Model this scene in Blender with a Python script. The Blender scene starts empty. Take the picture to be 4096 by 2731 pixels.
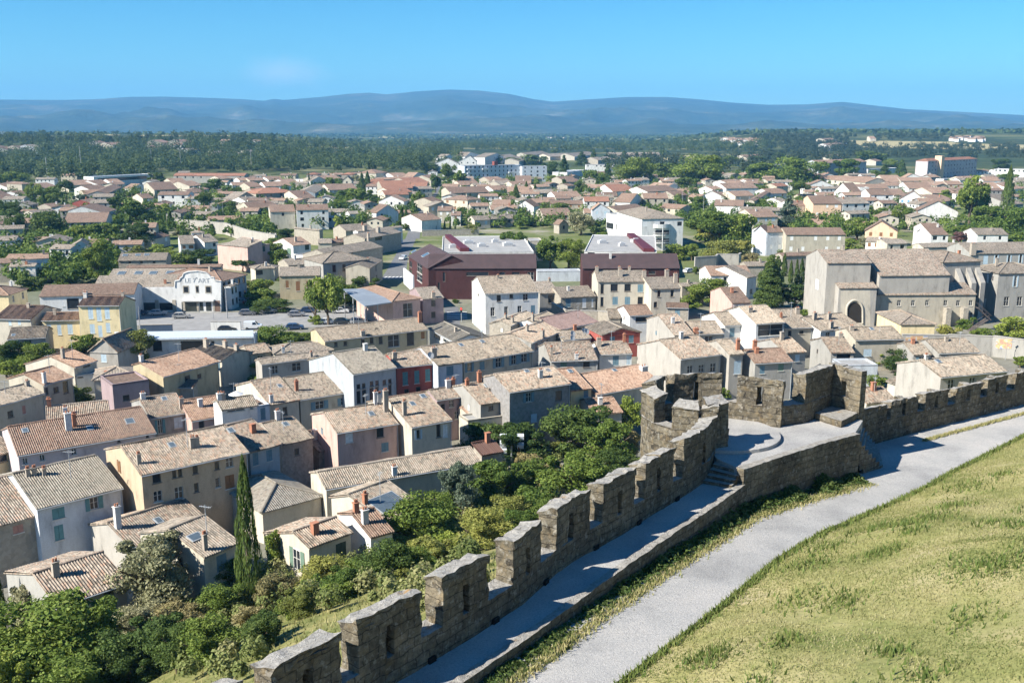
import bpy, math, random
import numpy as np
from mathutils import Vector
random.seed(5); rng = np.random.default_rng(5)
S = bpy.context.scene; C = S.collection
# ---------------- camera, sky, sun, exposure ----------------
H = 46.0; PITCH = math.radians(12.19); F = 3982.2
cam = bpy.data.cameras.new("camera"); cam.lens = 35.0; cam.sensor_width = 36.0; cam.clip_start = .5; cam.clip_end = 60000
camo = bpy.data.objects.new("camera", cam); C.objects.link(camo)
camo.location = (0, 0, H); camo.rotation_euler = (math.pi/2 - PITCH, 0, 0); S.camera = camo
SUN_EL = math.radians(37.5); SUN_AZ = (-.89, -.456)
W = bpy.data.worlds.new("World"); S.world = W; W.use_nodes = True
wn = W.node_tree.nodes; wl = W.node_tree.links
bg = wn['Background']; bg.inputs['Strength'].default_value = .06
sky = wn.new('ShaderNodeTexSky'); sky.sky_type = 'NISHITA'; sky.sun_disc = False
sky.sun_elevation = SUN_EL; sky.sun_rotation = math.atan2(SUN_AZ[0], SUN_AZ[1]) % (2*math.pi)
sky.altitude = 150; sky.air_density = 1.0; sky.dust_density = .05; sky.ozone_density = 4.0
hs = wn.new('ShaderNodeHueSaturation'); hs.inputs['Saturation'].default_value = 1.3; hs.inputs['Hue'].default_value = .495
wl.new(sky.outputs[0], hs.inputs['Color'])
# one faint low cloud
tc = wn.new('ShaderNodeTexCoord'); mp = wn.new('ShaderNodeMapping'); mp.vector_type = 'POINT'
cd = Vector((-.215, .975, .049)).normalized()
dist = wn.new('ShaderNodeVectorMath'); dist.operation = 'SUBTRACT'; dist.inputs[1].default_value = cd
scl = wn.new('ShaderNodeVectorMath'); scl.operation = 'MULTIPLY'; scl.inputs[1].default_value = (32, 32, 75)
ln = wn.new('ShaderNodeVectorMath'); ln.operation = 'LENGTH'
wl.new(tc.outputs['Generated'], dist.inputs[0]); wl.new(dist.outputs[0], scl.inputs[0]); wl.new(scl.outputs[0], ln.inputs[0])
nz = wn.new('ShaderNodeTexNoise'); nz.inputs['Scale'].default_value = 45; nz.inputs['Detail'].default_value = 5; wl.new(tc.outputs['Generated'], nz.inputs['Vector'])
m1 = wn.new('ShaderNodeMath'); m1.operation = 'MULTIPLY_ADD'; m1.inputs[1].default_value = 1.6; wl.new(nz.outputs[0], m1.inputs[0]); wl.new(ln.outputs['Value'], m1.inputs[2])
mr = wn.new('ShaderNodeMapRange'); mr.inputs[1].default_value = 2.2; mr.inputs[2].default_value = .9; mr.inputs[3].default_value = 0; mr.inputs[4].default_value = .35; wl.new(m1.outputs[0], mr.inputs[0])
tint = wn.new('ShaderNodeMixRGB'); tint.blend_type = 'MULTIPLY'; tint.inputs[0].default_value = 1; tint.inputs[2].default_value = (.46, .82, .97, 1); wl.new(hs.outputs[0], tint.inputs[1])
mx = wn.new('ShaderNodeMixRGB'); wl.new(mr.outputs[0], mx.inputs[0]); wl.new(tint.outputs[0], mx.inputs[1]); mx.inputs[2].default_value = (7, 7.2, 8, 1)
wl.new(mx.outputs[0], bg.inputs['Color'])
sl = bpy.data.lights.new("sun", 'SUN'); sl.energy = 4.4; sl.angle = math.radians(.53); sl.color = (1, .945, .85)
so = bpy.data.objects.new("sun", sl); C.objects.link(so)
sd = Vector((SUN_AZ[0]*math.cos(SUN_EL), SUN_AZ[1]*math.cos(SUN_EL), math.sin(SUN_EL)))
so.rotation_euler = (-sd).to_track_quat('-Z', 'Y').to_euler(); so.location = (-60, -20, 120)
S.view_settings.view_transform = 'Standard'; S.view_settings.look = 'None'; S.view_settings.gamma = 1; S.view_settings.exposure = 1.36
S.cycles.volume_bounces = 0; S.cycles.max_bounces = 6; S.cycles.transparent_max_bounces = 6
# ---------------- helpers ----------------
TL = {'a0':(0,300),'a1':(1000,300),'a2':(2000,300),'a3':(3000,300),'b0':(0,950),'b1':(1000,950),'b2':(2000,950),'b3':(3000,950),
 'c0':(0,1500),'c1':(1000,1400),'c2':(2000,1400),'c3':(3000,1400),'d0':(0,1998),'d1':(1000,1998),'d2':(2000,1998),'d3':(3000,1998)}
CP, SP = math.cos(PITCH), math.sin(PITCH)
def ray(t, x, y):
    o = TL[t]; X = o[0] + x*.46769; Y = o[1] + y*.46769
    a = (X - 2048)/F; b = (1365.5 - Y)/F
    return Vector((a, CP + b*SP, -SP + b*CP))
CAM = Vector((0, 0, H))
def atz(t, x, y, z):
    r = ray(t, x, y); return CAM + r*((z - H)/r.z)
WL = [(-25,-5),(-12,12.8),(-6.2,20.6),(-3.04,24.68),(1.85,31.9),(5.46,36.5),(8.5,40.43),(9.5,43),(13,46.5),(16.3,48.4),(31,58),(62,77.6),(110,108)]
def wall_dist(x, y):
    best = 1e9; sg = 1
    for (ax,ay),(bx,by) in zip(WL, WL[1:]):
        dx, dy = bx-ax, by-ay; L2 = dx*dx+dy*dy
        t = max(0, min(1, ((x-ax)*dx+(y-ay)*dy)/L2))
        d = math.hypot(x-ax-t*dx, y-ay-t*dy)
        if d < best: best = d; sg = 1 if (dx*(y-ay)-dy*(x-ax)) > 0 else -1
    return best*sg
PROF = [(-1,27),(2,26),(8,23),(45,6.5),(75,1.5),(110,0)]
def lerp_tab(tab, v):
    if v <= tab[0][0]: return tab[0][1]
    for (a,b),(c,d) in zip(tab, tab[1:]):
        if v <= c: return b + (d-b)*(v-a)/(c-a)
    return tab[-1][1]
def sstep(a, b, v):
    t = max(0, min(1, (v-a)/(b-a))); return t*t*(3-2*t)
def terrain(x, y):
    d = math.hypot(x, y)
    if d < 260:
        s = wall_dist(x, y)
        if s < -1: return 28.2
        return lerp_tab(PROF, s)
    z = 0.0
    if y > 800:   # low wooded rise on the left, dry plateau on the right
        az = x/y
        z += 27*sstep(1050, 1650, y)*(1-sstep(2300, 3200, y))*(1-sstep(-.26, -.12, az))
        z += 30*sstep(1500, 2300, y)*(1-sstep(3200, 4500, y))*sstep(.12, .26, az)
    return z
def zpath(x, y):   # the gravel path sinks gently away from the camera
    return 30.9 - 1.3*max(0, min(1, (x*.62 + y*.78 - 22)/24))
def tag(o, label=None, cat=None, group=None, kind=None):
    if label: o['label'] = label
    if cat: o['category'] = cat
    if group: o['group'] = group
    if kind: o['kind'] = kind
    return o
def empty(name, loc, label=None, cat=None, group=None):
    o = bpy.data.objects.new(name, None); C.objects.link(o); o.location = loc; o.empty_display_size = .5
    return tag(o, label, cat, group)
class MB:
    def __init__(s): s.v = []; s.f = []; s.m = []; s.uv = []
    def face(s, pts, m=0, uv=None):
        i = len(s.v); s.v += [tuple(p) for p in pts]; s.f.append(list(range(i, i+len(pts)))); s.m.append(m)
        s.uv += uv if uv else [(0, 0)]*len(pts)
    def box(s, o, ax, ay, az, m=0):   # origin corner and three edge vectors
        o, ax, ay, az = Vector(o), Vector(ax), Vector(ay), Vector(az)
        p = [o, o+ax, o+ax+ay, o+ay, o+az, o+ax+az, o+ax+ay+az, o+ay+az]
        for q in ((3,2,1,0),(4,5,6,7),(0,1,5,4),(1,2,6,5),(2,3,7,6),(3,0,4,7)): s.face([p[k] for k in q], m)
    def cbox(s, c, dx, dy, dz, rz=0, m=0):   # box standing on c
        a = Vector((math.cos(rz), math.sin(rz), 0)); b = Vector((-a.y, a.x, 0))
        s.box(Vector(c) - a*dx/2 - b*dy/2, a*dx, b*dy, Vector((0,0,dz)), m)
    def tube(s, p, q, r0, r1=None, n=8, m=0, cap=True):
        p, q = Vector(p), Vector(q); r1 = r0 if r1 is None else r1; d = (q-p).normalized()
        a = d.orthogonal().normalized(); b = d.cross(a)
        P = [p + (a*math.cos(k*2*math.pi/n) + b*math.sin(k*2*math.pi/n))*r0 for k in range(n)]
        Q = [q + (a*math.cos(k*2*math.pi/n) + b*math.sin(k*2*math.pi/n))*r1 for k in range(n)]
        for k in range(n): s.face([P[k], P[(k+1)%n], Q[(k+1)%n], Q[k]], m)
        if cap: s.face(P[::-1], m); s.face(Q, m)
    def prism(s, poly, z0, z1, m=0):
        a = [Vector((p[0], p[1], z0)) for p in poly]; b = [Vector((p[0], p[1], z1)) for p in poly]; n = len(poly)
        ar = sum(poly[i][0]*poly[(i+1)%n][1]-poly[(i+1)%n][0]*poly[i][1] for i in range(n))
        if ar < 0: a.reverse(); b.reverse()
        s.face(a[::-1], m); s.face(b, m)
        for k in range(n): s.face([a[k], a[(k+1)%n], b[(k+1)%n], b[k]], m)
    def build(s, name, mats, parent=None, org=None, smooth=False):
        me = bpy.data.meshes.new(name); v = np.array(s.v, dtype=np.float64).reshape(-1, 3)
        if org is not None: v = v - np.array(org)
        me.from_pydata(v.tolist(), [], s.f)
        if not isinstance(mats, (list, tuple)): mats = [mats]
        for mm in mats: me.materials.append(mm)
        me.polygons.foreach_set('material_index', s.m)
        u = me.uv_layers.new(name='UVMap'); u.data.foreach_set('uv', np.array(s.uv, dtype=np.float32).ravel())
        if smooth: me.polygons.foreach_set('use_smooth', [True]*len(s.f))
        o = bpy.data.objects.new(name, me); C.objects.link(o)
        if parent is not None: o.parent = parent
        return o
# ---------------- materials ----------------
MATS = {}
def newmat(name, rough=.85, spec=.3):
    m = bpy.data.materials.new(name); m.use_nodes = True; n = m.node_tree.nodes
    b = n['Principled BSDF']; b.inputs['Roughness'].default_value = rough; b.inputs['Specular IOR Level'].default_value = spec
    return m, m.node_tree.nodes, m.node_tree.links, b
def N(n, t, **k):
    o = n.new(t)
    for a, b in k.items(): setattr(o, a, b)
    return o
def noise(n, l, vec, scale, detail=4, rough=.6):
    t = n.new('ShaderNodeTexNoise'); t.inputs['Scale'].default_value = scale; t.inputs['Detail'].default_value = detail; t.inputs['Roughness'].default_value = rough
    if vec is not None: l.new(vec, t.inputs['Vector'])
    return t.outputs['Fac']
def ramp(n, l, fac, stops):
    r = n.new('ShaderNodeValToRGB'); e = r.color_ramp.elements
    while len(e) < len(stops): e.new(.5)
    for q, (p, c) in zip(e, stops): q.position = p; q.color = (*c, 1) if len(c) == 3 else c
    l.new(fac, r.inputs[0]); return r.outputs[0]
def mixc(n, l, fac, a, b, mode='MIX'):
    x = n.new('ShaderNodeMixRGB'); x.blend_type = mode
    for s, v in ((0, fac), (1, a), (2, b)):
        if isinstance(v, (int, float)): x.inputs[s].default_value = v
        elif isinstance(v, tuple): x.inputs[s].default_value = (*v, 1)
        else: l.new(v, x.inputs[s])
    return x.outputs[0]
def bump(n, l, b, hgt, strength=.4, distance=.05):
    x = n.new('ShaderNodeBump'); x.inputs['Strength'].default_value = strength; x.inputs['Distance'].default_value = distance
    l.new(hgt, x.inputs['Height']); l.new(x.outputs[0], b.inputs['Normal'])
def mul(c, k): return tuple(min(.95, v*k) for v in c)
def geo_pos(n): return n.new('ShaderNodeNewGeometry').outputs['Position']
WC = {'white':(0.650,0.644,0.615),'cream':(0.522,0.476,0.389),'ochre':(0.487,0.383,0.267),'yellow':(0.696,0.580,0.348),'beige':(0.441,0.400,0.319),'grey':(0.336,0.325,0.296),
 'bluegrey':(0.394,0.418,0.429),'stone':(0.348,0.313,0.255),'pink':(0.557,0.383,0.325),'red':(0.348,0.099,0.081),'burg':(0.080,0.034,0.033),'mauve':(0.325,0.249,0.249),
 'peach':(0.719,0.510,0.348),'lilac':(0.487,0.429,0.429),'olive':(0.464,0.394,0.255),'dark':(0.255,0.244,0.232),'bluewhite':(0.534,0.568,0.603),'concrete':(0.383,0.360,0.319)}
def wallmat(k):
    key = 'wall_'+k
    if key in MATS: return MATS[key]
    m, n, l, b = newmat(key, .9, .2); c = WC[k]; p = geo_pos(n)
    mp = N(n, 'ShaderNodeMapping'); mp.inputs['Scale'].default_value = (1, 1, .35); l.new(p, mp.inputs[0])
    f1 = noise(n, l, mp.outputs[0], .9, 6, .65); f2 = noise(n, l, p, 9, 4, .7)
    c1 = ramp(n, l, f1, [(.30, mul(c, .66)), (.45, mul(c,.95)), (.7, mul(c, 1.12))])
    c2 = ramp(n, l, f2, [(.3, (.80,.79,.77)), (.6, (1,1,1))])
    l.new(mixc(n, l, .8, c1, c2, 'MULTIPLY'), b.inputs['Base Color'])
    if k == 'burg':
        w = N(n, 'ShaderNodeTexWave'); w.bands_direction = 'X'; w.inputs['Scale'].default_value = 1.6; l.new(p, w.inputs[0]); bump(n, l, b, w.outputs['Fac'], .6, .1)
    elif k in ('stone', 'dark'):
        v = N(n, 'ShaderNodeTexVoronoi'); v.inputs['Scale'].default_value = 2.6; l.new(p, v.inputs['Vector']); bump(n, l, b, v.outputs['Distance'], .5, .08)
        hsv = mixc(n, l, .5, mixc(n, l, .8, c1, c2, 'MULTIPLY'), ramp(n, l, v.outputs['Color'], [(.1, mul(c, .7)), (.9, mul(c, 1.3))])); l.new(hsv, b.inputs['Base Color'])
    else: bump(n, l, b, f2, .25, .03)
    MATS[key] = m; return m
RC = {'tan':[(.11,.095,.075),(.25,.21,.165),(.40,.335,.265),(.31,.225,.165)],'orange':[(.19,.12,.085),(.32,.20,.14),(.43,.295,.215),(.31,.17,.11)],
 'brown':[(.13,.09,.065),(.23,.15,.11),(.31,.215,.16),(.26,.145,.10)],'red':[(.24,.10,.065),(.34,.15,.095),(.38,.20,.13),(.31,.12,.075)],
 'grey':[(.16,.14,.115),(.26,.23,.185),(.33,.295,.24),(.27,.22,.175)],'mauve':[(.16,.11,.10),(.21,.145,.135),(.24,.165,.15),(.2,.13,.11)],
 'mix':[(.11,.09,.07),(.25,.20,.155),(.42,.345,.27),(.34,.20,.135)]}
def roofmat(k):
    key = 'roof_'+k
    if key in MATS: return MATS[key]
    m, n, l, b = newmat(key, .9, .2)
    if k == 'burg':
        b.inputs['Base Color'].default_value = (.095,.055,.06,1); b.inputs['Roughness'].default_value = .65; b.inputs['Specular IOR Level'].default_value = .25
        u = N(n, 'ShaderNodeUVMap'); w = N(n, 'ShaderNodeTexWave'); w.bands_direction = 'X'; w.inputs['Scale'].default_value = 1.1; l.new(u.outputs[0], w.inputs[0]); bump(n, l, b, w.outputs['Fac'], .8, .1)
        f = noise(n, l, u.outputs[0], .5, 5); l.new(ramp(n, l, f, [(.3, (.066,.045,.044)), (.7, (.09,.058,.057))]), b.inputs['Base Color'])
    elif k in ('flat', 'metal', 'bluemetal', 'rust'):
        c = {'flat':(.33,.325,.31),'metal':(.40,.42,.43),'bluemetal':(.27,.30,.33),'rust':(.115,.065,.05)}[k]; p = geo_pos(n)
        f = noise(n, l, p, .35, 6); l.new(ramp(n, l, f, [(.3, mul(c, .8)), (.7, mul(c, 1.1))]), b.inputs['Base Color'])
        if k != 'flat':
            u = N(n, 'ShaderNodeUVMap'); w = N(n, 'ShaderNodeTexWave'); w.bands_direction = 'X'; w.inputs['Scale'].default_value = 1.0; l.new(u.outputs[0], w.inputs[0]); bump(n, l, b, w.outputs['Fac'], .6, .08); b.inputs['Roughness'].default_value = .5
    else:
        cs = RC[k]; u = N(n, 'ShaderNodeUVMap'); sep = N(n, 'ShaderNodeSeparateXYZ'); l.new(u.outputs[0], sep.inputs[0])
        def fl(o, d):
            a = N(n, 'ShaderNodeMath', operation='DIVIDE'); l.new(o, a.inputs[0]); a.inputs[1].default_value = d
            f = N(n, 'ShaderNodeMath', operation='FLOOR'); l.new(a.outputs[0], f.inputs[0]); return a.outputs[0], f.outputs[0]
        au, fu = fl(sep.outputs[0], .24); av, fv = fl(sep.outputs[1], .36)
        oi = N(n, 'ShaderNodeObjectInfo')
        cmb = N(n, 'ShaderNodeCombineXYZ'); l.new(fu, cmb.inputs[0]); l.new(fv, cmb.inputs[1]); l.new(oi.outputs['Random'], cmb.inputs[2])
        wn_ = N(n, 'ShaderNodeTexWhiteNoise'); l.new(cmb.outputs[0], wn_.inputs['Vector'])
        tile = ramp(n, l, wn_.outputs['Value'], [(.0, cs[0]), (.25, cs[1]), (.72, cs[2]), (.93, cs[3])])
        p = geo_pos(n); big = noise(n, l, p, .22, 5, .65); fine = noise(n, l, p, 2.5, 4, .7)
        lich = ramp(n, l, big, [(.35, mul(cs[1], .8)), (.5, cs[1]), (.65, mul(cs[2], 1.05))])
        col = mixc(n, l, .30, tile, lich)
        dirt = ramp(n, l, fine, [(.32, (.42,.40,.37)), (.5, (1,1,1))])
        col = mixc(n, l, .75, col, dirt, 'MULTIPLY')
        hv = N(n, 'ShaderNodeHueSaturation'); hv.inputs['Saturation'].default_value = .93; hv.inputs['Hue'].default_value = .505; l.new(col, hv.inputs['Color'])
        mr2 = N(n, 'ShaderNodeMapRange'); l.new(oi.outputs['Random'], mr2.inputs[0]); mr2.inputs[3].default_value = .82; mr2.inputs[4].default_value = 1.12; l.new(mr2.outputs[0], hv.inputs['Value'])
        l.new(hv.outputs[0], b.inputs['Base Color'])
        # tile profile: round columns and stepped courses
        fr = N(n, 'ShaderNodeMath', operation='FRACT'); l.new(av, fr.inputs[0])
        sn = N(n, 'ShaderNodeMath', operation='MULTIPLY'); l.new(au, sn.inputs[0]); sn.inputs[1].default_value = 2*math.pi
        s2 = N(n, 'ShaderNodeMath', operation='SINE'); l.new(sn.outputs[0], s2.inputs[0])
        ad = N(n, 'ShaderNodeMath', operation='MULTIPLY_ADD'); l.new(fr.outputs[0], ad.inputs[0]); ad.inputs[1].default_value = -.6; l.new(s2.outputs[0], ad.inputs[2])
        bump(n, l, b, ad.outputs[0], .75, .045)
    MATS[key] = m; return m
def plain(key, c, rough=.7, spec=.3, metal=0, var=.15, scale=3):
    if key in MATS: return MATS[key]
    m, n, l, b = newmat(key, rough, spec); b.inputs['Metallic'].default_value = metal
    f = noise(n, l, geo_pos(n), scale, 4); l.new(ramp(n, l, f, [(.3, mul(c, 1-var)), (.7, mul(c, 1+var))]), b.inputs['Base Color'])
    MATS[key] = m; return m
GLASS = plain('window_glass', (.022,.026,.032), .12, .6)
FRAME = plain('window_frame_paint', (.55,.53,.48), .6)
SHC = {'b':(.13,.22,.27),'t':(.10,.23,.25),'pb':(.42,.52,.58),'g':(.13,.20,.15),'dg':(.035,.06,.045),'w':(.68,.68,.66),'r':(.28,.04,.045),'br':(.22,.11,.05),'lb':(.16,.33,.48),'pk':(.38,.20,.16)}
def shmat(k): return plain('shutter_'+k, SHC[k], .65)
BRICK = plain('chimney_render', (.36,.31,.25), .9); CPOT = plain('chimney_clay', (.38,.17,.10), .9); CWHITE = plain('chimney_white', (.58,.56,.52), .9)
GUT = plain('gutter_zinc', (.36,.38,.39), .5)
# ---------------- house builder ----------------
Z = Vector((0,0,1)); HOUSES = []; AUTO = []
def roof_slab(mb, e0, e1, r1, r0, near, th=.13, uoff=0):
    """one roof slope: eave left/right, ridge right/left; top is a wave of tile columns when near"""
    e0, e1, r1, r0 = map(Vector, (e0, e1, r1, r0)); t = Vector((0,0,-th))
    w = (e1-e0).length; ln = ((r0-e0).length + (r1-e1).length)/2; ud = (e1-e0).normalized()
    def uvp(p):
        d = p-e0; a = d.dot(ud); return (a+uoff, (d - ud*a).length)
    nrm = (e1-e0).cross(r0-e0) if (r0-e0).length > .01 else (e1-e0).cross(r1-e0)
    nrm.normalize(); nrm = nrm if nrm.z > 0 else -nrm
    quad = (r1-r0).length > .8*w
    if near and quad:
        n = max(8, int(w/.24)*5); nv = max(1, int(ln/1.2)); prev = None; wob = random.random()*9
        rows = []
        for j in range(nv+1):
            row = []; fj = j/nv
            for i in range(n+1):
                f = i/n; p = e0.lerp(e1, f).lerp(r0.lerp(r1, f), fj); a = f*w
                s = .055*math.sin(2*math.pi*a/.24) + .035*math.sin(a*.9+fj*2+wob) + .02*math.sin(a*2.3+fj*5+wob*2)
                row.append((p + nrm*(s+.05), (a+uoff, fj*ln)))
            rows.append(row)
        for a, b in zip(rows, rows[1:]):
            for i in range(n): mb.face([a[i][0], a[i+1][0], b[i+1][0], b[i][0]], 0, [a[i][1], a[i+1][1], b[i+1][1], b[i][1]])
        a = rows[0]
        for i in range(n): mb.face([a[i][0]-nrm*.10, a[i+1][0]-nrm*.10, a[i+1][0], a[i][0]], 0, [a[i][1]]*4)
    else:
        P = [e0, e1, r1, r0] if (r1-r0).length > .05 else [e0, e1, r0]
        mb.face(P, 0, [uvp(p) for p in P])
    P = [e0, e1, r1, r0] if (r1-r0).length > .05 else [e0, e1, r0]
    Q = [p+t for p in P]; mb.face(Q[::-1], 0, [uvp(p) for p in P[::-1]])
    for i in range(len(P)):
        j = (i+1) % len(P); mb.face([Q[i], Q[j], P[j], P[i]], 0, [uvp(P[i]), uvp(P[j]), uvp(P[j]), uvp(P[i])])
def rect_holes(mb, fn, x0, x1, z0, z1, holes, m=0, pane=None, depth=.2):
    """wall rectangle with recessed openings; fn(x, y, z) -> world, y going inwards"""
    xs = sorted({x0, x1, *[v for h in holes for v in (h[0], h[1])]}); zs = sorted({z0, z1, *[v for h in holes for v in (h[2], h[3])]})
    for a, b in zip(xs, xs[1:]):
        for c, d in zip(zs, zs[1:]):
            mxx, mz = (a+b)/2, (c+d)/2
            if any(h[0] < mxx < h[1] and h[2] < mz < h[3] for h in holes): continue
            mb.face([fn(a,0,c), fn(b,0,c), fn(b,0,d), fn(a,0,d)], m)
    for (a, b, c, d) in holes:
        for q in (((a,c),(a,d)), ((b,d),(b,c)), ((a,d),(b,d)), ((b,c),(a,c))):
            (p, r), (s, t) = q
            mb.face([fn(p,0,r), fn(p,depth,r), fn(s,depth,t), fn(s,0,t)], m)
        if pane is not None: mb.face([fn(a,depth,c), fn(b,depth,c), fn(b,depth,d), fn(a,depth,d)], pane)
def make_window(fn, a, b, c, d, kind, root, org, depth=.16, proud=0):
    """a window: surround, bars, pane and shutters; fn(x, y, z)"""
    k, _, col = kind.partition(':')
    def fbx(mb, x0, x1, y0, y1, z0, z1, m=0):
        o = fn(x0, y0, z0); mb.box(o, fn(x1,y0,z0)-o, fn(x0,y1,z0)-o, fn(x0,y0,z1)-o, m)
    w, hh = b-a, d-c; fr = MB(); t = min(.07, w*.12); y0 = depth-.06 if not proud else -.05
    oa, ob = a, b
    for bar in ((oa, oa+t, c, d), (ob-t, ob, c, d), (oa+t, ob-t, c, c+t), (oa+t, ob-t, d-t, d)): fbx(fr, bar[0], bar[1], y0, y0+.05, bar[2], bar[3])
    if k in ('o', 'f') and w > .55:
        m = (a+b)/2; fbx(fr, m-t*.6, m+t*.6, y0, y0+.05, c+t, d-t)
        if hh > 1: fbx(fr, a+t, m-t*.6, y0, y0+.04, c+hh*.55, c+hh*.55+t*.6); fbx(fr, m+t*.6, b-t, y0, y0+.04, c+hh*.55, c+hh*.55+t*.6)
    if not proud: fbx(fr, a-.08, b+.08, -.09, -.004, c-.09, c-.005)
    wo = fr.build('window', FRAME if k != 'd' else plain('window_frame_dark', (.20,.17,.14), .7), root, org)
    pn = MB(); y = y0+.03; pn.face([fn(a+t*.5,y,c+t*.5), fn(b-t*.5,y,c+t*.5), fn(b-t*.5,y,d-t*.5), fn(a+t*.5,y,d-t*.5)])
    pn.build('pane', GLASS, wo, org)
    if k == 'c':
        sh = MB(); m = (a+b)/2
        for (p, q) in ((a, m-.012), (m+.012, b)): fbx(sh, p, q, -.05+(0 if proud else .06), -.055+(.05 if proud else .10), c, d)
        s = sh.build('shutter', shmat(col), wo, org)
    elif k == 'o':
        sw = w*.5
        for (p, q) in ((a-sw-.02, a-.02), (b+.02, b+sw+.02)):
            sh = MB(); fbx(sh, p, q, -.06, -.015, c-.03, d); sh.build('shutter', shmat(col), wo, org)
    return wo
def house(t, A, B, R, h, w='cream', r='tan', label=None, win=(), winL=(), winR=(), ch=(), sk=(), aw=None, bk=None, typ='H', cp=None,
          mono=False, name='house', cat='house', slope=.31, D=None, grp='houses of the town', dist=None, gut=True, tb=None, dz=0, over=.3):
    tb = tb or t
    mA = hit_ground(t, *A, h+dz); mB = hit_ground(tb, *B, h+dz); mid = (mA+mB)/2
    ze = terrain(mid.x, mid.y) + h + dz
    a, b = atz(t, *A, ze), atz(tb, *B, ze); u = (b-a); Wd = u.length; u.normalize()
    n = Vector((u.y, -u.x, 0))
    if n.dot(CAM-a) < 0: n = -n
    slant = (mid-CAM).length; near = slant < 235; far = slant > 300
    zb = -h - dz - 1.2
    s = slope
    fnw = lambda x, y, z: a + u*x - n*y + Z*z
    def depth_of(q):   # depth of a pixel on the eave level
        p = atz(q[2] if len(q) > 2 else t, q[0], q[1], ze); return -(p-a).dot(n)
    if typ == 'H':
        rr = ray(t, *R); k = (-s*((CAM-a).dot(n)) - (H-ze))/(rr.z + s*rr.dot(n)); P = CAM + rr*k
        yr = max(1.2, min(14, -(P-a).dot(n))); rise = s*yr
        Dp = yr if mono else yr + (bk if bk is not None else min(yr, 6.5))
    elif typ == 'X':   # hip
        if cp: Dp = max(3, depth_of(cp))
        elif D: Dp = D
        else:
            rr = ray(t, *R); k = (-s*((CAM-a).dot(n)) - (H-ze))/(rr.z + s*rr.dot(n)); P = CAM + rr*k; Dp = 2*max(1.5, min(9, -(P-a).dot(n)))
    elif typ == 'G':
        rr = ray(t, *R); k = (a-CAM).dot(n)/rr.dot(n); P = CAM + rr*k; xr = max(.2*Wd, min(.8*Wd, (P-a).dot(u))); rise = max(.4, P.z-ze); Dp = D or 9
    else:              # flat
        Dp = D or max(2, min(60, depth_of(R)))
    o = over if typ != 'F' else 0; os_ = .12 if typ == 'H' else o
    cx = a + u*Wd/2 - n*Dp/2; base = Vector((cx.x, cx.y, terrain(cx.x, cx.y)))
    root = empty(name, base, label, cat, grp); org = base
    # roof
    rb = MB(); cap = MB(); uo = random.random()*50
    if typ == 'H':
        e0, e1 = fnw(0,0,0), fnw(Wd,0,0); r0, r1 = fnw(0,yr,rise), fnw(Wd,yr,rise)
        roof_slab(rb, e0, e1, r1, r0, near, uoff=uo)
        zroof = lambda y: s*y if y <= yr else rise - s*(y-yr)
        if not mono: roof_slab(rb, fnw(Wd,Dp,zroof(Dp)), fnw(0,Dp,zroof(Dp)), r0, r1, near, uoff=uo)
        if near:
            for i in range(int(Wd/.4)): rb.tube(fnw(i*.4, yr, rise+.05), fnw(i*.4+.43, yr, rise+.06+.02*random.random()), .13, .15, 6)
    elif typ == 'G':
        rf, rk = fnw(xr,0,rise), fnw(xr,Dp,rise)
        roof_slab(rb, fnw(0,Dp,0), fnw(0,0,0), rf, rk, near, uoff=uo); roof_slab(rb, fnw(Wd,0,0), fnw(Wd,Dp,0), rk, rf, near, uoff=uo)
        if near:
            for i in range(int(Dp/.4)): rb.tube(fnw(xr, i*.4, rise+.05), fnw(xr, i*.4+.43, rise+.07), .13, .15, 6)
    elif typ == 'X':
        m = min(Wd, Dp)/2; rise = s*m
        p00, p10, p11, p01 = fnw(0,0,0), fnw(Wd,0,0), fnw(Wd,Dp,0), fnw(0,Dp,0)
        q0, q1 = (fnw(m,Dp/2,rise), fnw(Wd-m,Dp/2,rise)) if Wd >= Dp else (fnw(Wd/2,m,rise), fnw(Wd/2,Dp-m,rise))
        if Wd >= Dp:
            roof_slab(rb,p00,p10,q1,q0,False,uoff=uo); roof_slab(rb,p10,p11,q1,q1,False,uoff=uo); roof_slab(rb,p11,p01,q0,q1,False,uoff=uo); roof_slab(rb,p01,p00,q0,q0,False,uoff=uo)
        else:
            roof_slab(rb,p00,p10,q0,q0,False,uoff=uo); roof_slab(rb,p10,p11,q1,q0,False,uoff=uo); roof_slab(rb,p11,p01,q1,q1,False,uoff=uo); roof_slab(rb,p01,p00,q0,q1,False,uoff=uo)
        if slant < 330:
            for p, q in ((p00,q0),(p10,q1 if Wd >= Dp else q0),(q0,q1),(p01,q0 if Wd >= Dp else q1)):
                rb.tube(p+Z*.05, q+Z*.06, .14, .14, 6)
    else:
        rb.face([fnw(0,0,-.25), fnw(Wd,0,-.25), fnw(Wd,Dp,-.25), fnw(0,Dp,-.25)], 0, [(0,0),(Wd,0),(Wd,Dp),(0,Dp)])
    ro = rb.build('roof', roofmat(r), root, org)
    # walls
    wb = MB(); x0, x1, y0, y1 = os_, Wd-os_, o, Dp-o
    fw = lambda x, y, z: fnw(x, y0+y, z); fl = lambda x, y, z: fnw(x0+y, Dp-x, z); fr = lambda x, y, z: fnw(x1-y, x, z)
    if typ == 'H': zt = s*y0-.1
    else: zt = -.1 if typ != 'F' else 0
    holes = []; specs = []
    def pix(px, plane):   # pixel -> local on a wall plane
        tt = px[4][3:] if False else t
        return None
    def hit(tt, x, y, p0, nn):
        rr = ray(tt, x, y); k = (p0-CAM).dot(nn)/rr.dot(nn); return CAM + rr*k
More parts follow.
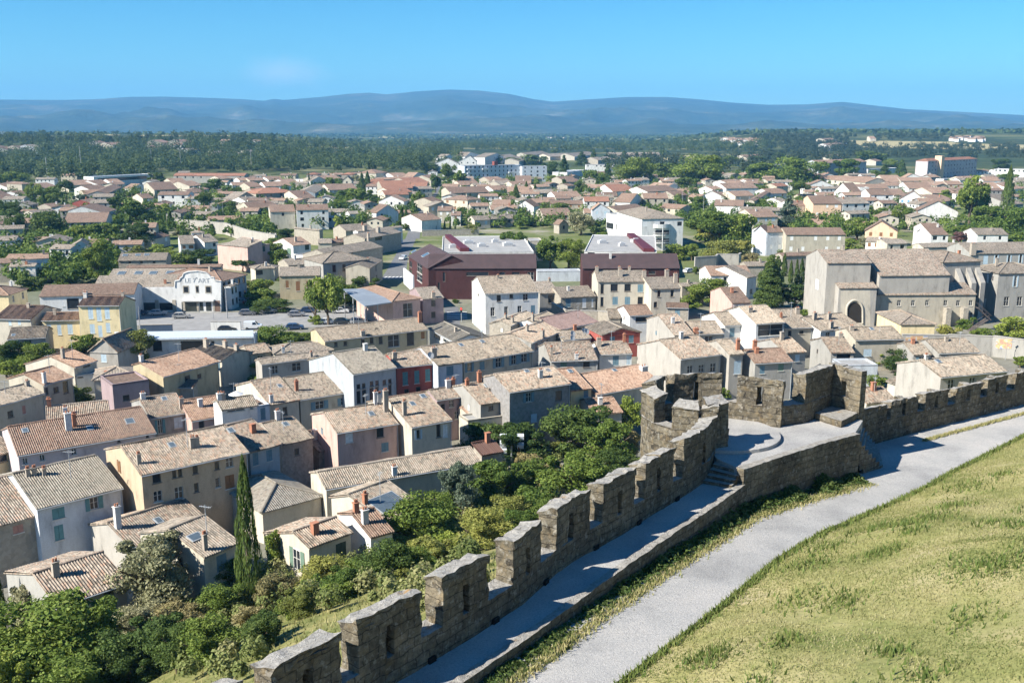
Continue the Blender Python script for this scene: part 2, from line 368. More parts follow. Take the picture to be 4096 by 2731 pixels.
    for q in win:
        if len(q) == 6: tt = q[5]
        else: tt = t
        p0 = fnw(0, y0, 0); kd = q[4] if len(q) > 4 else 'd'
        l, rg = [(hit(tt, q[0]+e*q[2]/2, q[1], p0, n)-a).dot(u) for e in (-1, 1)]
        tp, bt = [hit(tt, q[0], q[1]+e*q[3]/2, p0, n).z-ze for e in (-1, 1)]
        tp = min(tp, zt-.12); bt = min(bt, tp-.35); bt = max(bt, zb+.2)
        if kd[0] == 'o': q4 = (rg-l)/4; l, rg = l+q4, rg-q4
        l, rg = max(l, x0+.12), min(rg, x1-.12)
        if rg-l > .15: specs.append((l, rg, bt, tp, kd))
    if not win and not aw and name == 'house' and typ in 'HXG' and h >= 4.2 and slant < 300: aw = (max(1, int(Wd/3.6)), 1 if h < 5.6 else 2, random.choice(['d','f','o:b','c:pb','c:b','c:w']))
    if aw:
        nc, nr, kd = aw; fh = (h-.4)/nr
        for j in range(nr):
            for i in range(nc):
                c = x0 + (x1-x0)*(i+.5)/nc + random.uniform(-.2, .2); ww = min(.55, (x1-x0)/nc*.3)*(1.0 if random.random() > .2 else 1.5); top = -.5-j*fh
                if random.random() < .1: continue
                specs.append((c-ww, c+ww, top-min(1.5, fh*.55), min(top, zt-.15), kd))
    specs2 = []
    for sp in specs:
        if not any(sp[0] < q[1]+.05 and sp[1] > q[0]-.05 and sp[2] < q[3]+.05 and sp[3] > q[2]-.05 for q in specs2): specs2.append(sp)
    holes = [sp[:4] for sp in specs2]
    rect_holes(wb, fw, x0, x1, zb, zt, holes, 0, 1 if far else None)
    def side(fn, xa, xb):
        zf = (lambda y: s*y-.1 if y <= yr else rise-s*(y-yr)-.1) if typ == 'H' else (lambda y: zt)
        ys = [y0] + ([yr] if typ == 'H' and y0 < yr < y1 else []) + [y1]
        top = [(xa, y, zf(y)) for y in reversed(ys)]
        P = [fnw(xa, y0, zb), fnw(xa, y1, zb)] + [fnw(*q) for q in top]
        wb.face(P if xb else P[::-1], 0)
    side(fl, x0, True); side(fr, x1, False)
    zbk = (rise - s*(y1-yr) - .1) if typ == 'H' else zt
    wb.face([fnw(x1,y1,zb), fnw(x0,y1,zb), fnw(x0,y1,zbk), fnw(x1,y1,zbk)], 0)
    if typ == 'G':
        for y in (y0, y1):
            k = [fnw(x0,y,zt), fnw(x1,y,zt), fnw(xr,y,rise-.13)]; wb.face(k if y == y0 else k[::-1], 0)
    if typ == 'F':   # parapet
        for q in ((0,0,Wd,.25),(0,Dp-.25,Wd,.25),(0,.25,.25,Dp-.5),(Wd-.25,.25,.25,Dp-.5)):
            oo = fnw(q[0], q[1], -.3); wb.box(oo+Z*.002*0, u*q[2], -n*q[3], Z*.32, 0)
    if near and typ in 'HG' and w not in ('burg',): 
        wb.box(fw(x0-.02, -.15, zt-.12), u*(x1-x0+.04), -n*.15, Z*.13, 0); wb.box(fw(x0-.02, -.08, zt-.22), u*(x1-x0+.04), -n*.08, Z*.10, 0)
    wm = [wallmat(w)] + ([GLASS] if far else [])
    if far and specs2 and any(':' in sp[4] for sp in specs2):
        kk = [sp for sp in specs2 if ':' in sp[4]]; wm.append(shmat(kk[0][4].split(':')[1]))
        for sp in kk:
            l, rg, bt, tp = sp[:4]; sw = (rg-l)*.5
            lst = ((l, rg),) if sp[4][0] == 'c' else ((l-sw, l-.02), (rg+.02, rg+sw))
            for p, q in lst: wb.box(fw(p, .02 if sp[4][0] == 'c' else -.06, bt), u*(q-p), -n*.05, Z*(tp-bt), 2)
    wo = wb.build('wall', wm, root, org)
    if not far:
        for sp in specs2: make_window(fw, *sp, root, org)
    for lst, fn2, p0, nn in ((winL, lambda x, y, z: fnw(x0+y, Dp-x, z), fnw(x0,0,0), -u), (winR, lambda x, y, z: fnw(x1-y, x, z), fnw(x1,0,0), u)):
        for q in lst:
            tt = q[5] if len(q) > 5 else t; kd = q[4] if len(q) > 4 else 'd'
            def loc(x, y): P = hit(tt, x, y, p0, nn); d = -(P-a).dot(n); return (Dp-d if nn == -u else d), P.z-ze
            l, rg = sorted((loc(q[0]-q[2]/2, q[1])[0], loc(q[0]+q[2]/2, q[1])[0])); bt, tp = sorted((loc(q[0], q[1]-q[3]/2)[1], loc(q[0], q[1]+q[3]/2)[1]))
            if rg-l > 6 or rg-l < .1 or l < 0 or rg > Dp: continue
            make_window(fn2, l, rg, max(bt, zb+.1), tp, kd, root, org, proud=1)
    if near and not winL and typ == 'H' and Dp > 4 and h > 4 and random.random() < .6:
        c_ = random.uniform(.3,.7)*Dp; make_window(lambda x, y, z: fnw(x0+y, Dp-x, z), c_-.3, c_+.3, -1.7, -.8, random.choice(['d','f','c:b','c:w']), root, org, proud=1)
    # roof details
    def onroof(x, y):
        rr = ray(t, x, y); k = (-s*((CAM-a).dot(n)) - (H-ze))/(rr.z + s*rr.dot(n)); P = CAM + rr*k
        return (P-a).dot(u), -(P-a).dot(n), P
    for q in ch:
        x, y, P = onroof(q[0], q[1])
        if typ == 'H' and (x < .35 or x > Wd-.35 or y < .3): x, y = max(.5, min(Wd-.5, x)), max(.4, min(yr, y)); P = fnw(x, y, s*y)
        if typ == 'H' and y > yr: y = yr-.1; rr = ray(t, q[0], q[1]); P = fnw(max(.3, min(Wd-.3, x)), y, s*y)
        hh = max(.7, min(3.2, q[2]*.46769/F*(P-CAM).length/.95)); ww = max(.4, min(1.5, (q[3] if len(q) > 3 else 32)*.46769/F*(P-CAM).length))
        cm = {'b': CPOT, 'w': CWHITE}.get(q[4] if len(q) > 4 else '', BRICK)
        c = MB(); rz = math.atan2(u.y, u.x); c.cbox(P-Z*.6, ww, ww*.75, hh+.6, rz); c.cbox(P+Z*hh, ww+.14, ww*.75+.14, .08, rz)
        for e in (-.22, .22): c.tube(P+Z*(hh+.08)+u*ww*e, P+Z*(hh+.38)+u*ww*e, .1, .09, 7, 1)
        c.build('chimney', [cm, CPOT], ro, org)
    for q in sk:
        x, y, P = onroof(*q[:2]); sx, sy = (q[2], q[3]) if len(q) > 3 else (.75, 1.0)
        sdn = (-n*1 + Z*s).normalized(); nn = (Z*1 + n*s).normalized()
        c = MB(); p = P - u*sx/2 - sdn*sy/2
        c.box(p-nn*.05, u*sx, sdn*sy, nn*.17, 0); c.face([p+u*.1+sdn*.1+nn*.13, p+u*(sx-.1)+sdn*.1+nn*.13, p+u*(sx-.1)+sdn*(sy-.1)+nn*.13, p+u*.1+sdn*(sy-.1)+nn*.13], 1)
        c.build('skylight', [GUT, plain('skylight_glass', (.10,.13,.15), .1, .7)], ro, org)
    if not ch and not sk and typ in 'HX' and slant < 620 and random.random() < .65:
        x = random.uniform(.2, .8)*Wd; y = (yr if typ == 'H' else Dp/2)*random.uniform(.55, .95); P = fnw(x, y, s*min(y, (yr if typ == 'H' else min(Wd, Dp)/2)))
        c = MB(); rz = math.atan2(u.y, u.x); hh = random.uniform(.8, 1.4); c.cbox(P-Z*.6, .6, .5, hh+.6, rz); c.cbox(P+Z*hh, .72, .62, .08, rz)
        c.build('chimney', [random.choice([BRICK, CPOT, CWHITE])], ro, org)
    if gut and near and typ in 'HG' and Wd > 5:
        g = MB()
        if typ == 'H': g.tube(fnw(0,-.06,-.08), fnw(Wd,-.06,-.08), .07, n=6); g.tube(fnw(Wd*.985,y0-.08,-.1), fnw(Wd*.985,y0-.08,zb+1.2), .05, n=6)
        if g.f: g.build('gutter', GUT, root, org)
    rec = dict(root=root, a=a, b=b, u=u, n=n, W=Wd, D=Dp, ze=ze, fnw=fnw, org=org, t=t, px=TL[t][0]+A[0]*.46769, py=TL[t][1]+A[1]*.46769, w=w, r=r, typ=typ, dist=dist, roof=ro, wall=wo, base=base, slant=slant)
    HOUSES.append(rec)
    if not label: AUTO.append(rec)
    return rec
def hit_ground(t, x, y, hh=0.0):
    """first point outside the rampart where the sight line meets the ground raised by hh"""
    r = ray(t, x, y); rh = math.hypot(r.x, r.y); d = 18.0; pd = d
    def f(d): k = d/rh; p = CAM + r*k; return p, p.z - hh - terrain(p.x, p.y)
    best = None; prev_ok = False
    while d < 9000:
        p, v = f(d); ok = v > 0 or (d < 260 and wall_dist(p.x, p.y) < 1)
        if not ok and (prev_ok or best is None):
            lo, hi = pd, d
            for _ in range(18):
                m = (lo+hi)/2
                if f(m)[1] <= 0: hi = m
                else: lo = m
            best = f(hi)[0]
            if d > 300: return best
        if best is not None and d > 300: return best
        prev_ok = v > 0; pd = d; d *= 1.012
    return best if best is not None else f(9000)[0]
# ---------------- old town below the rampart: near rows ----------------
h = house
h('c0',(1210,862),(2130,658),(1015,608),9,'ochre','mix','long ochre apartment house with three small chimneys and many dark windows',
  win=[(1340,880,75,85),(1490,842,35,75),(1540,832,35,75),(1670,806,45,75),(1855,772,40,70),(1962,745,65,85,'f'),(1350,1035,75,95,'f'),(1530,1005,75,105,'f'),(1680,960,40,80),(1862,918,42,85,'f'),(1965,910,80,115,'c:br')],
  winL=[(1020,780,25,95,'c:br'),(990,885,25,45)],ch=[(1190,760,75),(1650,622,80,45),(1690,620,78,30)],sk=[(1470,600),(1975,475)])
h('c1',(2,876),(268,805),(20,592),8.5,'bluegrey','mix','grey blue house joined to the far end of the long ochre block',win=[(48,930,48,110,'c:b'),(165,900,50,95,'c:b')])
h('c1',(268,815),(550,752),(235,600),6.5,'stone','tan','grey stone house with round white chimney, right of the blue grey one',ch=[(238,600,75,36,'w')],win=[(400,870,40,60)],sk=[(305,635)])
h('c0',(315,1150),(1055,965),(730,705),7.5,'bluewhite','grey','pale blue walled house with plain grey roof and climbing vine on its front',
  win=[(500,1180,110,95,'c:t'),(505,1345,80,130,'c:t'),(805,1095,150,105,'o:t')],ch=[(240,860,30,25),(296,850,30,25),(380,855,30,25)])
h('c0',(-80,1310),(325,1200),(0,880),6.5,'stone','mix','stone walled house at the left picture edge with one pink shutter',win=[(155,1315,90,70,'c:pk')])
h('c0',(150,692),(1340,492),(120,435),7,'lilac','brown','very long lilac terrace with one brown weathered roof and tall twin chimney',
  win=[(215,735,45,55,'f'),(360,706,45,55,'f'),(632,655,45,55,'f'),(1017,562,28,26),(1262,525,28,26)],ch=[(590,472,130,45,'w'),(640,440,95,30,'b')],sk=[(215,475),(770,455),(1110,395,1.1,1.3)])
h('c0',(-160,720),(140,642),(-10,365),5.5,'olive','mix','small olive house beside the lilac terrace at the left edge',win=[(30,710,70,60)],ch=[(80,430,50)])
h('c0',(395,395),(945,335),(340,277),6,'cream','mix','low cream house with weathered roof behind the lilac terrace',ch=[(350,270,55,30,'b'),(560,330,45,30,'w')],win=[(700,400,30,40)])
h('c0',(1285,372),(1610,320),(1180,202),7,'grey','mix','grey fronted house with white side wall and bright teal shutters',win=[(1370,440,85,120,'o:t'),(1525,405,72,90,'c:pb')],ch=[(1165,215,45,36,'w'),(1568,285,80,34)],sk=[(1405,203)])
h('c0',(1640,396),(1975,342),(1560,218),6.5,'pink','orange','narrow pink brown house with orange tiles, right of teal shuttered house',win=[(1725,432,50,80),(1905,405,80,70,'f')])
tr = h('c0',(1990,297),(2305,247),(2210,215),7,'bluewhite','brown','pale blue house topped by an open roof terrace with parasol',typ='F',D=6,win=[(2083,352,42,92,'c:b'),(2250,330,42,100,'c:b')])
h('c0',(1895,302),(2212,257),(1840,217),9.8,'white','tan','glazed attic house with its own little roof behind the terrace',win=[(2015,262,150,85,'f'),(2150,258,25,45,'c:b')],ch=[(1150+665,130,50,45,'w'),(1830,60,45)])
h('c1',(170,472),(430,427),(60,257),6.5,'cream','mix','small cream house with skylight between terrace and blue shuttered house',sk=[(255,308)],win=[(300,520,40,70)],ch=[(120,460,60,30,'w')])
h('c1',(430,428),(875,357),(265,242),6.5,'beige','tan','cream house with wide smooth roof and blue shutters under the eaves',win=[(595,470,145,68,'o:b'),(805,437,110,64,'o:b'),(595,567,75,50,'c:b')],ch=[(342,358,80,28,'b')])
h('b1',(885,1172),(1255,1112),(680,990),10,'bluegrey','grey','large hall with tall paired windows and pale windowless side wall',cat='hall',name='hall',bk=9,
  win=[(928,1275,34,44),(973,1267,30,44),(1040,1250,30,44),(1087,1243,30,44),(1150,1238,30,44),(1197,1228,30,40),(930,1365,36,112),(978,1357,36,112),(1040,1340,34,112),(1087,1332,32,112),(1150,1318,34,112),(1197,1303,30,90)])
h('b1',(100,1088),(700,1012),(200,1022),5.5,'concrete','tan','low long shed roof behind the bright green tree by the hall',ch=[(525,1020,35,20)])
h('b1',(1255,1114),(1605,1076),(1150,997),9,'red','mix','red house with three tall teal shutters on its shaded front',win=[(1328,1205,46,112,'c:t'),(1427,1192,42,108,'c:t'),(1520,1175,42,102,'c:t'),(1340,1320,40,50),(1440,1300,40,50)],ch=[(1185,1052,62,36)])
h('b1',(1610,1098),(1830,1067),(1540,925),9,'bluewhite','tan','blue white narrow house with one blue shutter, right of the red house',win=[(1710,1140,60,80,'c:b')],ch=[(1525,1035,80,46)],sk=[(1580,950)])
h('b1',(1832,1067),(290,970),(2030,852),9,'beige','tan','long beige house with a row of blue shutters and rooftop skylights',tb='b2',win=[(1877,1108,72,78,'o:b'),(1985,1095,42,72,'c:b'),(2125,1070,95,82,'o:b'),(2255,1046,80,82,'o:b'),(115,1045,82,78,'o:b','b2'),(205,1030,92,72,'o:b','b2')],sk=[(1805,920),(1985,890)])
h('b1',(2010,485),(335,466),(1885,338),9.3,'white','tan','tall white three storey house with blue shutters on its sunny side',tb='b2',
  win=[(2128,520,36,56),(2235,502,30,36),(2075,635,36,76,'f'),(2190,628,32,76,'f'),(2305,620,34,72,'f'),(217,510,42,56,'f','b2'),(45,625,32,72,'f','b2'),(165,620,36,72,'f','b2'),(282,615,36,72,'c:b','b2')],
  winL=[(1845,455,17,62,'c:w'),(1885,575,18,75,'c:pb'),(1918,590,16,75,'c:pb'),(1953,490,10,22),(1925,745,16,72,'c:pb'),(1980,775,20,80,'c:pb')],ch=[(2120,350,12,18)])
h('b2',(340,479),(505,471),(290,375),6,'grey','tan','little grey house squeezed against the tall white house',win=[(437,525,50,70)],ch=[(455,375,20,20)])
h('b2',(520,516),(825,500),(490,420),5.5,'stone','tan','low stone house with white framed windows above the walled courtyard',win=[(583,560,42,72,'c:b'),(720,560,32,80,'c:w'),(790,560,14,70,'c:w')],winL=())
h('b2',(835,379),(1275,376),(750,280),9,'cream','tan','cream house with open blue shutters and a washing line window',win=[(875,440,28,82),(977,430,62,62),(1092,430,55,62),(1200,434,46,66,'c:b'),(985,540,46,66,'c:b'),(1090,540,46,66,'c:b'),(1200,540,46,66),(873,550,28,82)],ch=[(745,290,35,26),(1030,332,52),(1020,278,26,20),(1105,276,26,20),(1232,334,46)])
h('b2',(1295,441),(1550,433),(1265,335),8,'cream','tan','cream house with two narrow windows beside the burgundy block',win=[(1360,480,28,58),(1473,477,28,58),(1330,575,30,50)],ch=[(1500,386,72),(1425,330,50)])
h('b2',(505,792),(850,722),(570,645),4,'stone','mauve','low workshop under a dull purple roof inside the courtyard')
h('b2',(1110,669),(1310,661),(1045,582),6,'white','brown','small white gabled house with a dark brown red roof',win=[(1210,700,100,40)])
h('b2',(1420,600),(1615,605),(1480,560),5,'stone','brown','stone outbuilding with brown roof by the small leafy tree')
h('b2',(1495,840),(1665,830),(1335,662),7,'concrete','mix','house with long stained grey side wall in the middle rows',bk=6)
h('b2',(1660,830),(1920,821),(1612,720),6.5,'cream','tan','lower tan roofed house stepping down from the stained wall',ch=[(1685,835,40,40,'b')])
h('b2',(1925,756),(2195,741),(1805,642),7,'white','tan','white house with boarded gable and two blue shuttered windows',win=[(1985,812,42,78,'c:b'),(2125,810,42,78,'c:b')])
h('b3',(55,741),(300,726),(-130,592),8,'white','tan','house with a wide glazed loggia under the eaves',win=[(175,792,212,96,'f')],ch=[(0,640,36,36)])
h('b3',(300,777),(535,769),(190,615),6,'beige','tan','beige house with antenna, beside the glazed loggia',ch=[(265,690,35,18,'b'),(405,655,48)],win=[(340,820,30,50),(440,810,36,30)])
h('b3',(610,800),(960,757),(570,668),5.5,'white','tan','house with three chimneys below the gothic church door',ch=[(550,702,52),(675,702,48),(692,778,52)])
h('b3',(905,879),(1325,869),(825,770),6,'beige','tan','beige house with broad shaded front near the green round tree',win=[(1005,985,70,62,'c:pb')],ch=[(868,797,36)],sk=[(1040,782)])
h('b3',(695,986),(900,983),(565,855),5,'grey','mix','grey house with white posted verandah and reddish roof',win=[(800,1020,120,50)],ch=[(735,800,5)])
h('b2',(870,836),(1215,812),(1045,775),5,'red','tan','house whose red rendered gable faces the rampart',typ='G',D=9)
h('b2',(435,1061),(840,1046),(278,905),7,'grey','mix','wide house with orange streaked roof behind the dark walled one',win=[(545,1082,52,48,'c:g'),(740,1085,58,48)],ch=[(408,1006,62,20),(690,1130,45,28,'w')])
h('b2',(850,1002),(1133,993),(750,897),7,'white','mix','white house with two blue shutters and a satellite dish',win=[(990,1052,52,82,'c:b'),(1105,1042,46,92,'c:pb')],ch=[(1112,892,62,22,'b'),(732,935,70,36)])
h('b2',(1550,1042),(1897,1000),(1340,877),8,'concrete','mix','big house with blank grey gable and white framed windows',bk=7,win=[(1625,1128,46,66,'f'),(1722,1120,46,66,'f'),(1822,1112,46,76,'f')])
h('b2',(1965,1004),(2090,995),(1825,877),8,'concrete','tan','tall narrow house with one pale blue door window',win=[(2030,1110,60,112,'c:pb')],ch=[(2180,950,80,30,'b')])
h('b2',(2180,1077),(2345,1069),(2085,962),6.5,'grey','tan','grey house with blue shutter just above the bastion wall',win=[(2245,1125,42,72,'c:b')])
h('b3',(45,1079),(370,1062),(-50,960),6.5,'grey','brown','brown roofed house with two shuttered windows above the tall tower wall',win=[(105,1130,42,70,'c:b'),(265,1110,46,60,'c:g')],ch=[(38,960,72,32,'b')])
h('b3',(310,991),(490,976),(150,868),6,'grey','mix','smaller grey house under pink flowering balcony',win=[(405,1030,40,60,'c:pb')])
h('c2',(85,363),(610,288),(0,200),8.5,'dark','mix','dark walled house with white window and blue shutters behind the thicket',win=[(245,403,90,78,'o:b'),(503,390,56,88),(290,580,50,70,'c:pb')],ch=[(345,238,62,36,'w')],sk=[(225,178),(410,175)])
h('c2',(610,352),(795,328),(500,165),6.5,'yellow','orange','narrow house with yellow front and orange roof',win=[(735,372,40,60,'c:b')],sk=[(600,182)])
h('c2',(830,385),(1390,285),(690,205),5.5,'cream','orange','wide low house with two toned orange roof next to yellow front',sk=[(975,170)],ch=[(1265,170,25,60,'w')],bk=3)
h('c2',(800,552),(1055,530),(740,420),4,'cream','orange','small orange roof half hidden in the thicket',bk=3)
h('c1',(1385,662),(1730,600),(1215,402),7.5,'cream','mix','cream house with sunlit balcony and satellite dish on chimney',win=[(1440,720,62,80,'o:pb'),(1612,690,36,112),(1670,690,40,112,'c:w')],ch=[(1322,556,112,34)],sk=[(1480,396),(1390,461)])
h('c1',(745,713),(1275,627),(1140,452),7.5,'pink','mix','house with olive and pink front and white arched shutter',win=[(848,750,62,80,'c:w'),(1113,705,62,82,'d'),(1155,828,62,76,'c:b')],ch=[(1055,440,100,30,'w'),(1102,432,78,28,'w'),(1185,522,172,40)],sk=[(1038,546)])
h('c1',(1600,431),(1930,381),(1535,342),6.5,'mauve','mix','mauve house with small black framed windows',win=[(1648,487,36,50),(1722,457,38,62,'f'),(1835,422,50,50,'f'),(1768,555,38,66,'f')],ch=[(1690,318,62,40,'w'),(1730,306,66,28,'b')])
h('c1',(1975,471),(2220,431),(1895,282),6.5,'grey','mix','grey house with tall brick chimney beside the mauve house',ch=[(1857,303,46,30,'b'),(1952,266,82,34,'b')],sk=[(2025,305)],win=[(2060,495,40,40)])
h('c1',(1885,573),(2085,537),(1815,487),4.2,'cream','orange','little orange lean-to roof in the sunny courtyard',bk=2)
h('c1',(1865,600),(2258,548),(2200,520),4.6,'cream','flat','cream courtyard block with flat top and sunlit left wall',typ='F',D=3.2,name='courtyard_building',cat='outbuilding')
h('c1',(650,1193),(1992,962),(545,1047),4.6,'cream','tan','very long low barn with wavy tan roof nearest the bushes',name='barn',cat='barn',win=[(787,1255,42,82,'c:pb')],ch=[(1290,1158,72,40,'w')])
h('c1',(1160,1482),(1500,1340),(945,1197),2.8,'cream','tan','low tan roof with large glass skylight beside the bushes',sk=[(1175,1305,3.6,2.6)],ch=[(800,1385,80,40,'b')],bk=3)
h('c1',(95,1393),(640,1247),(290,1022),3.6,'cream','grey','hip roofed house with mossy tiles behind the tall cypress',typ='X',slope=.34)
h('c1',(1985,902),(2172,866),(1868,802),3.6,'stone','rust','open shed under a rust brown metal roof by the floodlight',name='shed',cat='shed',mono=True)
h('c1',(590,872),(745,836),(510,690),4,'stone','mix','low roofed annex in the shadow of the olive fronted house',bk=2)
h('d1',(510,416),(885,282),(385,267),3.4,'cream','mix','cream cottage with dark green door and white downpipe by the cypress',name='cottage',cat='cottage',win=[(780,465,88,200,'c:dg')],winL=[(405,510,60,170,'o:g')],bk=5)
h('d1',(1035,328),(1240,272),(945,100),3.0,'white','brown','white house with rust brown roof and capped white chimney',ch=[(868,235,112,52,'w'),(805,95,80,44,'b')],bk=3)
h('d0',(485,917),(1100,710),(235,645),3.4,'grey','mix','front left house with stained patchy roof and one mossy chimney',win=[(712,905,105,112),(935,812,100,92)],ch=[(480,650,105,50)],winL=[(200,790,40,110,'c:g')],bk=7)
h('d0',(1125,413),(1800,182),(845,222),3.2,'concrete','mix','house with square chimney rising against its pale gable',ch=[(750,330,170,46,'w')],sk=[(1355,180)],bk=4)
h('d0',(1750,497),(2065,362),(1490,237),4.4,'cream','tan','white house with big roof window behind the grey green tree',sk=[(1670,322,1.3,1.0)],ch=[(1755,425,120,32)],winR=())
h('b2',(100,752),(320,668),(185,643),5,'stone','tan','stone house with tan roof and chimney stubs before the tall white house',ch=[(105,725,40,24),(30,690,35,24)],bk=3)
h('b2',(320,742),(497,672),(250,692),5,'white','tan','small white house under a sunlit pale roof left of the courtyard wall',bk=2,ch=[(270,720,60,26)])
h('b2',(275,902),(540,800),(110,808),5,'grey','mix','rusty patched roof house between the pale roofs and the wide orange streaked one',ch=[(230,800,45,26),(370,860,60,36)],bk=3)
h('b2',(545,880),(785,858),(650,785),4,'stone','tan','dark shaded roof in the courtyard beside the satellite dishes',bk=3)
h('b2',(930,690),(1035,690),(960,610),4.5,'stone','tan','blank stone outhouse right of the courtyard wall',win=[(980,720,1,1)],bk=2)
h('b3',(470,690),(640,790),(560,660),4.5,'cream','tan','pale sloping roof turned left beside the three chimney house',bk=3)
# ---------------- middle rows ----------------
h('b1',(640,889),(1530,786),(590,775),6.5,'olive','tan','long olive walled house with an open sunlit window bay',win=[(735,914,30,40),(815,906,30,38),(965,893,32,62),(1040,880,34,54),(1117,878,34,64),(1228,885,98,104,'f'),(1372,866,62,112),(1478,836,32,62,'c:br')],ch=[(1667,705,85,30,'b'),(1035,925,40,36)],bk=3)
h('b1',(1522,777),(1740,890),(1650,715),5.5,'white','grey','white restaurant annex with grey roof turned towards the left',win=[(1600,850,60,40,'f'),(1680,890,60,30,'f')],bk=6)
h('b1',(200,1000),(720,960),(535,858),5,'cream','tan','low hip roofed house below the trees of the car park',typ='X',D=7,ch=[(285,985,45,22,'w')])
h('b1',(0,1000),(190,975),(70,910),5,'stone','mix','small stone house with pale roof left of the car park trees')
h('b1',(1475,526),(1662,513),(1440,425),6,'mauve','tan','mauve grey annex of the pink restaurant',ch=[(1570,515,40,30)],bk=5)
h('b1',(245,330),(600,322),(275,250),6.5,'olive','tan','stone house with brown shutters and a dark garden gateway',win=[(318,400,26,62,'c:br'),(410,415,34,82,'c:br'),(497,400,30,56,'c:br')],gut=True)
h('b1',(620,222),(1030,187),(760,150),7.5,'grey','tan','house with a long balcony gallery under a hipped roof',typ='X',cp=(690,160),win=[(720,265,30,60),(805,258,30,60),(900,252,30,60)])
h('b1',(1030,262),(1140,195),(1035,160),6,'beige','tan','beige house wall on the shaded street corner',aw=(3,2,'d'))
h('b1',(470,160),(690,140),(520,110),4,'white','flat','white garage block with flat grey roof',typ='F',D=8,win=[(510,185,30,28),(590,185,45,30)])
h('b1',(40,272),(180,262),(110,195),4,'cream','tan','carport with cream pillars behind the garden trees',typ='X',D=6,win=[(80,300,60,40)])
h('b1',(330,240),(520,225),(330,180),4,'stone','tan','plain tan roofed shed behind the brown shuttered house')
h('b1',(370,70),(525,55),(285,5),6,'white','orange','white house with orange roof and dark shutters in the garden',win=[(488,82,36,50,'c:dg')],winL=[(255,110,30,55,'c:g'),(335,120,30,55,'c:g')],ch=[(390,35,35,18)])
h('b1',(690,160),(1140,80),(1060,20),6.5,'stone','tan','long stone house with windowless end along the street',win=[(870,130,18,40)],ch=[(1000,20,60,20)])
h('a1',(985,1400),(1300,1345),(1060,1330),6.5,'stone','tan','stone gabled house on the left side of the street',win=[(1100,1390,60,50)],ch=[(1095,1345,40)])
h('a1',(925,1340),(1310,1300),(960,1320),6.5,'white','tan','white rendered street house with weathered roof',typ='H',ch=[(1000,1340,40)])
h('a1',(820,1335),(1060,1320),(850,1275),4,'stone','tan','low stone barn behind the street houses')
h('a1',(690,1440),(960,1410),(760,1395),4,'cream','brown','low cream house with brown roof behind the hedge')
h('a1',(580,1440),(700,1438),(590,1398),4.5,'cream','tan','small cream house left of the clipped hedge')
h('a1',(370,1310),(590,1330),(340,1300),6,'stone','tan','stone gable house beside the white rendered wall')
# station quarter
h('b0',(1150,427),(1500,420),(1240,385),6,'white','tan','low white wing of the cinema with sawtooth roof behind',cat='cinema wing',D=6,ch=[])
h('b0',(805,410),(1520,395),(845,325),6.5,'stone','tan','long warehouse roof behind the cinema wing',name='warehouse',cat='warehouse')
h('b0',(930,322),(1560,318),(965,266),7,'stone','tan','second warehouse roof with four skylights behind the cinema',name='warehouse',cat='warehouse',sk=[(1040,305,2,2),(1185,303,2,2),(1310,303,2,2),(1455,300,2,2)])
h('b0',(1075,262),(1890,250),(1080,236),7,'stone','brown','rearmost narrow warehouse roof with pale metal ridge',name='warehouse',cat='warehouse')
h('b0',(1895,376),(2118,318),(1790,260),7.3,'bluegrey','brown','grey hipped block attached to the right of the cinema',typ='X',D=20,aw=(5,2,'d'),cat='cinema block')
h('b0',(1980,420),(2045,398),(1990,392),6,'white','tan','small white house beside the grey cinema block',aw=(2,2,'d'))
h('b0',(330,506),(1150,482),(400,405),6.5,'white','brown','white warehouse with brown roof and dark loading opening',name='warehouse',cat='warehouse',win=[(625,565,105,90),(540,560,20,60,'c:w')],ch=[(720,510,25)])
h('b0',(660,585),(1020,582),(705,505),9.5,'yellow','brown','tall yellow house with blue shutters and balcony facing the station',win=[(775,645,42,100,'c:pb'),(847,655,42,115,'c:pb'),(917,645,42,100,'c:pb'),(790,780,42,80,'c:pb'),(858,800,34,95,'c:pb'),(925,770,36,80,'c:pb')],bk=6.5,ch=[(715,515,35,26,'w'),(1075,485,30,20)])
h('b0',(350,712),(682,706),(385,642),6,'yellow','brown','lower yellow house with pale blue shutters beside the tall one',win=[(508,790,34,85,'c:pb'),(600,782,44,85,'c:pb'),(420,780,40,70,'c:pb')])
h('b0',(-60,695),(262,702),(-60,575),6.5,'cream','brown','cream house with brown gabled roof at the left edge, by the yellow houses',bk=6,win=[(85,730,24,40,'c:pb'),(165,725,24,40,'c:pb')])
h('b0',(60,872),(390,855),(0,778),4.5,'grey','tan','low grey house with small blue skylight at the left edge',sk=[(115,835)])
h('b0',(75,494),(245,437),(20,350),7,'yellow','orange','yellow house with orange hipped roof at the far left edge',typ='X',D=9)
h('b0',(640,1112),(835,1052),(430,1012),5,'cream','orange','house with clean orange pink roof and one chimney, left foreground',ch=[(540,1032,72,26)],win=[(740,1090,60,30)],bk=6)
h('b0',(375,1262),(630,1192),(60,1200),5.5,'beige','orange','beige house with pale pink roof and dark doorway',win=[(400,1312,26,62),(480,1302,46,52),(562,1280,46,105)],ch=[(345,1330,80,26,'w')],bk=4)
h('b0',(-60,1455),(385,1332),(-20,1312),5,'beige','tan','beige house with wide roof at the left edge below the pink roofs',win=[(205,1472,30,72,'c:pk'),(90,1510,50,60)],ch=[(245,1262,30)],bk=4)
h('b0',(650,1180),(880,1150),(660,1130),3.5,'white','flat','white shed with flat grey top between the pink roofs',typ='F',D=4,win=[(685,1178,50,36)])
h('b0',(800,1235),(960,1238),(930,1180),3.8,'yellow','tan','yellow garage wall under the long curving roof',mono=True)
h('b0',(785,1222),(1195,1192),(870,1100),4.5,'cream','tan','tan hipped roof left of the long curving roof',typ='X',D=8)
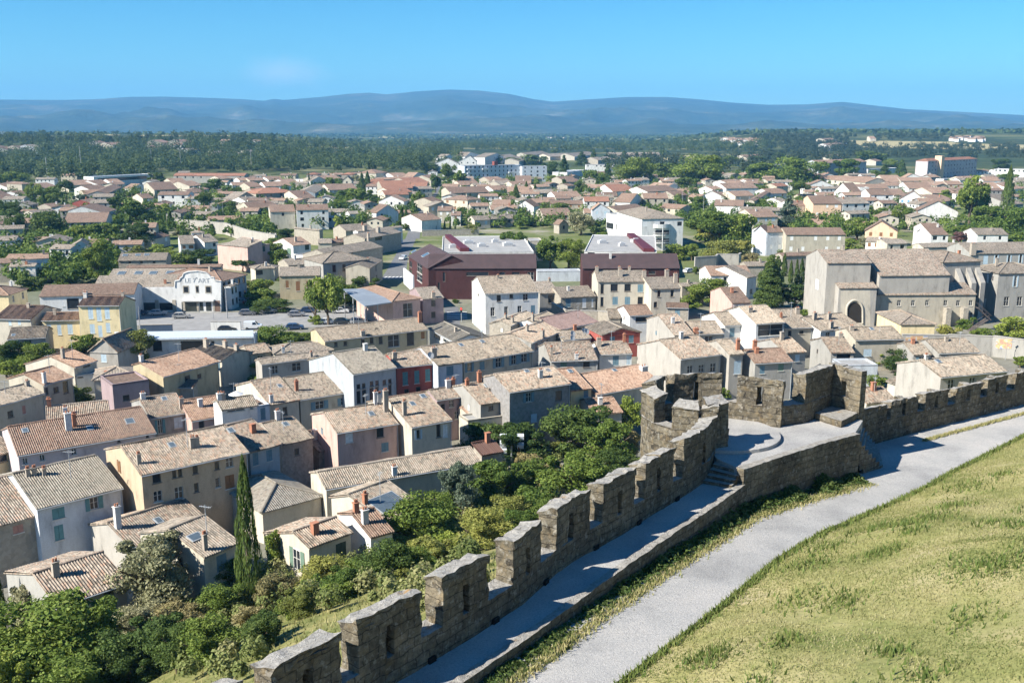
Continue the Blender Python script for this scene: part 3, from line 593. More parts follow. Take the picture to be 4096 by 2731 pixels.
h('b0',(1400,1192),(1880,1062),(1160,1077),6,'olive','orange','long curving pale roof with orange edge tiles',win=[(1605,1210,48,64),(1705,1186,34,42)],bk=2,ch=[(1065,1080,50,30,'w')])
h('b0',(960,1257),(1270,1212),(1230,1180),6.5,'mauve','brown','mauve block with flat top and two low windows',typ='F',D=7,win=[(1080,1370,60,50),(1230,1350,50,50)])
h('b0',(1610,992),(1892,1052),(1800,912),5,'cream','tan','tan roofed house with three chimneys below the station',ch=[(1765,935,60,40),(1945,930,50,36),(2050,965,40,36)],bk=6)
h('b0',(2130,992),(2325,977),(2060,937),4.5,'grey','tan','small tan roof near the station trees')
h('b0',(745,975),(1010,985),(880,868),5,'concrete','mix','concrete sided house with pinkish roof behind the round tree',typ='G',D=10)
h('b0',(1290,1275),(1650,1285),(1300,1210),3.5,'brown' if False else 'stone','brown','low brown sheds behind the grey fronted house',mono=True)
h('b0',(1005,200),(1420,191),(1030,135),6.5,'stone','tan','stone barn with three roof windows and three small openings',win=[(1110,212,24,20),(1210,212,24,20),(1318,212,24,20)],sk=[(1070,152,1.5,1.5),(1180,150,1.5,1.5),(1255,148,1.5,1.5)],name='barn',cat='barn')
h('b0',(2115,82),(2315,56),(1945,45),8,'pink','tan','pink house with two rows of dark shutters on its end wall',typ='X',cp=(1945,45),slope=.22,win=[(2212,97,18,44,'c:dg'),(2257,95,22,50,'c:dg'),(2212,180,18,40,'c:dg')],ch=[(2150,55,30,18)])
h('b0',(1945,45),(2115,80),(2130,2),8,'pink','tan','sunlit end of the pink house with narrow shutters',mono=True,win=[(1985,102,16,52,'c:dg'),(2030,106,18,52,'c:dg'),(2073,108,18,52,'c:dg'),(1990,180,22,46,'c:dg'),(2075,185,22,46,'c:dg')])
h('b0',(415,97),(600,100),(425,55),6,'white','tan','white row house with tan roof by the purple bush',aw=(3,2,'d'))
h('b0',(600,78),(770,72),(690,25),6.5,'white','tan','white gabled house with one square window, left district',typ='G',win=[(655,120,26,32)])
h('b0',(215,186),(420,176),(225,140),7,'white','orange','white cube house with orange roof near the purple bush',win=[(330,215,30,50,'c:pb')])
h('b0',(70,250),(300,246),(130,220),5.5,'white','tan','low white house with blue shadowed end wall',win=[(190,300,22,60,'c:pb')])
h('b0',(40,182),(210,180),(60,140),6,'cream','orange','cream house with orange roof at the left, third row')
h('b0',(-20,220),(95,216),(0,178),6,'stone','brown','dark gabled house at the left edge near white villas')
h('b0',(2170,262),(2352,262),(2260,200),4,'cream','tan','open carport house with white posts',typ='X',D=6,win=[(2230,300,70,50)])
# ---------------- church quarter ----------------
h('b3',(660,218),(1045,216),(600,100),15,'concrete','mix','church nave with orange speckled roof and tall plain west wall',name='church',cat='church',bk=8,ch=[],sk=[],winL=[(575,400,28,90,'c:w')],gut=False)
h('b3',(1110,327),(1720,320),(1200,97),12,'concrete','mix','wider rear nave of the church with broad sloping roof',name='church_nave',cat='church',bk=9,slope=.4,gut=False)
h('b3',(1650,213),(1990,200),(1745,98),14,'concrete','mix','hipped apse end of the church with buttresses',name='church_apse',cat='church',typ='X',D=14)
h('b3',(762,432),(1095,430),(662,300),9.5,'concrete','mix','south porch aisle of the church above the gothic doorway',name='church_porch',cat='church porch',mono=True,gut=False)
h('b3',(1075,492),(1942,486),(1100,386),7.5,'beige','mix','long church hall with six small square windows',name='church_hall',cat='church hall',mono=True,win=[(1275,560,32,48,'f'),(1395,560,32,48,'f'),(1515,558,32,48,'f'),(1672,560,32,48,'f'),(1780,560,32,48,'f'),(1888,560,32,48,'f'),(1695,690,52,104,'f'),(1880,670,45,60,'f')])
h('b3',(1285,743),(1600,742),(1055,640),4.5,'yellow','tan','small cream pavilion with hipped roof in front of the church',typ='X',cp=(1060,640),name='pavilion',cat='pavilion')
h('b3',(2125,308),(2560,300),(1942,252),11,'grey','tan','three storey grey presbytery with pale blue shutters',typ='X',cp=(1942,252),win=[(2270,375,46,92,'o:pb'),(2193,545,42,78,'f'),(2305,545,42,78,'f'),(2175,735,42,72,'f')],winL=[(2035,350,18,80,'c:w'),(2078,350,10,40),(2012,560,14,80,'c:w')],name='presbytery',cat='presbytery')
h('b3',(1890,138),(2600,130),(1500,45),9,'grey','tan','long grey house with open blue shutters behind the church',win=[(2015,190,40,75,'c:pb'),(2105,188,40,75,'o:pb'),(2215,188,40,72,'o:pb'),(2315,182,40,72,'o:pb')],ch=[(1948,170,70,40)])
h('b3',(1485,85),(1900,75),(1520,45),8,'cream','tan','cream house part hidden behind the church ridge')
h('b3',(1330,105),(1000+0,100),(1180,60),4,'cream','tan','low cream roof right behind the church ridge') if False else None
h('b3',(1400,1003),(1560,1000),(1350,896),4.2,'grey','tan','low roofed house by the small cypress and garden wall',bk=3)
h('b3',(1620,992),(1970,980),(1512,870),4.2,'grey','tan','wide low roof just below the garden wall',bk=4)
h('b3',(1640,1197),(2215,1142),(1480,1045),5.5,'concrete','tan','house with grey gable behind the right hand battlements',sk=[(1610,1060)],ch=[(1490,1035,30,26,'w')],bk=5)
h('b3',(1000,1420),(1262,1402),(975,1285),4,'cream','mix','low roof immediately behind the right hand battlements')
h('b3',(1160,1225),(1290,1272),(1240,1170),3.5,'cream','tan','tiny tiled outhouse in the garden of the grey gable house')
h('b3',(800,1092),(1095,1087),(1090,1080),4,'bluewhite','flat','white walled yard building behind the tower',typ='F',D=5)
h('b2',(1800,326),(2160,322),(1755,240),6,'white','orange','white house with orange roof and five grey shuttered windows',win=[(1855,360,30,60,'c:pb'),(1925,370,28,66,'d'),(2010,370,28,66,'d'),(2100,370,28,66,'c:pb')])
h('b2',(1560,420),(1760,410),(1570,385),5,'stone','tan','low tan roof left of the church quarter fig tree')
h('b2',(1985,560),(2150,555),(1960,420),6,'pink','brown','pink house with brown roof between the leafy tree and cedar')
h('b2',(2110,245),(2330,240),(2120,205),4,'stone','tan','long low roof behind the orange roofed white house')
h('b3',(280,160),(560,150),(320,128),6,'stone','brown','brown roof behind the cluster of dark cypresses',)
h('b3',(-20,345),(65,330),(0,210),6,'white','tan','white house left of the big dark cedar')
# ---------------- districts across the flat land ----------------
def rows(t, txt, dist):
    for ln in txt.strip().splitlines():
        p = ln.split(); ty = p[0]; v = [float(q) for q in p[1:8]]; w, r = p[8], p[9]; kw = {}
        for q in p[10:]:
            a, b = q.split('='); kw[a] = (tuple(int(e) if e.isdigit() else e for e in b.split(',')) if a == 'aw' else float(b))
        kw.setdefault('aw', (max(1, int(v[2]-v[0])//60), 1 if v[6] < 5 else 2, random.choice(['d','d','c:w','c:pb','c:br'])))
        house(t, (v[0], v[1]), (v[2], v[3]), (v[4], v[5]), v[6], w, r, typ=ty, dist=dist, grp='houses of the far districts', **kw)
rows('a0', '''
H 40 1070 160 1045 60 1000 5 cream orange
H 165 1022 255 1012 182 985 5 white orange
X 185 935 280 930 200 893 8 stone brown
H 350 970 505 957 385 920 5 white orange
H 585 945 790 937 590 900 5 beige orange
H 840 937 955 927 860 893 5 white orange
H 967 932 1070 927 972 888 5 white orange
H 720 1020 930 1012 742 982 5 beige orange
H 790 990 950 978 805 940 6 white brown
H 920 1017 1045 957 955 940 6 grey brown
G 1130 972 1282 962 1200 930 4 white orange
H 1320 985 1527 977 1342 915 6 beige brown
H 1490 937 1620 932 1502 882 5 beige orange
H 1622 952 1740 942 1650 902 5 cream orange
H 1480 862 2090 864 1500 838 6 grey red aw=9,1,d
H 1990 947 2190 942 2020 916 5 bluewhite orange
H 1345 1027 1610 1027 1352 995 7 white brown aw=3,2,d
X 1580 1062 1720 1060 1640 1025 6 white tan
H 1222 1057 1320 1052 1240 1012 6 cream brown
G 2012 1062 2190 1045 2110 1000 5 stone tan
H 2205 1012 2352 1002 2210 968 6 stone red
H 2130 1142 2352 1132 2152 1085 6 beige brown
H 770 1092 857 1075 802 1047 5 red orange
H 540 1264 905 1257 482 1180 7 cream brown aw=7,1,d
H 280 1180 480 1160 450 1140 6 cream tan
H 1330 1400 1460 1372 1360 1345 4 cream brown
H 1540 1447 1665 1442 1533 1372 5 white tan
X 1632 1352 1752 1348 1690 1328 7 white tan
H 1748 1432 1870 1422 1742 1362 5 white tan
H 1880 890 2080 880 1900 862 4 cream orange
H 60 960 180 950 80 920 5 white orange
H 0 1030 100 1020 20 985 5 cream brown
H 440 1130 550 1120 450 1095 5 stone brown
H 900 1180 1000 1150 880 1075 6 white brown
H 2050 905 2200 900 2060 878 5 white orange
H 1640 1010 1760 1000 1650 975 5 cream brown
H 2100 1080 2240 1070 2110 1040 5 white tan
''', 'left district below the riverside wood')
rows('a1', '''
H 170 1172 387 1167 165 1110 8 cream brown aw=1,1,d
H 395 1157 672 1152 395 1107 9 white brown aw=3,3,d
F 668 1215 772 1212 760 1205 5 bluegrey metal D=6 aw=3,1,d
X 50 1017 397 1002 120 958 7 stone red aw=4,1,d
H 20 1132 240 1114 32 1082 6 beige brown
H 420 1057 560 1050 452 985 5 cream brown
H 560 1010 645 960 540 945 6 bluegrey tan
H 680 985 925 977 692 933 5 cream brown
H 1020 932 1135 932 1030 888 6 stone red
H 1135 972 1395 967 1132 888 7 stone red
H 1362 927 1532 917 1382 875 6 stone red
H 1370 957 1512 957 1372 918 6 stone red
G 785 905 872 905 830 865 6 cream orange
G 515 912 667 907 590 868 5 white tan
X 480 852 580 852 530 820 8 grey red
X 778 852 880 852 830 818 8 stone red
X 1080 842 1182 832 1120 800 8 cream orange
F 390 890 510 895 500 885 5 white flat D=8
H 130 955 355 948 182 912 4 white orange
G 1395 872 1545 857 1440 832 6 white orange
H 1235 872 1365 867 1250 836 5 white orange
H 1155 1027 1362 1022 1162 986 6 cream red
G 1095 1078 1320 1082 1200 1030 6 white orange
G 1078 1182 1275 1172 1180 1110 6 white brown aw=2,1,d
H 1718 1012 2052 1002 1722 958 6 beige brown aw=5,2,d
X 1650 1062 1862 1072 1750 1025 7 cream brown
H 1578 1090 1660 1080 1585 1038 5 beige brown
H 2070 1107 2230 1107 2082 1065 5 cream orange
H 2055 1152 2277 1152 2062 1110 5 bluewhite orange aw=5,1,c:b
H 1470 1247 1640 1232 1602 1172 5 white orange
H 1600 1162 1722 1162 1602 1122 6 beige brown
H 1718 1202 1802 1202 1722 1166 5 white brown
G 1525 1127 1737 1120 1640 1085 7 beige tan
H 1920 1242 2060 1237 1932 1203 4 cream tan
H 2065 1232 2250 1227 2072 1190 4 stone tan
H 1810 910 1940 905 1830 880 5 beige orange
H 1805 945 1975 940 1830 905 5 cream orange
H 2050 905 2175 900 2070 870 5 stone orange
H 2060 930 2250 925 2080 905 5 stone tan
H 2080 985 2230 980 2110 945 5 white orange
H 160 900 290 895 170 870 5 white orange
H 600 905 720 895 610 860 5 beige orange
H 700 890 790 885 710 855 5 beige orange
H 0 905 130 900 20 880 5 beige orange
H 1060 862 1210 857 1080 835 5 cream orange
H 1550 890 1640 880 1560 850 6 beige orange
H 300 925 420 918 310 890 4 white orange
H 850 1190 985 1185 930 1160 4 white grey
H 2060 1230 2140 1225 2100 1205 4 cream tan
H 1215 1010 1390 1000 1225 960 6 cream red
H 0 960 110 955 20 920 5 beige orange
''', 'district left of the straight street')
rows('a2', '''
H 480 1047 702 1042 492 995 5 white orange
H 720 1082 937 1082 732 1040 7 white red
G 785 1155 948 1155 855 1100 7 bluewhite orange aw=2,1,c:pb
H 965 997 1152 992 977 935 5 white red
H 830 1037 1007 1037 842 1000 5 cream brown
G 955 1090 1112 1092 1020 1040 5 cream orange
H 1230 1057 1442 1057 1225 1008 7 beige orange aw=3,1,d
G 1115 1090 1228 1065 1175 1012 6 white orange
H 1350 1132 1540 1147 1362 1093 5 beige orange
H 1020 1167 1252 1142 1032 1113 6 cream brown
H 372 1202 622 1197 377 1140 5 cream brown aw=2,1,c:r
G 505 1282 592 1277 545 1238 4 stone brown D=5 aw=1,1,d
G 135 1122 292 1127 210 1072 6 white brown aw=1,1,d
H 290 1095 442 1090 205 1060 5 beige orange
H 330 1012 482 1007 337 978 5 stone tan
H 130 907 267 907 137 860 6 beige brown
H 60 1002 252 1002 72 955 5 stone orange
H 565 917 692 912 577 865 5 stone brown
F 575 832 730 812 720 800 6 white metal D=14
H 745 967 922 967 762 935 5 white orange
F 735 768 1030 768 1028 757 7 white flat D=10 aw=8,1,d
H 1255 952 1422 962 1267 915 5 white orange
H 1265 1002 1520 985 1282 948 5 white brown
H 1490 1032 1612 1027 1502 990 5 stone brown
G 1700 1042 1927 1047 1812 990 5 white orange
H 1605 1042 1712 1047 1622 1015 5 cream orange
H 1830 1117 2082 1122 1842 1065 5 white brown
H 1820 982 1912 977 1832 948 5 white orange
H 1935 972 2212 967 1962 923 5 white brown
H 1950 927 2082 917 1962 893 5 white orange
G 2062 925 2222 920 2140 890 4 white orange
H 2015 1037 2182 1032 2032 990 6 cream orange
H 2180 1080 2310 1000 2160 1060 6 cream brown
H 250 690 420 672 262 658 5 cream tan
H 430 700 640 690 450 672 5 cream tan
H 930 690 1370 690 942 662 5 cream tan
H 0 720 160 700 20 682 5 cream tan
H 165 740 250 720 180 695 5 cream tan
H 840 730 990 722 860 700 5 stone tan
H 640 700 830 680 660 655 5 cream tan
H 2120 710 2260 700 2150 680 6 cream orange
H 0 940 120 935 20 905 5 stone tan
H 120 945 262 940 140 908 5 cream orange
H 300 960 430 955 320 935 5 cream orange
H 250 1010 330 1010 260 975 5 beige orange
H 580 950 640 945 590 925 5 stone orange
H 1690 935 1740 930 1700 900 5 white orange
H 0 1100 95 1095 10 1065 5 white orange
H 0 1150 145 1152 10 1110 5 white tan aw=3,1,c:pb
H 0 1225 110 1225 10 1190 4 cream tan aw=3,1,d
H 430 1105 710 1105 440 1070 5 stone brown
H 720 1180 785 1180 730 1140 5 beige orange
F 2005 745 2150 740 2148 725 5 white metal D=12
F 2250 770 2352 770 2350 750 6 white flat D=12
''', 'district right of the straight street')
rows('a3', '''
H 35 1217 242 1212 47 1145 6 cream brown
H 150 1347 305 1342 62 1292 8.5 bluewhite brown aw=2,2,c:w
G 25 1340 147 1347 85 1288 8.5 bluewhite brown D=6 aw=1,2,c:w
H 310 1367 822 1367 322 1303 8 beige brown aw=5,2,c:w
H 370 1122 517 1117 382 1073 6 white brown
H 540 1102 787 1102 547 1030 8 peach brown aw=3,2,c:w
H 795 1102 1027 1097 802 1043 8 white tan aw=3,2,d
H 1030 1027 1227 1027 1037 975 8 white brown aw=2,2,d
H 1230 1032 1342 1032 1237 973 6 white brown
G 1275 1060 1492 1065 1400 993 6 white brown aw=4,1,c:lb
G 1420 1165 1788 1170 1610 1078 6.5 white brown aw=3,1,c:w
G 978 1332 1268 1342 1125 1248 6 peach brown aw=3,1,c:br
H 1550 1367 1702 1367 1425 1265 6 white brown aw=2,1,d
G 1420 1340 1560 1347 1490 1298 6 white brown aw=1,1,c:br
H 1945 1367 2215 1367 1932 1308 4.5 white tan aw=2,1,d
H 985 1422 1180 1432 1002 1383 3.5 white tan
H 1175 1445 1350 1440 1190 1400 3.5 cream tan
G 490 947 722 947 610 900 5 white brown
H 590 892 812 897 602 858 5 white orange
H 690 897 985 922 722 853 6 cream orange
G 715 1000 872 1012 790 922 6 white brown
F 875 950 940 962 935 945 7 white flat D=6
H 910 972 1192 970 922 933 6 white orange
H 980 912 1282 914 992 883 5 cream orange
H 1130 887 1290 887 1142 856 5 cream orange
H 1290 907 1572 907 1302 876 5 cream orange
G 1320 882 1492 882 1390 843 5 white orange
H 1360 972 1572 972 1372 915 5 white orange
H 1500 942 1682 942 1512 910 5 white orange
H 1690 937 1822 937 1692 903 5 beige orange
H 1560 1012 1762 1007 1592 958 5 cream orange
H 1940 982 2162 982 1947 913 5 bluewhite orange
H 2000 907 2147 907 2012 870 5 white orange
H 1200 945 1310 940 1210 915 5 cream orange
H 1830 900 1990 895 1840 865 5 cream orange
H 2240 980 2345 970 2250 910 5 white orange
H 2230 1110 2345 1100 2260 990 5 grey tan
H 1620 1090 1760 1070 1640 1020 5 cream orange
H 2000 1050 2140 1040 2010 1000 5 cream tan
H 0 920 95 915 10 890 5 white orange
H 230 955 330 950 240 925 5 beige red
H 170 1015 320 1010 190 970 5 white orange
H 265 1085 330 1080 270 1045 5 white tan
H 590 755 1000 742 545 728 12 bluegrey orange aw=10,2,d
F 115 780 345 760 340 745 8 white flat D=12 aw=5,1,d
F 2085 805 2400 812 2390 780 9 white metal D=14 aw=8,1,d
F 1660 890 1800 885 1790 860 5 white flat D=8
F 1010 805 1270 795 1260 780 5 white flat D=10 aw=6,1,d
H 20 700 120 690 30 678 5 cream orange
H 700 700 790 695 710 680 5 cream orange
H 1080 740 1130 735 1085 715 5 cream orange
H 650 560 740 555 655 540 6 cream orange
H 690 610 830 600 700 580 6 white orange
H 1030 545 1080 545 1035 525 6 cream orange
''', 'district on the right')  # bluegrey on the long orange-roofed block puts its wall's shade into the colour
rows('a0', '''
H 870 585 920 580 875 560 6 cream orange
H 970 605 1100 600 980 575 6 cream orange
H 1380 580 1460 575 1385 552 6 beige orange
H 1555 575 1640 570 1560 550 6 beige orange
H 1330 625 1400 620 1340 600 6 cream orange
H 1480 600 1550 600 1490 580 6 white orange
H 1610 645 1720 640 1620 625 6 white tan
H 1880 570 1950 570 1885 550 6 cream orange
H 2190 570 2250 565 2195 550 6 white orange
H 1840 670 1940 665 1850 650 6 cream tan
H 60 640 140 632 65 610 6 cream brown
H 170 625 280 620 180 600 6 beige brown
H 310 625 390 620 320 590 6 white tan
H 0 625 70 620 5 590 6 beige brown
H 2120 660 2200 655 2130 640 6 cream tan
''', 'wooded rise on the left')
# ---------------- landmarks ----------------
h('b1',(1520,265),(315,263),(1660,140),8.5,'burg','burg','long burgundy metal clad block with ribbed roof, left of the courtyard trees',tb='b2',slope=.62,bk=3,gut=False,name='apartment_building',cat='building',
  win=[(1660,337,20,78),(1945,312,190,34),(20,310,46,30,'d','b2'),(135,310,66,30,'d','b2'),(1615,430,20,90),(262,330,56,70,'f','b2')],dist='x')
h('b1',(1350,157),(1518,267),(1530,50),8.5,'burg','burg','corner wing of the burgundy block with tilted roof windows',slope=.5,bk=3,gut=False,name='apartment_building',cat='building',
  win=[(1450,262,44,84,'f'),(1450,345,44,64,'f'),(1375,230,20,50),(1375,300,20,50)],sk=[(1500,150,3,2.2),(1570,180,3,2.0),(1400,120,2.2,1.6)])
h('b2',(705,264),(1540,262),(712,137),8.5,'burg','burg','second burgundy metal clad block, right of the courtyard trees',slope=.62,bk=3,gut=False,name='apartment_building',cat='building',win=[(1120,300,60,30),(1300,300,60,30)])
fl1 = h('b1',(1640,128),(290,122),(1545,-10),8.5,'white','flat','flat white roofed rear wing behind the left burgundy block',tb='b2',typ='F',name='flat_building',cat='building')
fl2 = h('b2',(720,118),(1340,128),(1100,-20),8.5,'white','flat','flat white roofed rear wing behind the right burgundy block',typ='F',name='flat_building',cat='building',win=[(780,85+50,60,30)])
h('b2',(255,30),(375,28),(372,20),7,'cream','flat','cream stair block between the two courtyard trees',typ='F',D=10,name='flat_building',cat='building')
h('b2',(318,290),(695,285),(690,262),3.2,'bluewhite','metal','low link building with glass railing between the burgundy blocks',typ='F',D=5,name='link_building',cat='building',win=[(480,395,36,34),(600,400,66,34)])
for (fl_, lst) in ((fl1, [(.12,.3,2.2),(.3,.55,3),(.45,.35,2.5),(.62,.6,2),(.75,.4,3)]), (fl2, [(.2,.5,2.5),(.5,.35,2),(.7,.6,3)])):
    for (fx, fy, sz) in lst:
        b_ = MB(); o_ = fl_['fnw'](fx*fl_['W'], fy*fl_['D'], -.24); b_.cbox(o_, sz, sz*.7, 1.0, .3); b_.cbox(o_+Z*1.0, sz*.5, sz*.4, .3, .3)
        b_.build('rooftop_unit', plain('unit_paint', (.5,.5,.49), .5), fl_['roof'], fl_['org'])
    b_ = MB(); f = fl_['fnw']; Wd, Dp = fl_['W'], fl_['D']
    p = [(.03,.95),(.10,.95),(.30,.08),(.20,.08)] if fl_ is fl1 else [(.55,.98),(.66,.98),(.97,.05),(.82,.05)]
    q = [f(a*Wd, c*Dp, .9) for a, c in p]; q2 = [x - Z*1.1 for x in q]
    b_.face(q, 0, [(0,0),(4,0),(4,20),(0,20)]); b_.face(q2[::-1])
    for i in range(4): b_.face([q2[i], q2[(i+1)%4], q[(i+1)%4], q[i]])
    b_.build('red_roof_strip', plain('red_sheet', (.10,.022,.027), .6), fl_['roof'], fl_['org'])
# pale apartment house with rounded balconies
ap = h('a2',(1210,1232),(1578,1226),(1300,1140),12,'white','tan','pale apartment house with tiled hip roof and rounded balconies',typ='X',cp=(1095,1165),slope=.3,name='apartment_house',cat='apartment house',gut=False,
  win=[(1240,1275,44,42,'c:w'),(1388,1275,40,42,'f'),(1537,1273,40,36,'f'),(1183,1350,40,24,'f'),(1590,1345,45,38,'c:w'),(1590,1415,45,38,'c:w'),(1387,1350,120,44,'d'),(1387,1425,120,50,'d')])
for k in range(3):
    zc = -3.3-2.9*k; b_ = MB(); f = ap['fnw']; xc = ap['W']*.48; pts = [f(xc+3.2*math.cos(a)*1.0, .3-1.6*abs(math.sin(a)), zc) for a in [math.pi*i/10 for i in range(11)]]
    hgt = 1.0 if k else 1.3
    for p, q in zip(pts, pts[1:]): b_.face([p, q, q+Z*(hgt if k == 0 else .25), p+Z*(hgt if k == 0 else .25)]); b_.face([p-Z*.2, q-Z*.2, q, p])
    b_.face(pts); b_.face([p-Z*.2 for p in pts][::-1])
    if k:
        for p, q in zip(pts, pts[1:]): b_.tube(p+Z*.6, q+Z*.6, .05, n=5); b_.tube(p+Z*1.0, q+Z*1.0, .06, n=5)
    b_.tube(f(xc, -1.2, zc-2.9), f(xc, -1.2, zc), .18)
    b_.build('balcony', wallmat('white'), ap['root'], ap['org'])
h('a2',(910,1180),(1205,1235),(1100,1160),9.5,'white','flat','stepped terrace wing of the pale apartment house',typ='F',D=9,name='apartment_wing',cat='apartment house',
  win=[(935,1215,50,40,'c:w'),(1010,1225,55,45,'c:w'),(1090,1240,55,45,'c:w'),(1165,1255,50,40,'c:w'),(940,1290,60,50),(1020,1305,60,50),(1100,1325,60,50)])
# distant apartment blocks
def blk(*a, **k): return h(*a, name='apartment_block', cat='apartment block', gut=False, **k)
b1_ = blk('a1',(1835,778),(185,768),(100,762),14,'bluewhite','flat','long four storey white apartment block with red stair cap',tb='a2',typ='F',D=12,aw=(14,4,'d'))
for (fx, lv) in ((.04,0),(.04,1),(.04,2),(.3,0),(.3,2),(.28,3),(.76,1),(.76,2)):
    b_ = MB(); f = b1_['fnw']; o_ = f(fx*b1_['W'], -1.3, -3.4-3.3*lv); b_.box(o_, b1_['u']*6, -b1_['n']*1.25, Z*1.0); b_.build('balcony', wallmat('white'), b1_['root'], b1_['org'])
b_ = MB(); f = b1_['fnw']; b_.box(f(b1_['W']*.52,.6,-.25), b1_['u']*3.2, -b1_['n']*4, Z*3.4); b_.build('stair_cap', plain('cap_red', (.2,.06,.05)), b1_['root'], b1_['org'])
blk('a2',(190,782),(402,780),(395,772),13,'bluewhite','flat','white apartment block with blank end wall and red box',typ='F',D=10,aw=(4,4,'d'))
for q in (((1565,762),(1790,762),(1690,712)),((1660,705),(1760,702),(1712,678)),((1780,742),(1940,742),(1880,690)),((1840,700),(2010,692),(1890,660)),((2010,705),(2170,695),(2110,668))):
    h('a1',q[0],q[1],q[2],9,'white','flat' if False else 'tan',None,typ='G',D=16,dist='stepped estate',aw=(3,2,'d'),name='apartment_house',cat='apartment house',grp='stepped white houses')
bp = blk('a3',(1525,737),(1948,717),(1700,690),17,'lilac','red','five storey block with orange roof and peach stair tower',typ='X',cp=(1352,737),slope=.34,aw=(16,5,'d'))  # lilac puts the shade of the long front into the wall colour
b_ = MB(); f = bp['fnw']; b_.box(f(bp['W']*.20,-2.5,-17), bp['u']*5.5, -bp['n']*6, Z*21); b_.build('stair_tower', wallmat('peach'), bp['root'], bp['org'])
h('a0',(800,872),(1300,847),(1290,838),8,'white','metal','low sports stand with long dark opening',typ='F',D=12,name='sports_stand',cat='sports stand',win=[(1050,888,430,26)])
# cinema
pa, pb = atz('b0',1150,634,0), atz('b0',1890,637,0); cu = (pb-pa).normalized(); cn = Vector((cu.y,-cu.x,0)); cn = cn if cn.dot(CAM-pa) > 0 else -cn
def onpl(x, y, off=0, t='b0'):
    p0 = pa + cn*off; r = ray(t, x, y); return CAM + r*((p0-CAM).dot(cn)/r.dot(cn))
ro_ = empty('cinema', (pa+pb)/2, 'white art deco cinema with curved gable lettered LE 7 ART', 'cinema')
outl = [(1150,648),(1150,430),(1495,426),(1498,372),(1536,366),(1542,345),(1558,340),(1570,308),(1610,293),(1690,287),(1760,299),(1792,325),(1798,336),(1830,342),(1836,366),(1890,374),(1890,648)]
m_ = MB(); P_ = [onpl(*q) for q in outl]; Q_ = [p - cn*.6 for p in P_]; m_.face(P_); m_.face(Q_[::-1])
for i in range(len(P_)): m_.face([P_[i], P_[(i+1)%len(P_)], Q_[(i+1)%len(P_)], Q_[i]])
m_.build('facade', wallmat('white'), ro_, (pa+pb)/2)
m_ = MB()
for a_, b2_ in zip(outl[2:-2], outl[3:-1]): m_.tube(onpl(*a_, .06), onpl(*b2_, .06), .16, n=6)
m_.build('parapet_moulding', wallmat('white'), ro_, (pa+pb)/2)
def cin(name, x, y, w, hh, mat, off=.05, th=.12):
    a = onpl(x-w/2, y+hh/2, off); b = onpl(x+w/2, y+hh/2, off); c = onpl(x-w/2, y-hh/2, off); k = MB(); k.box(a - cn*th, b-a, cn*th, Z*(c.z-a.z)); return k.build(name, mat, ro_, (pa+pb)/2)
for q in ((1592,445,52,66),(1688,443,28,66),(1783,445,54,66)):
    o_ = cin('window', *q, wallmat('stone'), .05); cin('pane', q[0], q[1], q[2]*.7, q[3]*.72, GLASS, .07)
for q in ((1268,590,128,66),(1425,590,116,62)): cin('garage_opening', *q, GLASS, .05)
for q in ((1622,592,128,78),(1725,590,30,74),(1787,590,46,76)): cin('glass_door', *q, plain('dark_glass', (.03,.035,.03), .2, .6), .05)
cin('poster_bay', 1860, 586, 50, 92, plain('brown_bay', (.16,.10,.07)), .05)
for q in ((1346,582,32,96),(1494,582,30,96),(1576,582,20,96),(1694,582,18,96),(1832,582,14,96)): cin('stone_pier', *q, wallmat('stone'), .1, .15)
cin('canopy_slab', 1690, 540, 270, 14, wallmat('white'), .9, .9)
def text_mesh(name, s, loc, size, xd, mat, parent, org, nrm):
    cu_ = bpy.data.curves.new(name, 'FONT'); cu_.body = s; cu_.size = size; cu_.extrude = .03; cu_.align_x = 'CENTER'
    to = bpy.data.objects.new(name, cu_); C.objects.link(to); bpy.context.view_layer.update()
    me = bpy.data.meshes.new_from_object(to.evaluated_get(bpy.context.evaluated_depsgraph_get())); bpy.data.objects.remove(to)
    import mathutils
    M = mathutils.Matrix((xd, Z, nrm)).transposed().to_4x4(); M.translation = loc - org; me.transform(M); me.materials.clear(); me.materials.append(mat)
    o = bpy.data.objects.new(name, me); C.objects.link(o); o.parent = parent; return o
c0_ = (pa+pb)/2; sz_ = (onpl(1680,335).z-onpl(1680,384).z)*1.38; tm_ = plain('sign_lettering', (.44,.45,.45))
text_mesh('lettering', 'LE', onpl(1604,384,.05), sz_*.78, cu, tm_, ro_, c0_, cn); text_mesh('lettering', '7', onpl(1660,384,.05), sz_*.78, cu, tm_, ro_, c0_, cn)
text_mesh('lettering', 'e', onpl(1679,352,.05), sz_*.42, cu, tm_, ro_, c0_, cn); text_mesh('lettering', 'ART', onpl(1742,384,.05), sz_*.78, cu, tm_, ro_, c0_, cn)
# restaurant with steel canopy
rs = h('b1',(1217,547),(1470,520),(1400,400),6.5,'pink','orange','pink restaurant with clean orange hipped roof',typ='X',cp=(1040,432),slope=.3,name='restaurant',cat='restaurant',win=[(1350,620,82,118,'f')],ch=[])
b_ = MB(); a_, b2_ = onp = atz('b1',1325,330,rs['ze']+.2), atz('b1',1405,400,rs['ze']+.2)
d_ = (b2_-a_); b_.box(a_-Z*2.0, d_, Vector((d_.y,-d_.x,0)).normalized()*.4, Z*4.2); b_.build('sign_parapet', wallmat('white'), rs['root'], rs['org'])
zc_ = 6.6; cp_ = [atz('b1',q[0],q[1],zc_+q[2]) for q in ((790,440,.5),(1040,434,.3),(1213,552,0),(985,585,.3))]
cr = empty('steel_canopy', Vector((sum(p.x for p in cp_)/4, sum(p.y for p in cp_)/4, 0)), 'grey sheet metal canopy on thin posts beside the pink restaurant', 'canopy')
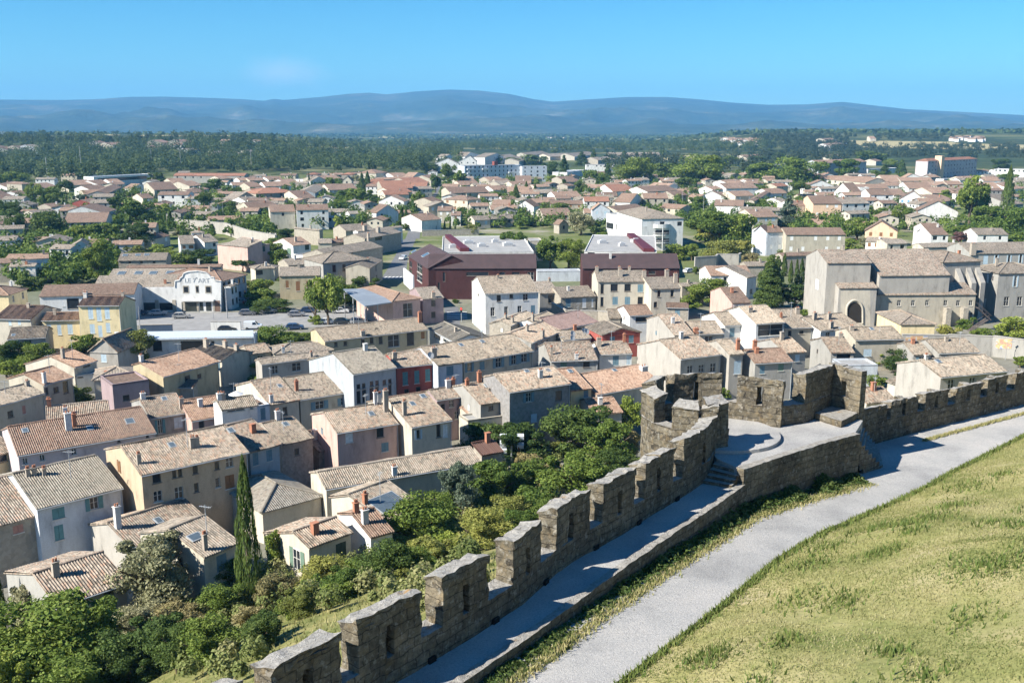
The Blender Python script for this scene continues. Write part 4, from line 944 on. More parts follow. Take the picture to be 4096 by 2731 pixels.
b_ = MB(); q_ = [p-Z*.25 for p in cp_]; b_.face(cp_, 0, [(0,0),(14,0),(14,10),(0,10)]); b_.face(q_[::-1])
for i in range(4): b_.face([q_[i], q_[(i+1)%4], cp_[(i+1)%4], cp_[i]])
b_.build('roof_sheet', roofmat('bluemetal'), cr, cr.location)
for (fa, fb) in ((.03,.05),(.03,.45),(.03,.95),(.5,.95)):
    p = (cp_[0]*(1-fa)+cp_[1]*fa)*(1-fb) + (cp_[3]*(1-fa)+cp_[2]*fa)*fb; b_ = MB(); b_.tube((p.x,p.y,-.3), (p.x,p.y,p.z-.2), .12); b_.build('post', GUT, cr, cr.location)
# station and its platform roof
st = h('b0',(1250,872),(2165,852),(2160,802),5,'white','metal','low station building under a long pale platform roof',typ='F',name='station_building',cat='station',win=[(1345,925,80,90),(1660,925,230,86),(1820,905,30,40)])
b_ = MB(); k_ = [atz('b0',q[0],q[1],5.25) for q in ((980,815),(1250,872),(2170,852),(2165,800),(985,812))]
b_.prism([(p.x,p.y) for p in k_[:4]], 5.1, 5.45); b_.build('platform_roof', plain('roof_bluewhite', (.50,.55,.60), .5), st['root'], st['org'])
# garden wall with painted panels, long concrete walls
def wall_thing(name, label, pts, hgt, th, mat, cat='wall', z0=None, parent_only=False):
    ps = [(hit_ground(t, x, y, hgt)) for t, x, y in pts]; org = Vector((ps[0].x, ps[0].y, terrain(ps[0].x, ps[0].y)))
    root = empty(name, org, label, cat, None); m = MB(); cpm = MB()
    for p, q in zip(ps, ps[1:]):
        d = Vector((q.x-p.x, q.y-p.y, 0)); nn = Vector((d.y,-d.x,0)).normalized()*th
        zb = min(terrain(p.x,p.y), terrain(q.x,q.y))-1
        m.box(Vector((p.x,p.y,zb)), d, -nn, Z*(p.z-zb)); cpm.box(Vector((p.x,p.y,p.z+.003))+nn*.15, d, -nn*1.3, Z*.12)
    m.build('wall_body', mat, root, org); cpm.build('coping', wallmat('concrete'), root, org)
    return root, ps, org
gr_, gp_, go_ = wall_thing('garden_wall','long pale garden wall with two faded painted panels below the church hall',[('b3',1305,832),('b3',1700,832),('b3',2080,842),('b3',2345,868),('b3',2600,890)],4.2,.5,wallmat('grey'))
def mural(x0,x1,y0,y1,seg):
    p, q = gp_[seg], gp_[seg+1]; d = Vector((q.x-p.x,q.y-p.y,0)).normalized(); nn = Vector((d.y,-d.x,0)); nn = nn if nn.dot(CAM-p) > 0 else -nn; p0 = p+nn*.02
    f = lambda x,y: (lambda r: CAM + r*((p0-CAM).dot(nn)/r.dot(nn)))(ray('b3',x,y))
    mm_, n_, l_, bb = newmat('mural_paint'); fc = noise(n_, l_, geo_pos(n_), .9, 2); l_.new(ramp(n_, l_, fc, [(.35,(.20,.26,.42)),(.45,(.45,.42,.40)),(.52,(.50,.36,.16)),(.6,(.42,.22,.16)),(.7,(.45,.44,.42))]), bb.inputs['Base Color'])
    m = MB(); a, b, c = f(x0,y1), f(x1,y1), f(x0,y0); m.box(a, b-a, nn*.03, Z*(c.z-a.z)); m.build('painted_panel', mm_, gr_, go_)
mural(1330,1520,842,880,0); mural(2100,2235,868,950,2)
wall_thing('concrete_wall','long grey concrete retaining wall crossing behind the white villa',[('a0',1490,1235),('a0',1915,1265),('a0',2120,1330),('a0',2352,1370)],5,.6,wallmat('concrete'))
wall_thing('white_wall','low white street wall above the concrete retaining wall',[('a0',1480,1195),('a0',1760,1205),('a0',1915,1208)],2.2,.3,wallmat('white'))
wall_thing('white_fence_wall','white balustrade wall running along the lane by the white house',[('a0',1920,1290),('a0',2352,1355),('a1',220,1372)],1.6,.3,wallmat('white'))
wall_thing('stone_wall','old stone wall with a raised end by the parking area',[('b2',1670,170),('b2',1850,160),('b2',1870,142),('b2',2045,145),('b2',2065,132)],4,.5,wallmat('concrete'))
wall_thing('courtyard_wall','high old stone courtyard wall in front of the low stone house',[('b2',440,560),('b2',560,625),('b2',840,630),('b2',930,640)],4.5,.5,wallmat('stone'))
wall_thing('garden_wall','low stone garden wall at the end of the street houses',[('a1',1470,1330),('a1',1690,1325),('a1',1960,1320)],2.5,.4,wallmat('stone'))
wall_thing('parapet_wall','pale parapet wall along the lower station road',[('b0',1800,722),('b0',2055,722)],2.2,.4,wallmat('white'))
wall_thing('underpass_wall','dark blue sided underpass wall beside the station',[('b0',1200,750),('b0',1470,745)],2.2,.5,plain('blue_wall', (.06,.09,.14)))
# gothic doorway of the church porch
pr = [x for x in HOUSES if x['root'].name.startswith('church_porch')][0]
def onw(x, y, off): 
    p0 = pr['fnw'](0, .3-off, 0); r = ray('b3', x, y); return CAM + r*((p0-CAM).dot(pr['n'])/r.dot(pr['n']))
def arch(cx, wd, yb, yt, ysp):
    pts = [(cx-wd/2, yb), (cx-wd/2, ysp)]
    for i in range(1, 8): f = i/8; pts.append((cx-wd/2*math.cos(f*math.pi/2)**1.1, ysp+(yt-ysp)*math.sin(f*math.pi/2)))
    pts.append((cx, yt))
    for i in range(7, 0, -1): f = i/8; pts.append((cx+wd/2*math.cos(f*math.pi/2)**1.1, ysp+(yt-ysp)*math.sin(f*math.pi/2)))
    return pts + [(cx+wd/2, ysp), (cx+wd/2, yb)]
m_ = MB(); P_ = [onw(*q, .03) for q in arch(895,120,728,552,625)]; m_.face(P_[::-1]); dg = m_.build('doorway', plain('door_dark', (.03,.025,.02)), pr['root'], pr['org'])
m_ = MB(); P_ = [onw(*q, .12) for q in arch(895,138,735,535,620)]
for p, q in zip(P_, P_[1:]): m_.tube(p, q, .22, n=7)
m_.build('arch_moulding', wallmat('cream'), dg, pr['org'])
m_ = MB(); P_ = [onw(*q, .02) for q in ((775,440),(1030,440),(1030,760),(775,760))]; m_.face(P_); m_.face([p-pr['n']*-.0-pr['n']*.015 for p in P_][::-1]); m_.build('stone_front', wallmat('cream'), pr['root'], pr['org'])
apx = [x for x in HOUSES if x['root'].name.startswith('church_apse')][0]
for fx in (.35, .62, .85):
    b_ = MB(); f = apx['fnw']; x_ = apx['W']*fx; b_.box(f(x_,-2.2,-14), apx['u']*1.3, -apx['n']*2.8, Z*9); P_ = [f(x_,-2.2,-5), f(x_+1.3,-2.2,-5), f(x_+1.3,.6,-1.2), f(x_,.6,-1.2)]; b_.face(P_); b_.face([f(x_,-2.2,-5.01), P_[3], f(x_,.6,-5.01)]); b_.face([f(x_+1.3,-2.2,-5.01), f(x_+1.3,.6,-5.01), P_[2]])
    b_.build('buttress', wallmat('concrete'), apx['root'], apx['org'])
hl = [x for x in HOUSES if x['root'].name.startswith('church_hall')][0]
for xx in (1655, 1800):
    r = ray('b3', xx, 600); p0 = hl['fnw'](0,.3,0); x_ = ((CAM + r*((p0-CAM).dot(hl['n'])/r.dot(hl['n'])))-hl['a']).dot(hl['u']); f = hl['fnw']
    b_ = MB(); b_.box(f(x_,-1.4,-7.5), hl['u']*1.2, -hl['n']*1.68, Z*4.5); b_.build('buttress', wallmat('stone'), hl['root'], hl['org'])
# outside staircase of the presbytery
p_ = [hit_ground('b3', 1885, 805), atz('b3', 2045, 700, 2.6), atz('b3', 1930, 590, 5.6)]
sr = empty('outdoor_staircase', p_[0], 'dark metal outdoor staircase zigzagging up the grey presbytery', 'staircase'); mt_ = plain('stair_metal', (.12,.10,.09))
for a_, b2_ in zip(p_, p_[1:]):
    d_ = b2_-a_; b_ = MB(); n_ = Vector((-d_.y, d_.x, 0)).normalized()*1.1; ns = 12
    for i in range(ns): o_ = a_+d_*(i/ns); b_.box(o_, Vector((d_.x,d_.y,0))/ns*1.1, n_, Z*.08)
    for off in (Vector((0,0,0)), n_): b_.tube(a_+off, b2_+off, .1, n=5); b_.tube(a_+off+Z, b2_+off+Z, .05, n=5); 
    for i in range(0, ns, 3): b_.tube(a_+d_*(i/ns), a_+d_*(i/ns)+Z, .04, n=4)
    b_.build('flight', mt_, sr, p_[0])
# parasol and roof-terrace furniture
f = tr['fnw']; tp = f(tr['W']*.25, 2.2, -.25)
pr_ = empty('parasol', tp, 'small white parasol standing open on the roof terrace', 'parasol'); b_ = MB(); b_.tube(tp, tp+Z*2, .04); b_.build('pole', GUT, pr_, tp)
b_ = MB(); ap_ = tp+Z*2.3
for i in range(8):
    a0, a1 = i*math.pi/4, (i+1)*math.pi/4; b_.face([tp+Z*1.8+Vector((math.cos(a0),math.sin(a0),0))*1.1, tp+Z*1.8+Vector((math.cos(a1),math.sin(a1),0))*1.1, ap_])
b_.build('canopy', plain('parasol_cloth', (.7,.69,.66)), pr_, tp)
tb_ = f(tr['W']*.62, 2.2, -.25); b_ = MB(); b_.cbox(tb_+Z*.7, 1.6, .8, .06, .5)
for e in ((-.6,-.3),(.6,-.3),(.6,.3),(-.6,.3)): b_.tube(tb_+Vector((e[0],e[1],0)), tb_+Vector((e[0],e[1],.7)), .03, n=5)
o_ = b_.build('terrace_table', plain('table_pale', (.6,.6,.58)), None, tb_); o_.location = tb_; tag(o_, 'pale table on the brown floored roof terrace', 'table')
# ---------------- the rampart in the foreground ----------------
from mathutils import noise as MN
def stone_mat():
    if 'rampart_stone' in MATS: return MATS['rampart_stone']
    m, n, l, b = newmat('rampart_stone', .95, .15); p = geo_pos(n); g = n.new('ShaderNodeNewGeometry')
    u = N(n, 'ShaderNodeUVMap')
    br = N(n, 'ShaderNodeTexBrick'); dn_ = N(n, 'ShaderNodeTexNoise'); dn_.inputs['Scale'].default_value = 2.2; dn_.inputs['Detail'].default_value = 3; l.new(p, dn_.inputs['Vector']); dm_ = mixc(n, l, .10, u.outputs[0], dn_.outputs['Color'], 'LINEAR_LIGHT'); l.new(dm_, br.inputs['Vector']); br.inputs['Scale'].default_value = 1; br.inputs['Brick Width'].default_value = .55; br.inputs['Row Height'].default_value = .31; br.inputs['Mortar Size'].default_value = .018; br.inputs['Mortar Smooth'].default_value = .4
    br.inputs['Color1'].default_value = (.215,.19,.145,1); br.inputs['Color2'].default_value = (.17,.15,.112,1); br.inputs['Mortar'].default_value = (.09,.08,.065,1); br.offset = .45
    f1 = noise(n, l, p, .9, 6, .7); f2 = noise(n, l, p, 6, 6, .75); f3 = noise(n, l, p, 22, 3, .7); f4 = noise(n, l, p, 2.4, 5, .7)
    c = mixc(n, l, .75, br.outputs['Color'], ramp(n, l, f1, [(.3,(.36,.34,.33)),(.5,(.85,.83,.8)),(.68,(1.6,1.5,1.35))]), 'MULTIPLY')
    c = mixc(n, l, .8, c, ramp(n, l, f2, [(.32,(.45,.45,.45)),(.55,(1,1,1)),(.7,(1.35,1.3,1.2))]), 'MULTIPLY')
    och = ramp(n, l, f4, [(.52,(0,0,0)),(.66,(.75,.75,.75))]); c = mixc(n, l, och, c, mixc(n, l, .5, c, (.30,.215,.105)))
    # pale lichen on every upward or weathered face
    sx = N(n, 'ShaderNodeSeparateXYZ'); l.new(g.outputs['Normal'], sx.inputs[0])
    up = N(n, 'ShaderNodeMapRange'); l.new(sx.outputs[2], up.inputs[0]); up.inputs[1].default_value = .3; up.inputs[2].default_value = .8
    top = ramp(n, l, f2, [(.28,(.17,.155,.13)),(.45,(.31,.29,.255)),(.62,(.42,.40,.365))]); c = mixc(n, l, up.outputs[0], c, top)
    li = ramp(n, l, noise(n, l, p, 4.5, 4, .7), [(.55,(0,0,0)),(.66,(.8,.8,.8))]); c = mixc(n, l, li, c, mixc(n, l, .6, c, (.44,.42,.37)))
    ol = ramp(n, l, noise(n, l, p, .8, 3, .6), [(.68,(0,0,0)),(.75,(.8,.8,.8))]); lx = mixc(n, l, up.outputs[0], (0,0,0), ol); c = mixc(n, l, lx, c, (.36,.20,.06))
    l.new(c, b.inputs['Base Color'])
    a1 = N(n, 'ShaderNodeMath', operation='MULTIPLY_ADD'); l.new(f2, a1.inputs[0]); a1.inputs[1].default_value = 1.4; l.new(f3, a1.inputs[2])
    a2 = N(n, 'ShaderNodeMath', operation='MULTIPLY_ADD'); l.new(br.outputs['Fac'], a2.inputs[0]); a2.inputs[1].default_value = -.6; l.new(a1.outputs[0], a2.inputs[2])
    bump(n, l, b, a2.outputs[0], .9, .06); MATS['rampart_stone'] = m; return m
STONE = stone_mat()
def jit(p, amp): 
    v = MN.noise_vector(p*1.1)*amp*.45 + MN.noise_vector(p*3.4)*amp*.8 + MN.noise_vector(p*8)*amp*.45; return p + v
def block(mb, P, amp=.05, step=.22):
    """rough masonry block from eight corners (bottom 4, top 4); faces are cut fine and worn"""
    P = [Vector(p) for p in P]
    for q in ((0,1,5,4),(1,2,6,5),(2,3,7,6),(3,0,4,7),(4,5,6,7),(3,2,1,0)):
        a, b, c, d = [P[k] for k in q]; nu = max(1, int((b-a).length/step)); nv = max(1, int((d-a).length/step))
        ud = (b-a).normalized(); horiz = abs(ud.z) < .5
        g = [[a.lerp(b, i/nu).lerp(d.lerp(c, i/nu), j/nv) for i in range(nu+1)] for j in range(nv+1)]
        for j in range(nv):
            for i in range(nu):
                pts = [g[j][i], g[j][i+1], g[j+1][i+1], g[j+1][i]]
                uv = [((p.x*.72+p.y*.69) if q != (4,5,6,7) else p.x, p.z if q not in ((4,5,6,7),(3,2,1,0)) else p.y) for p in pts]
                mb.face([jit(p, amp) for p in pts], 0, uv)
def run(poly):   # cumulative path helper
    L = [0]
    for p, q in zip(poly, poly[1:]): L.append(L[-1]+math.hypot(q[0]-p[0], q[1]-p[1]))
    return L
def at_s(poly, L, s):
    s = max(0, min(L[-1], s))
    for i in range(len(poly)-1):
        if s <= L[i+1] or i == len(poly)-2:
            f = (s-L[i])/(L[i+1]-L[i]); return Vector((poly[i][0]+(poly[i+1][0]-poly[i][0])*f, poly[i][1]+(poly[i+1][1]-poly[i][1])*f, 0))
def proj_s(poly, L, p):
    best = (1e9, 0)
    for i in range(len(poly)-1):
        a, b = poly[i], poly[i+1]; dx, dy = b[0]-a[0], b[1]-a[1]; t = max(0, min(1, ((p[0]-a[0])*dx+(p[1]-a[1])*dy)/(dx*dx+dy*dy)))
        d = math.hypot(p[0]-a[0]-dx*t, p[1]-a[1]-dy*t); best = min(best, (d, L[i]+(L[i+1]-L[i])*t))
    return best[1]
def nrm_at(poly, L, s):  # outward (town side, left of travel)
    d = at_s(poly, L, s+.6)-at_s(poly, L, s-.6); d.normalize(); return Vector((-d.y, d.x, 0))
def seg(mb, poly, L, s0, s1, zb, zt, th, drop=.0, amp=.06, off=0.0, piece=1.3):
    n = max(1, int(round((s1-s0)/piece)))
    for i in range(n):
        a, b = s0+(s1-s0)*i/n, s0+(s1-s0)*(i+1)/n; pa_, pb_ = at_s(poly, L, a), at_s(poly, L, b); na, nb = nrm_at(poly, L, a), nrm_at(poly, L, b)
        i0, i1 = pa_+na*off, pb_+nb*off; o0, o1 = pa_+na*(off+th), pb_+nb*(off+th); z = lambda p, q: Vector((p.x, p.y, q))
        block(mb, [z(i0,zb), z(i1,zb), z(o1,zb), z(o0,zb), z(i0,zt), z(i1,zt), z(o1,zt-drop), z(o0,zt-drop)], amp)
def merlon(name, poly, L, s0, s1, zs, zt, th, root, org, slit=True, chipped=0):
    m = MB(); mid = (s0+s1)/2; bod = zt-.30
    if slit and s1-s0 > 1.3:
        seg(m, poly, L, s0, mid-.14, zs-.04, bod, th, piece=9); seg(m, poly, L, mid+.14, s1, zs-.04, bod, th, piece=9)
        seg(m, poly, L, mid-.16, mid+.16, zs+.95, bod, th-.02, off=.01, piece=9); seg(m, poly, L, mid-.16, mid-.05, zs-.04, zs+.98, th*.45, off=th*.53, piece=9); seg(m, poly, L, mid+.05, mid+.16, zs-.04, zs+.98, th*.45, off=th*.53, piece=9)
    else: seg(m, poly, L, s0, s1, zs-.04, bod, th, piece=9)
    # capping stones, the outer edge lower
    n = 2 if s1-s0 > 1.6 else 1
    for i in range(n):
        a, b = s0-.03+(s1-s0+.06)*i/n, s0-.03+(s1-s0+.06)*(i+1)/n; seg(m, poly, L, a+.008*i, b, bod+.008, zt-random.uniform(0,.06), th+.08, drop=.20, amp=.105, off=-.04, piece=9)
    return m.build(name, STONE, root, org)
# near stretch of the rampart
ZW = 31.2
WF = [(-15,8.5),(-9.5,16.2),(-6.2,20.6),(-3.04,24.68),(-1.18,26.97),(.41,29.2),(1.85,31.96),(4.11,34.6),(5.46,36.5),(6.95,38.4),(8.45,40.5),(9.35,42.9)]
LW = run(WF); org = Vector((1.85, 31.96, ZW))
rp = empty('rampart', org, 'crenellated stone rampart running from the bottom edge up to the round bastion', 'rampart')
m_ = MB(); seg(m_, WF, LW, 0, LW[-1], 20, ZW+.87, .70); m_.build('parapet_base', STONE, rp, org)
tops = [((185,1470),(805,1135),'d1'),((1000,1115),(1500,775),'d1'),((1665,710),(2075,480),'d1'),((95,365),(410,190),'d2'),((560,1390),(850,1215),'c2'),((945,1180),(1205,1020),'c2'),((1290,985),(1525,840),'c2')]
ms = []
for a, b, t in tops:
    ms.append(tuple(proj_s(WF, LW, atz(t, *q, ZW+2.3)) for q in (a, b)))
first = ms[0][0]
for k in (1, 2): ms.append((first-k*3.6+.2, first-k*3.6+2.9))
for s0, s1 in ms: merlon('merlon', WF, LW, s0+.07, s1-.12, ZW+.85, ZW+2.42+random.uniform(-.06,.06), .68, rp, org)
s7 = proj_s(WF, LW, atz('c2',1595,815,ZW+2.25)); merlon('merlon', WF, LW, s7, LW[-1]-1.2, ZW+.85, ZW+2.5, .62, rp, org)
merlon('merlon', WF, LW, LW[-1]-1.22, LW[-1], ZW+.85, ZW+2.95, .66, rp, org, slit=False)
# drain holes at the foot
for s0, s1 in ms[:7]:
    s = s1+.25; p = at_s(WF, LW, s); nn = nrm_at(WF, LW, s); d = Vector((nn.y,-nn.x,0)); m_ = MB(); m_.box(Vector((p.x,p.y,ZW-.05))-nn*.07-d*.14, d*.28, nn*.2, Z*.22); m_.build('drain_hole', plain('black_gap', (.012,.011,.01), .9), rp, org)
# wall walk, retaining wall
KB = [(-13.2,7.2),(-7.6,15.0),(-4.4,20.2),(-1.66,24.56),(.30,27.1),(2.28,30.0),(5.36,34.25),(8.2,37.95),(9.6,39.95)]
def strip(name, A, B, z, mat, kind='structure', n=60, zj=0, uvs=1):
    LA, LB = run(A), run(B); m = MB()
    for i in range(n):
        q = [at_s(A,LA,LA[-1]*i/n), at_s(A,LA,LA[-1]*(i+1)/n), at_s(B,LB,LB[-1]*(i+1)/n), at_s(B,LB,LB[-1]*i/n)]; m.face([(p.x,p.y,z(p.x,p.y) if callable(z) else z) for p in q[::-1]], 0, [(p.x,p.y) for p in q])
    o = m.build(name, mat); o['kind'] = kind; return o
def gravel_mat():
    m, n, l, b = newmat('gravel', .95, .15); p = geo_pos(n); f1 = noise(n, l, p, .35, 5, .6); f2 = noise(n, l, p, 14, 4, .8); f3 = noise(n, l, p, 45, 2, .6)
    c = ramp(n, l, f1, [(.3,(.31,.305,.295)),(.5,(.42,.41,.39)),(.7,(.50,.475,.44))]); c = mixc(n, l, .75, c, ramp(n, l, f2, [(.3,(.62,.62,.62)),(.5,(1,1,1)),(.68,(1.22,1.2,1.17))]), 'MULTIPLY'); c = mixc(n, l, .5, c, ramp(n, l, f3, [(.32,(.5,.5,.5)),(.5,(1,1,1)),(.7,(1.3,1.3,1.3))]), 'MULTIPLY')
    l.new(c, b.inputs['Base Color']); a1 = N(n, 'ShaderNodeMath', operation='ADD'); l.new(f2, a1.inputs[0]); l.new(f3, a1.inputs[1]); bump(n, l, b, a1.outputs[0], .8, .04); return m
GRAV = gravel_mat()
strip('walkway', WF[:-1], KB, ZW, GRAV)
LK = run(KB); m_ = MB(); seg(m_, KB, LK, 0, LK[-1], 27.6, ZW+.05, .30, amp=.04, off=-.30)
o_ = m_.build('retaining_wall', STONE, None, (2.28,30,ZW)); o_.location = (2.28,30,ZW); tag(o_, 'low mossy stone kerb wall dividing the wall walk from the gravel path', 'retaining wall')
# bastion platform
ZP = 31.9; borg = Vector((11, 44.5, ZP))
bs = empty('bastion', borg, 'round stone bastion with broken battlements and a flat gravel platform', 'bastion')
PLT = [(9.55,39.95),(10.2,40.5),(12.4,42.25),(14.65,43.96),(16.15,44.9),(17.2,46.9),(16.5,48.9),(15.2,48),(13.5,46.6),(11,46.9),(8.7,47.2),(7.4,46.3),(6.95,44.8),(7.5,43.2),(8.8,42.8),(8.9,41.2)]
m_ = MB(); m_.prism(PLT, 28.0, ZP); pl_ = m_.build('platform', GRAV, bs, borg)
EDG = [(9.55,39.95),(10.2,40.5),(12.4,42.25),(14.65,43.96),(16.15,44.9)]; LE = run(EDG)
m_ = MB(); seg(m_, EDG, LE, 0, LE[-1], 27.6, ZP+.03, .36, amp=.035, off=-.30); m_.build('platform_wall', STONE, bs, borg)
m_ = MB(); m_.prism([(9.7+2.75*math.cos(a), 44.5+2.75*math.sin(a)) for a in [2*math.pi*i/40 for i in range(40)]], ZP+.004, ZP+.16); m_.build('round_step', GRAV, bs, borg)
# horseshoe ring wall
RG = [(9.4,42.95),(8.3,42.55),(7.3,43.0),(6.7,43.9),(6.65,45.1),(7.3,46.3),(8.5,46.95),(10.1,46.95),(11.3,46.45),(12.85,45.7)]; LR = run(RG)
m_ = MB(); seg(m_, RG, LR, 0, LR[-1], 22, ZP+1.0, .66, amp=.06, off=0, piece=1.0); m_.build('ring_wall', STONE, bs, borg)
for (s0, s1, zt, sl) in ((.05,.95,2.45,False),(1.25,2.1,2.25,False),(2.9,4.2,2.35,False),(4.75,5.9,2.5,False),(6.5,9.0,2.45,True),(9.75,LR[-1],2.4,True)):
    merlon('merlon', RG, LR, min(s0,LR[-1]-.5), min(s1,LR[-1]), ZP+.98, ZP+zt, .64, bs, borg, slit=sl)
DW = [(12.9,45.95),(14.4,46.9-.35),(16.15,48.45)]; LD = run(DW)
m_ = MB(); seg(m_, DW, LD, 0, LD[-1], 22, ZP+1.0, .8, piece=1.2); m_.build('parapet_base', STONE, bs, borg)
merlon('merlon', DW, LD, 1.35, LD[-1], ZP+.98, ZP+2.55, .8, bs, borg, slit=False)
# wing wall with a square opening
wa, wb_ = Vector((16.09,48.39,0)), Vector((17.0,47.1,0)); wd_ = (wb_-wa); wl_ = wd_.length; wd_.normalize(); wn_ = Vector((-wd_.y, wd_.x, 0)); wn_ = wn_ if wn_.x > 0 else -wn_
m_ = MB()
def wpiece(u0,u1,z0,z1):
    P = [wa+wd_*u0, wa+wd_*u1, wa+wd_*u1+wn_*.42, wa+wd_*u0+wn_*.42]; block(m_, [p+Z*z0 for p in P]+[p+Z*z1 for p in P], .025)
wpiece(-.3,.52,28,ZP+2.5); wpiece(.82,wl_+.05,28,ZP+2.42); wpiece(.51,.83,28,ZP+.95); wpiece(.51,.83,ZP+1.75,ZP+2.45); m_.build('wing_wall', STONE, bs, borg)
m_ = MB(); q_ = [Vector((14.9,47.05,0)),Vector((15.75,45.7,0)),Vector((17.0,47.1,0)),Vector((16.1,48.4,0))]; block(m_, [p+Z*(ZP-.02) for p in q_]+[p+Z*(ZP+.34) for p in q_], .025); m_.build('landing_block', STONE, bs, borg)
# stairs
def steps(name, label, a0, b0, a1, b1, z0, z1, n):
    root = empty(name, Vector(((a0[0]+b0[0])/2,(a0[1]+b0[1])/2, min(z0,z1))), label, 'stairs'); oo = root.location.copy()
    for i in range(n):
        f0, f1 = i/n, (i+1)/n; P = [Vector((a0[0]+(a1[0]-a0[0])*f, a0[1]+(a1[1]-a0[1])*f, 0)) for f in (f0,f1)]; Q = [Vector((b0[0]+(b1[0]-b0[0])*f, b0[1]+(b1[1]-b0[1])*f, 0)) for f in (f0,f1)]
        zt = z0 + (z1-z0)*(i+1)/(n+1); m = MB(); block(m, [p+Z*(zt-1.2) for p in (P[0],P[1],Q[1],Q[0])]+[p+Z*zt for p in (P[0],P[1],Q[1],Q[0])], .015); m.build('step', STONE, root, oo)
steps('stone_stairs','worn stone stairs rising from the wall walk to the bastion platform',(8.1,40.0),(9.2,39.4),(8.85,41.2),(9.75,40.2),ZW,ZP,4)
steps('stone_stairs','short stone stairs descending from the bastion platform to the gravel path',(16.1,44.9),(17.1,47.0),(18.25,46.6),(19.0,49.2),ZP,29.45,8)
# right hand stretch
WR = [(16.25,48.45),(19.0,50.3),(20.7,51.5),(25.5,54.4),(31,58),(42,65),(64,79)]; LR2 = run(WR); org2 = Vector((25,54,29.6))
r2 = empty('rampart', org2, 'receding crenellated rampart to the right of the bastion, in shade along the gravel path', 'rampart')
m_ = MB(); seg(m_, WR, LR2, 0, LR2[-1], 22, 30.75, .62, piece=1.6); m_.build('parapet_base', STONE, r2, org2)
tp2 = [((905,475),(1160,440)),((1228,440),(1447,385)),((1520,375),(1703,330)),((1765,315),(1957,262)),((2020,250),(2178,210)),((2235,190),(2420,150))]
ss = [tuple(proj_s(WR, LR2, atz('c3', *q, 29.6+2.1)) for q in (a,b)) for a,b in tp2]; ls = ss[-1][1]
for k in range(6): ss.append((ls+.8+k*3.4, ls+.8+k*3.4+2.5))
for i, (s0, s1) in enumerate(ss): merlon('merlon', WR, LR2, s0, s1, 30.73, 31.72+random.uniform(-.05,.05), .6, r2, org2, slit=(i != 0))
# path and grass slope
LE_ = [(-12,12),(-4.5,17.5),(2.89,25.0),(6.2,29.4),(9.8,34.5),(12.3,37.4),(16.6,41.4),(21.5,46.2),(27.9,52),(47,68),(73,88)]
PL_ = [(-13.4,7.2),(-7.7,15),(-4.5,20.2),(-1.7,24.6),(2.2,30.1),(5.3,34.3),(9.4,40.0),(14.5,44.1),(17,46.4),(18,49.5),(31,58.2),(42,65.2),(64,79.2)]
strip('gravel_path', PL_, LE_, zpath, GRAV, n=90)
def grass_mat(name, cols):
    m, n, l, b = newmat(name, .9, .15); p = geo_pos(n); f = noise(n, l, p, .28, 5, .65); f2 = noise(n, l, p, 5, 5, .75)
    c = ramp(n, l, f, [(.32, cols[0]), (.46, cols[1]), (.58, cols[2]), (.72, cols[3])]); c = mixc(n, l, .6, c, ramp(n, l, f2, [(.3,(.6,.6,.55)),(.6,(1.1,1.1,1.1))]), 'MULTIPLY'); l.new(c, b.inputs['Base Color']); bump(n, l, b, f2, .7, .08); return m
GRASS = grass_mat('dry_grass_ground', [(.16,.18,.055),(.27,.26,.10),(.35,.31,.145),(.40,.34,.20)])
LEr = run(LE_); NS, ND = 120, 34
def slope_pt(s, d):
    p = at_s(LE_, LEr, s); nn = nrm_at(LE_, LEr, s); q = p - nn*d; wob = .35*MN.noise(Vector((q.x*.22,q.y*.22,1)))
    return Vector((q.x, q.y, zpath(p.x, p.y)-.08 + max(0,.36*d - .0*d) + wob*min(1,d/2)))
m_ = MB(); dl = [0,.3,.8]+[1.5+i*.9 for i in range(ND)]
gridp = [[slope_pt(LEr[-1]*i/NS, d) for d in dl] for i in range(NS+1)]
for i in range(NS):
    for j in range(len(dl)-1): m_.face([gridp[i][j], gridp[i+1][j], gridp[i+1][j+1], gridp[i][j+1]][::-1])
o_ = m_.build('grass_slope', GRASS, smooth=True); o_['kind'] = 'structure'
def leafmat(key, c0, c1, c2, trans=.3):
    if key in MATS: return MATS[key]
    m, n, l, b = newmat(key, .7, .25); u = N(n, 'ShaderNodeUVMap'); s = N(n, 'ShaderNodeSeparateXYZ'); l.new(u.outputs[0], s.inputs[0]); oi = N(n, 'ShaderNodeObjectInfo')
    c = ramp(n, l, s.outputs[0], [(0, c0), (.5, c1), (1, c2)]); hv = N(n, 'ShaderNodeHueSaturation'); l.new(c, hv.inputs['Color'])
    a = N(n, 'ShaderNodeMapRange'); l.new(oi.outputs['Random'], a.inputs[0]); a.inputs[3].default_value = .75; a.inputs[4].default_value = 1.25; l.new(a.outputs[0], hv.inputs['Value'])
    a2 = N(n, 'ShaderNodeMapRange'); l.new(oi.outputs['Random'], a2.inputs[0]); a2.inputs[3].default_value = .515; a2.inputs[4].default_value = .485; l.new(a2.outputs[0], hv.inputs['Hue'])
    l.new(hv.outputs[0], b.inputs['Base Color']); tr = N(n, 'ShaderNodeBsdfTranslucent'); l.new(hv.outputs[0], tr.inputs['Color']); mxs = N(n, 'ShaderNodeMixShader'); mxs.inputs[0].default_value = trans
    out = n['Material Output']; l.new(b.outputs[0], mxs.inputs[1]); l.new(tr.outputs[0], mxs.inputs[2]); l.new(mxs.outputs[0], out.inputs['Surface']); MATS[key] = m; return m
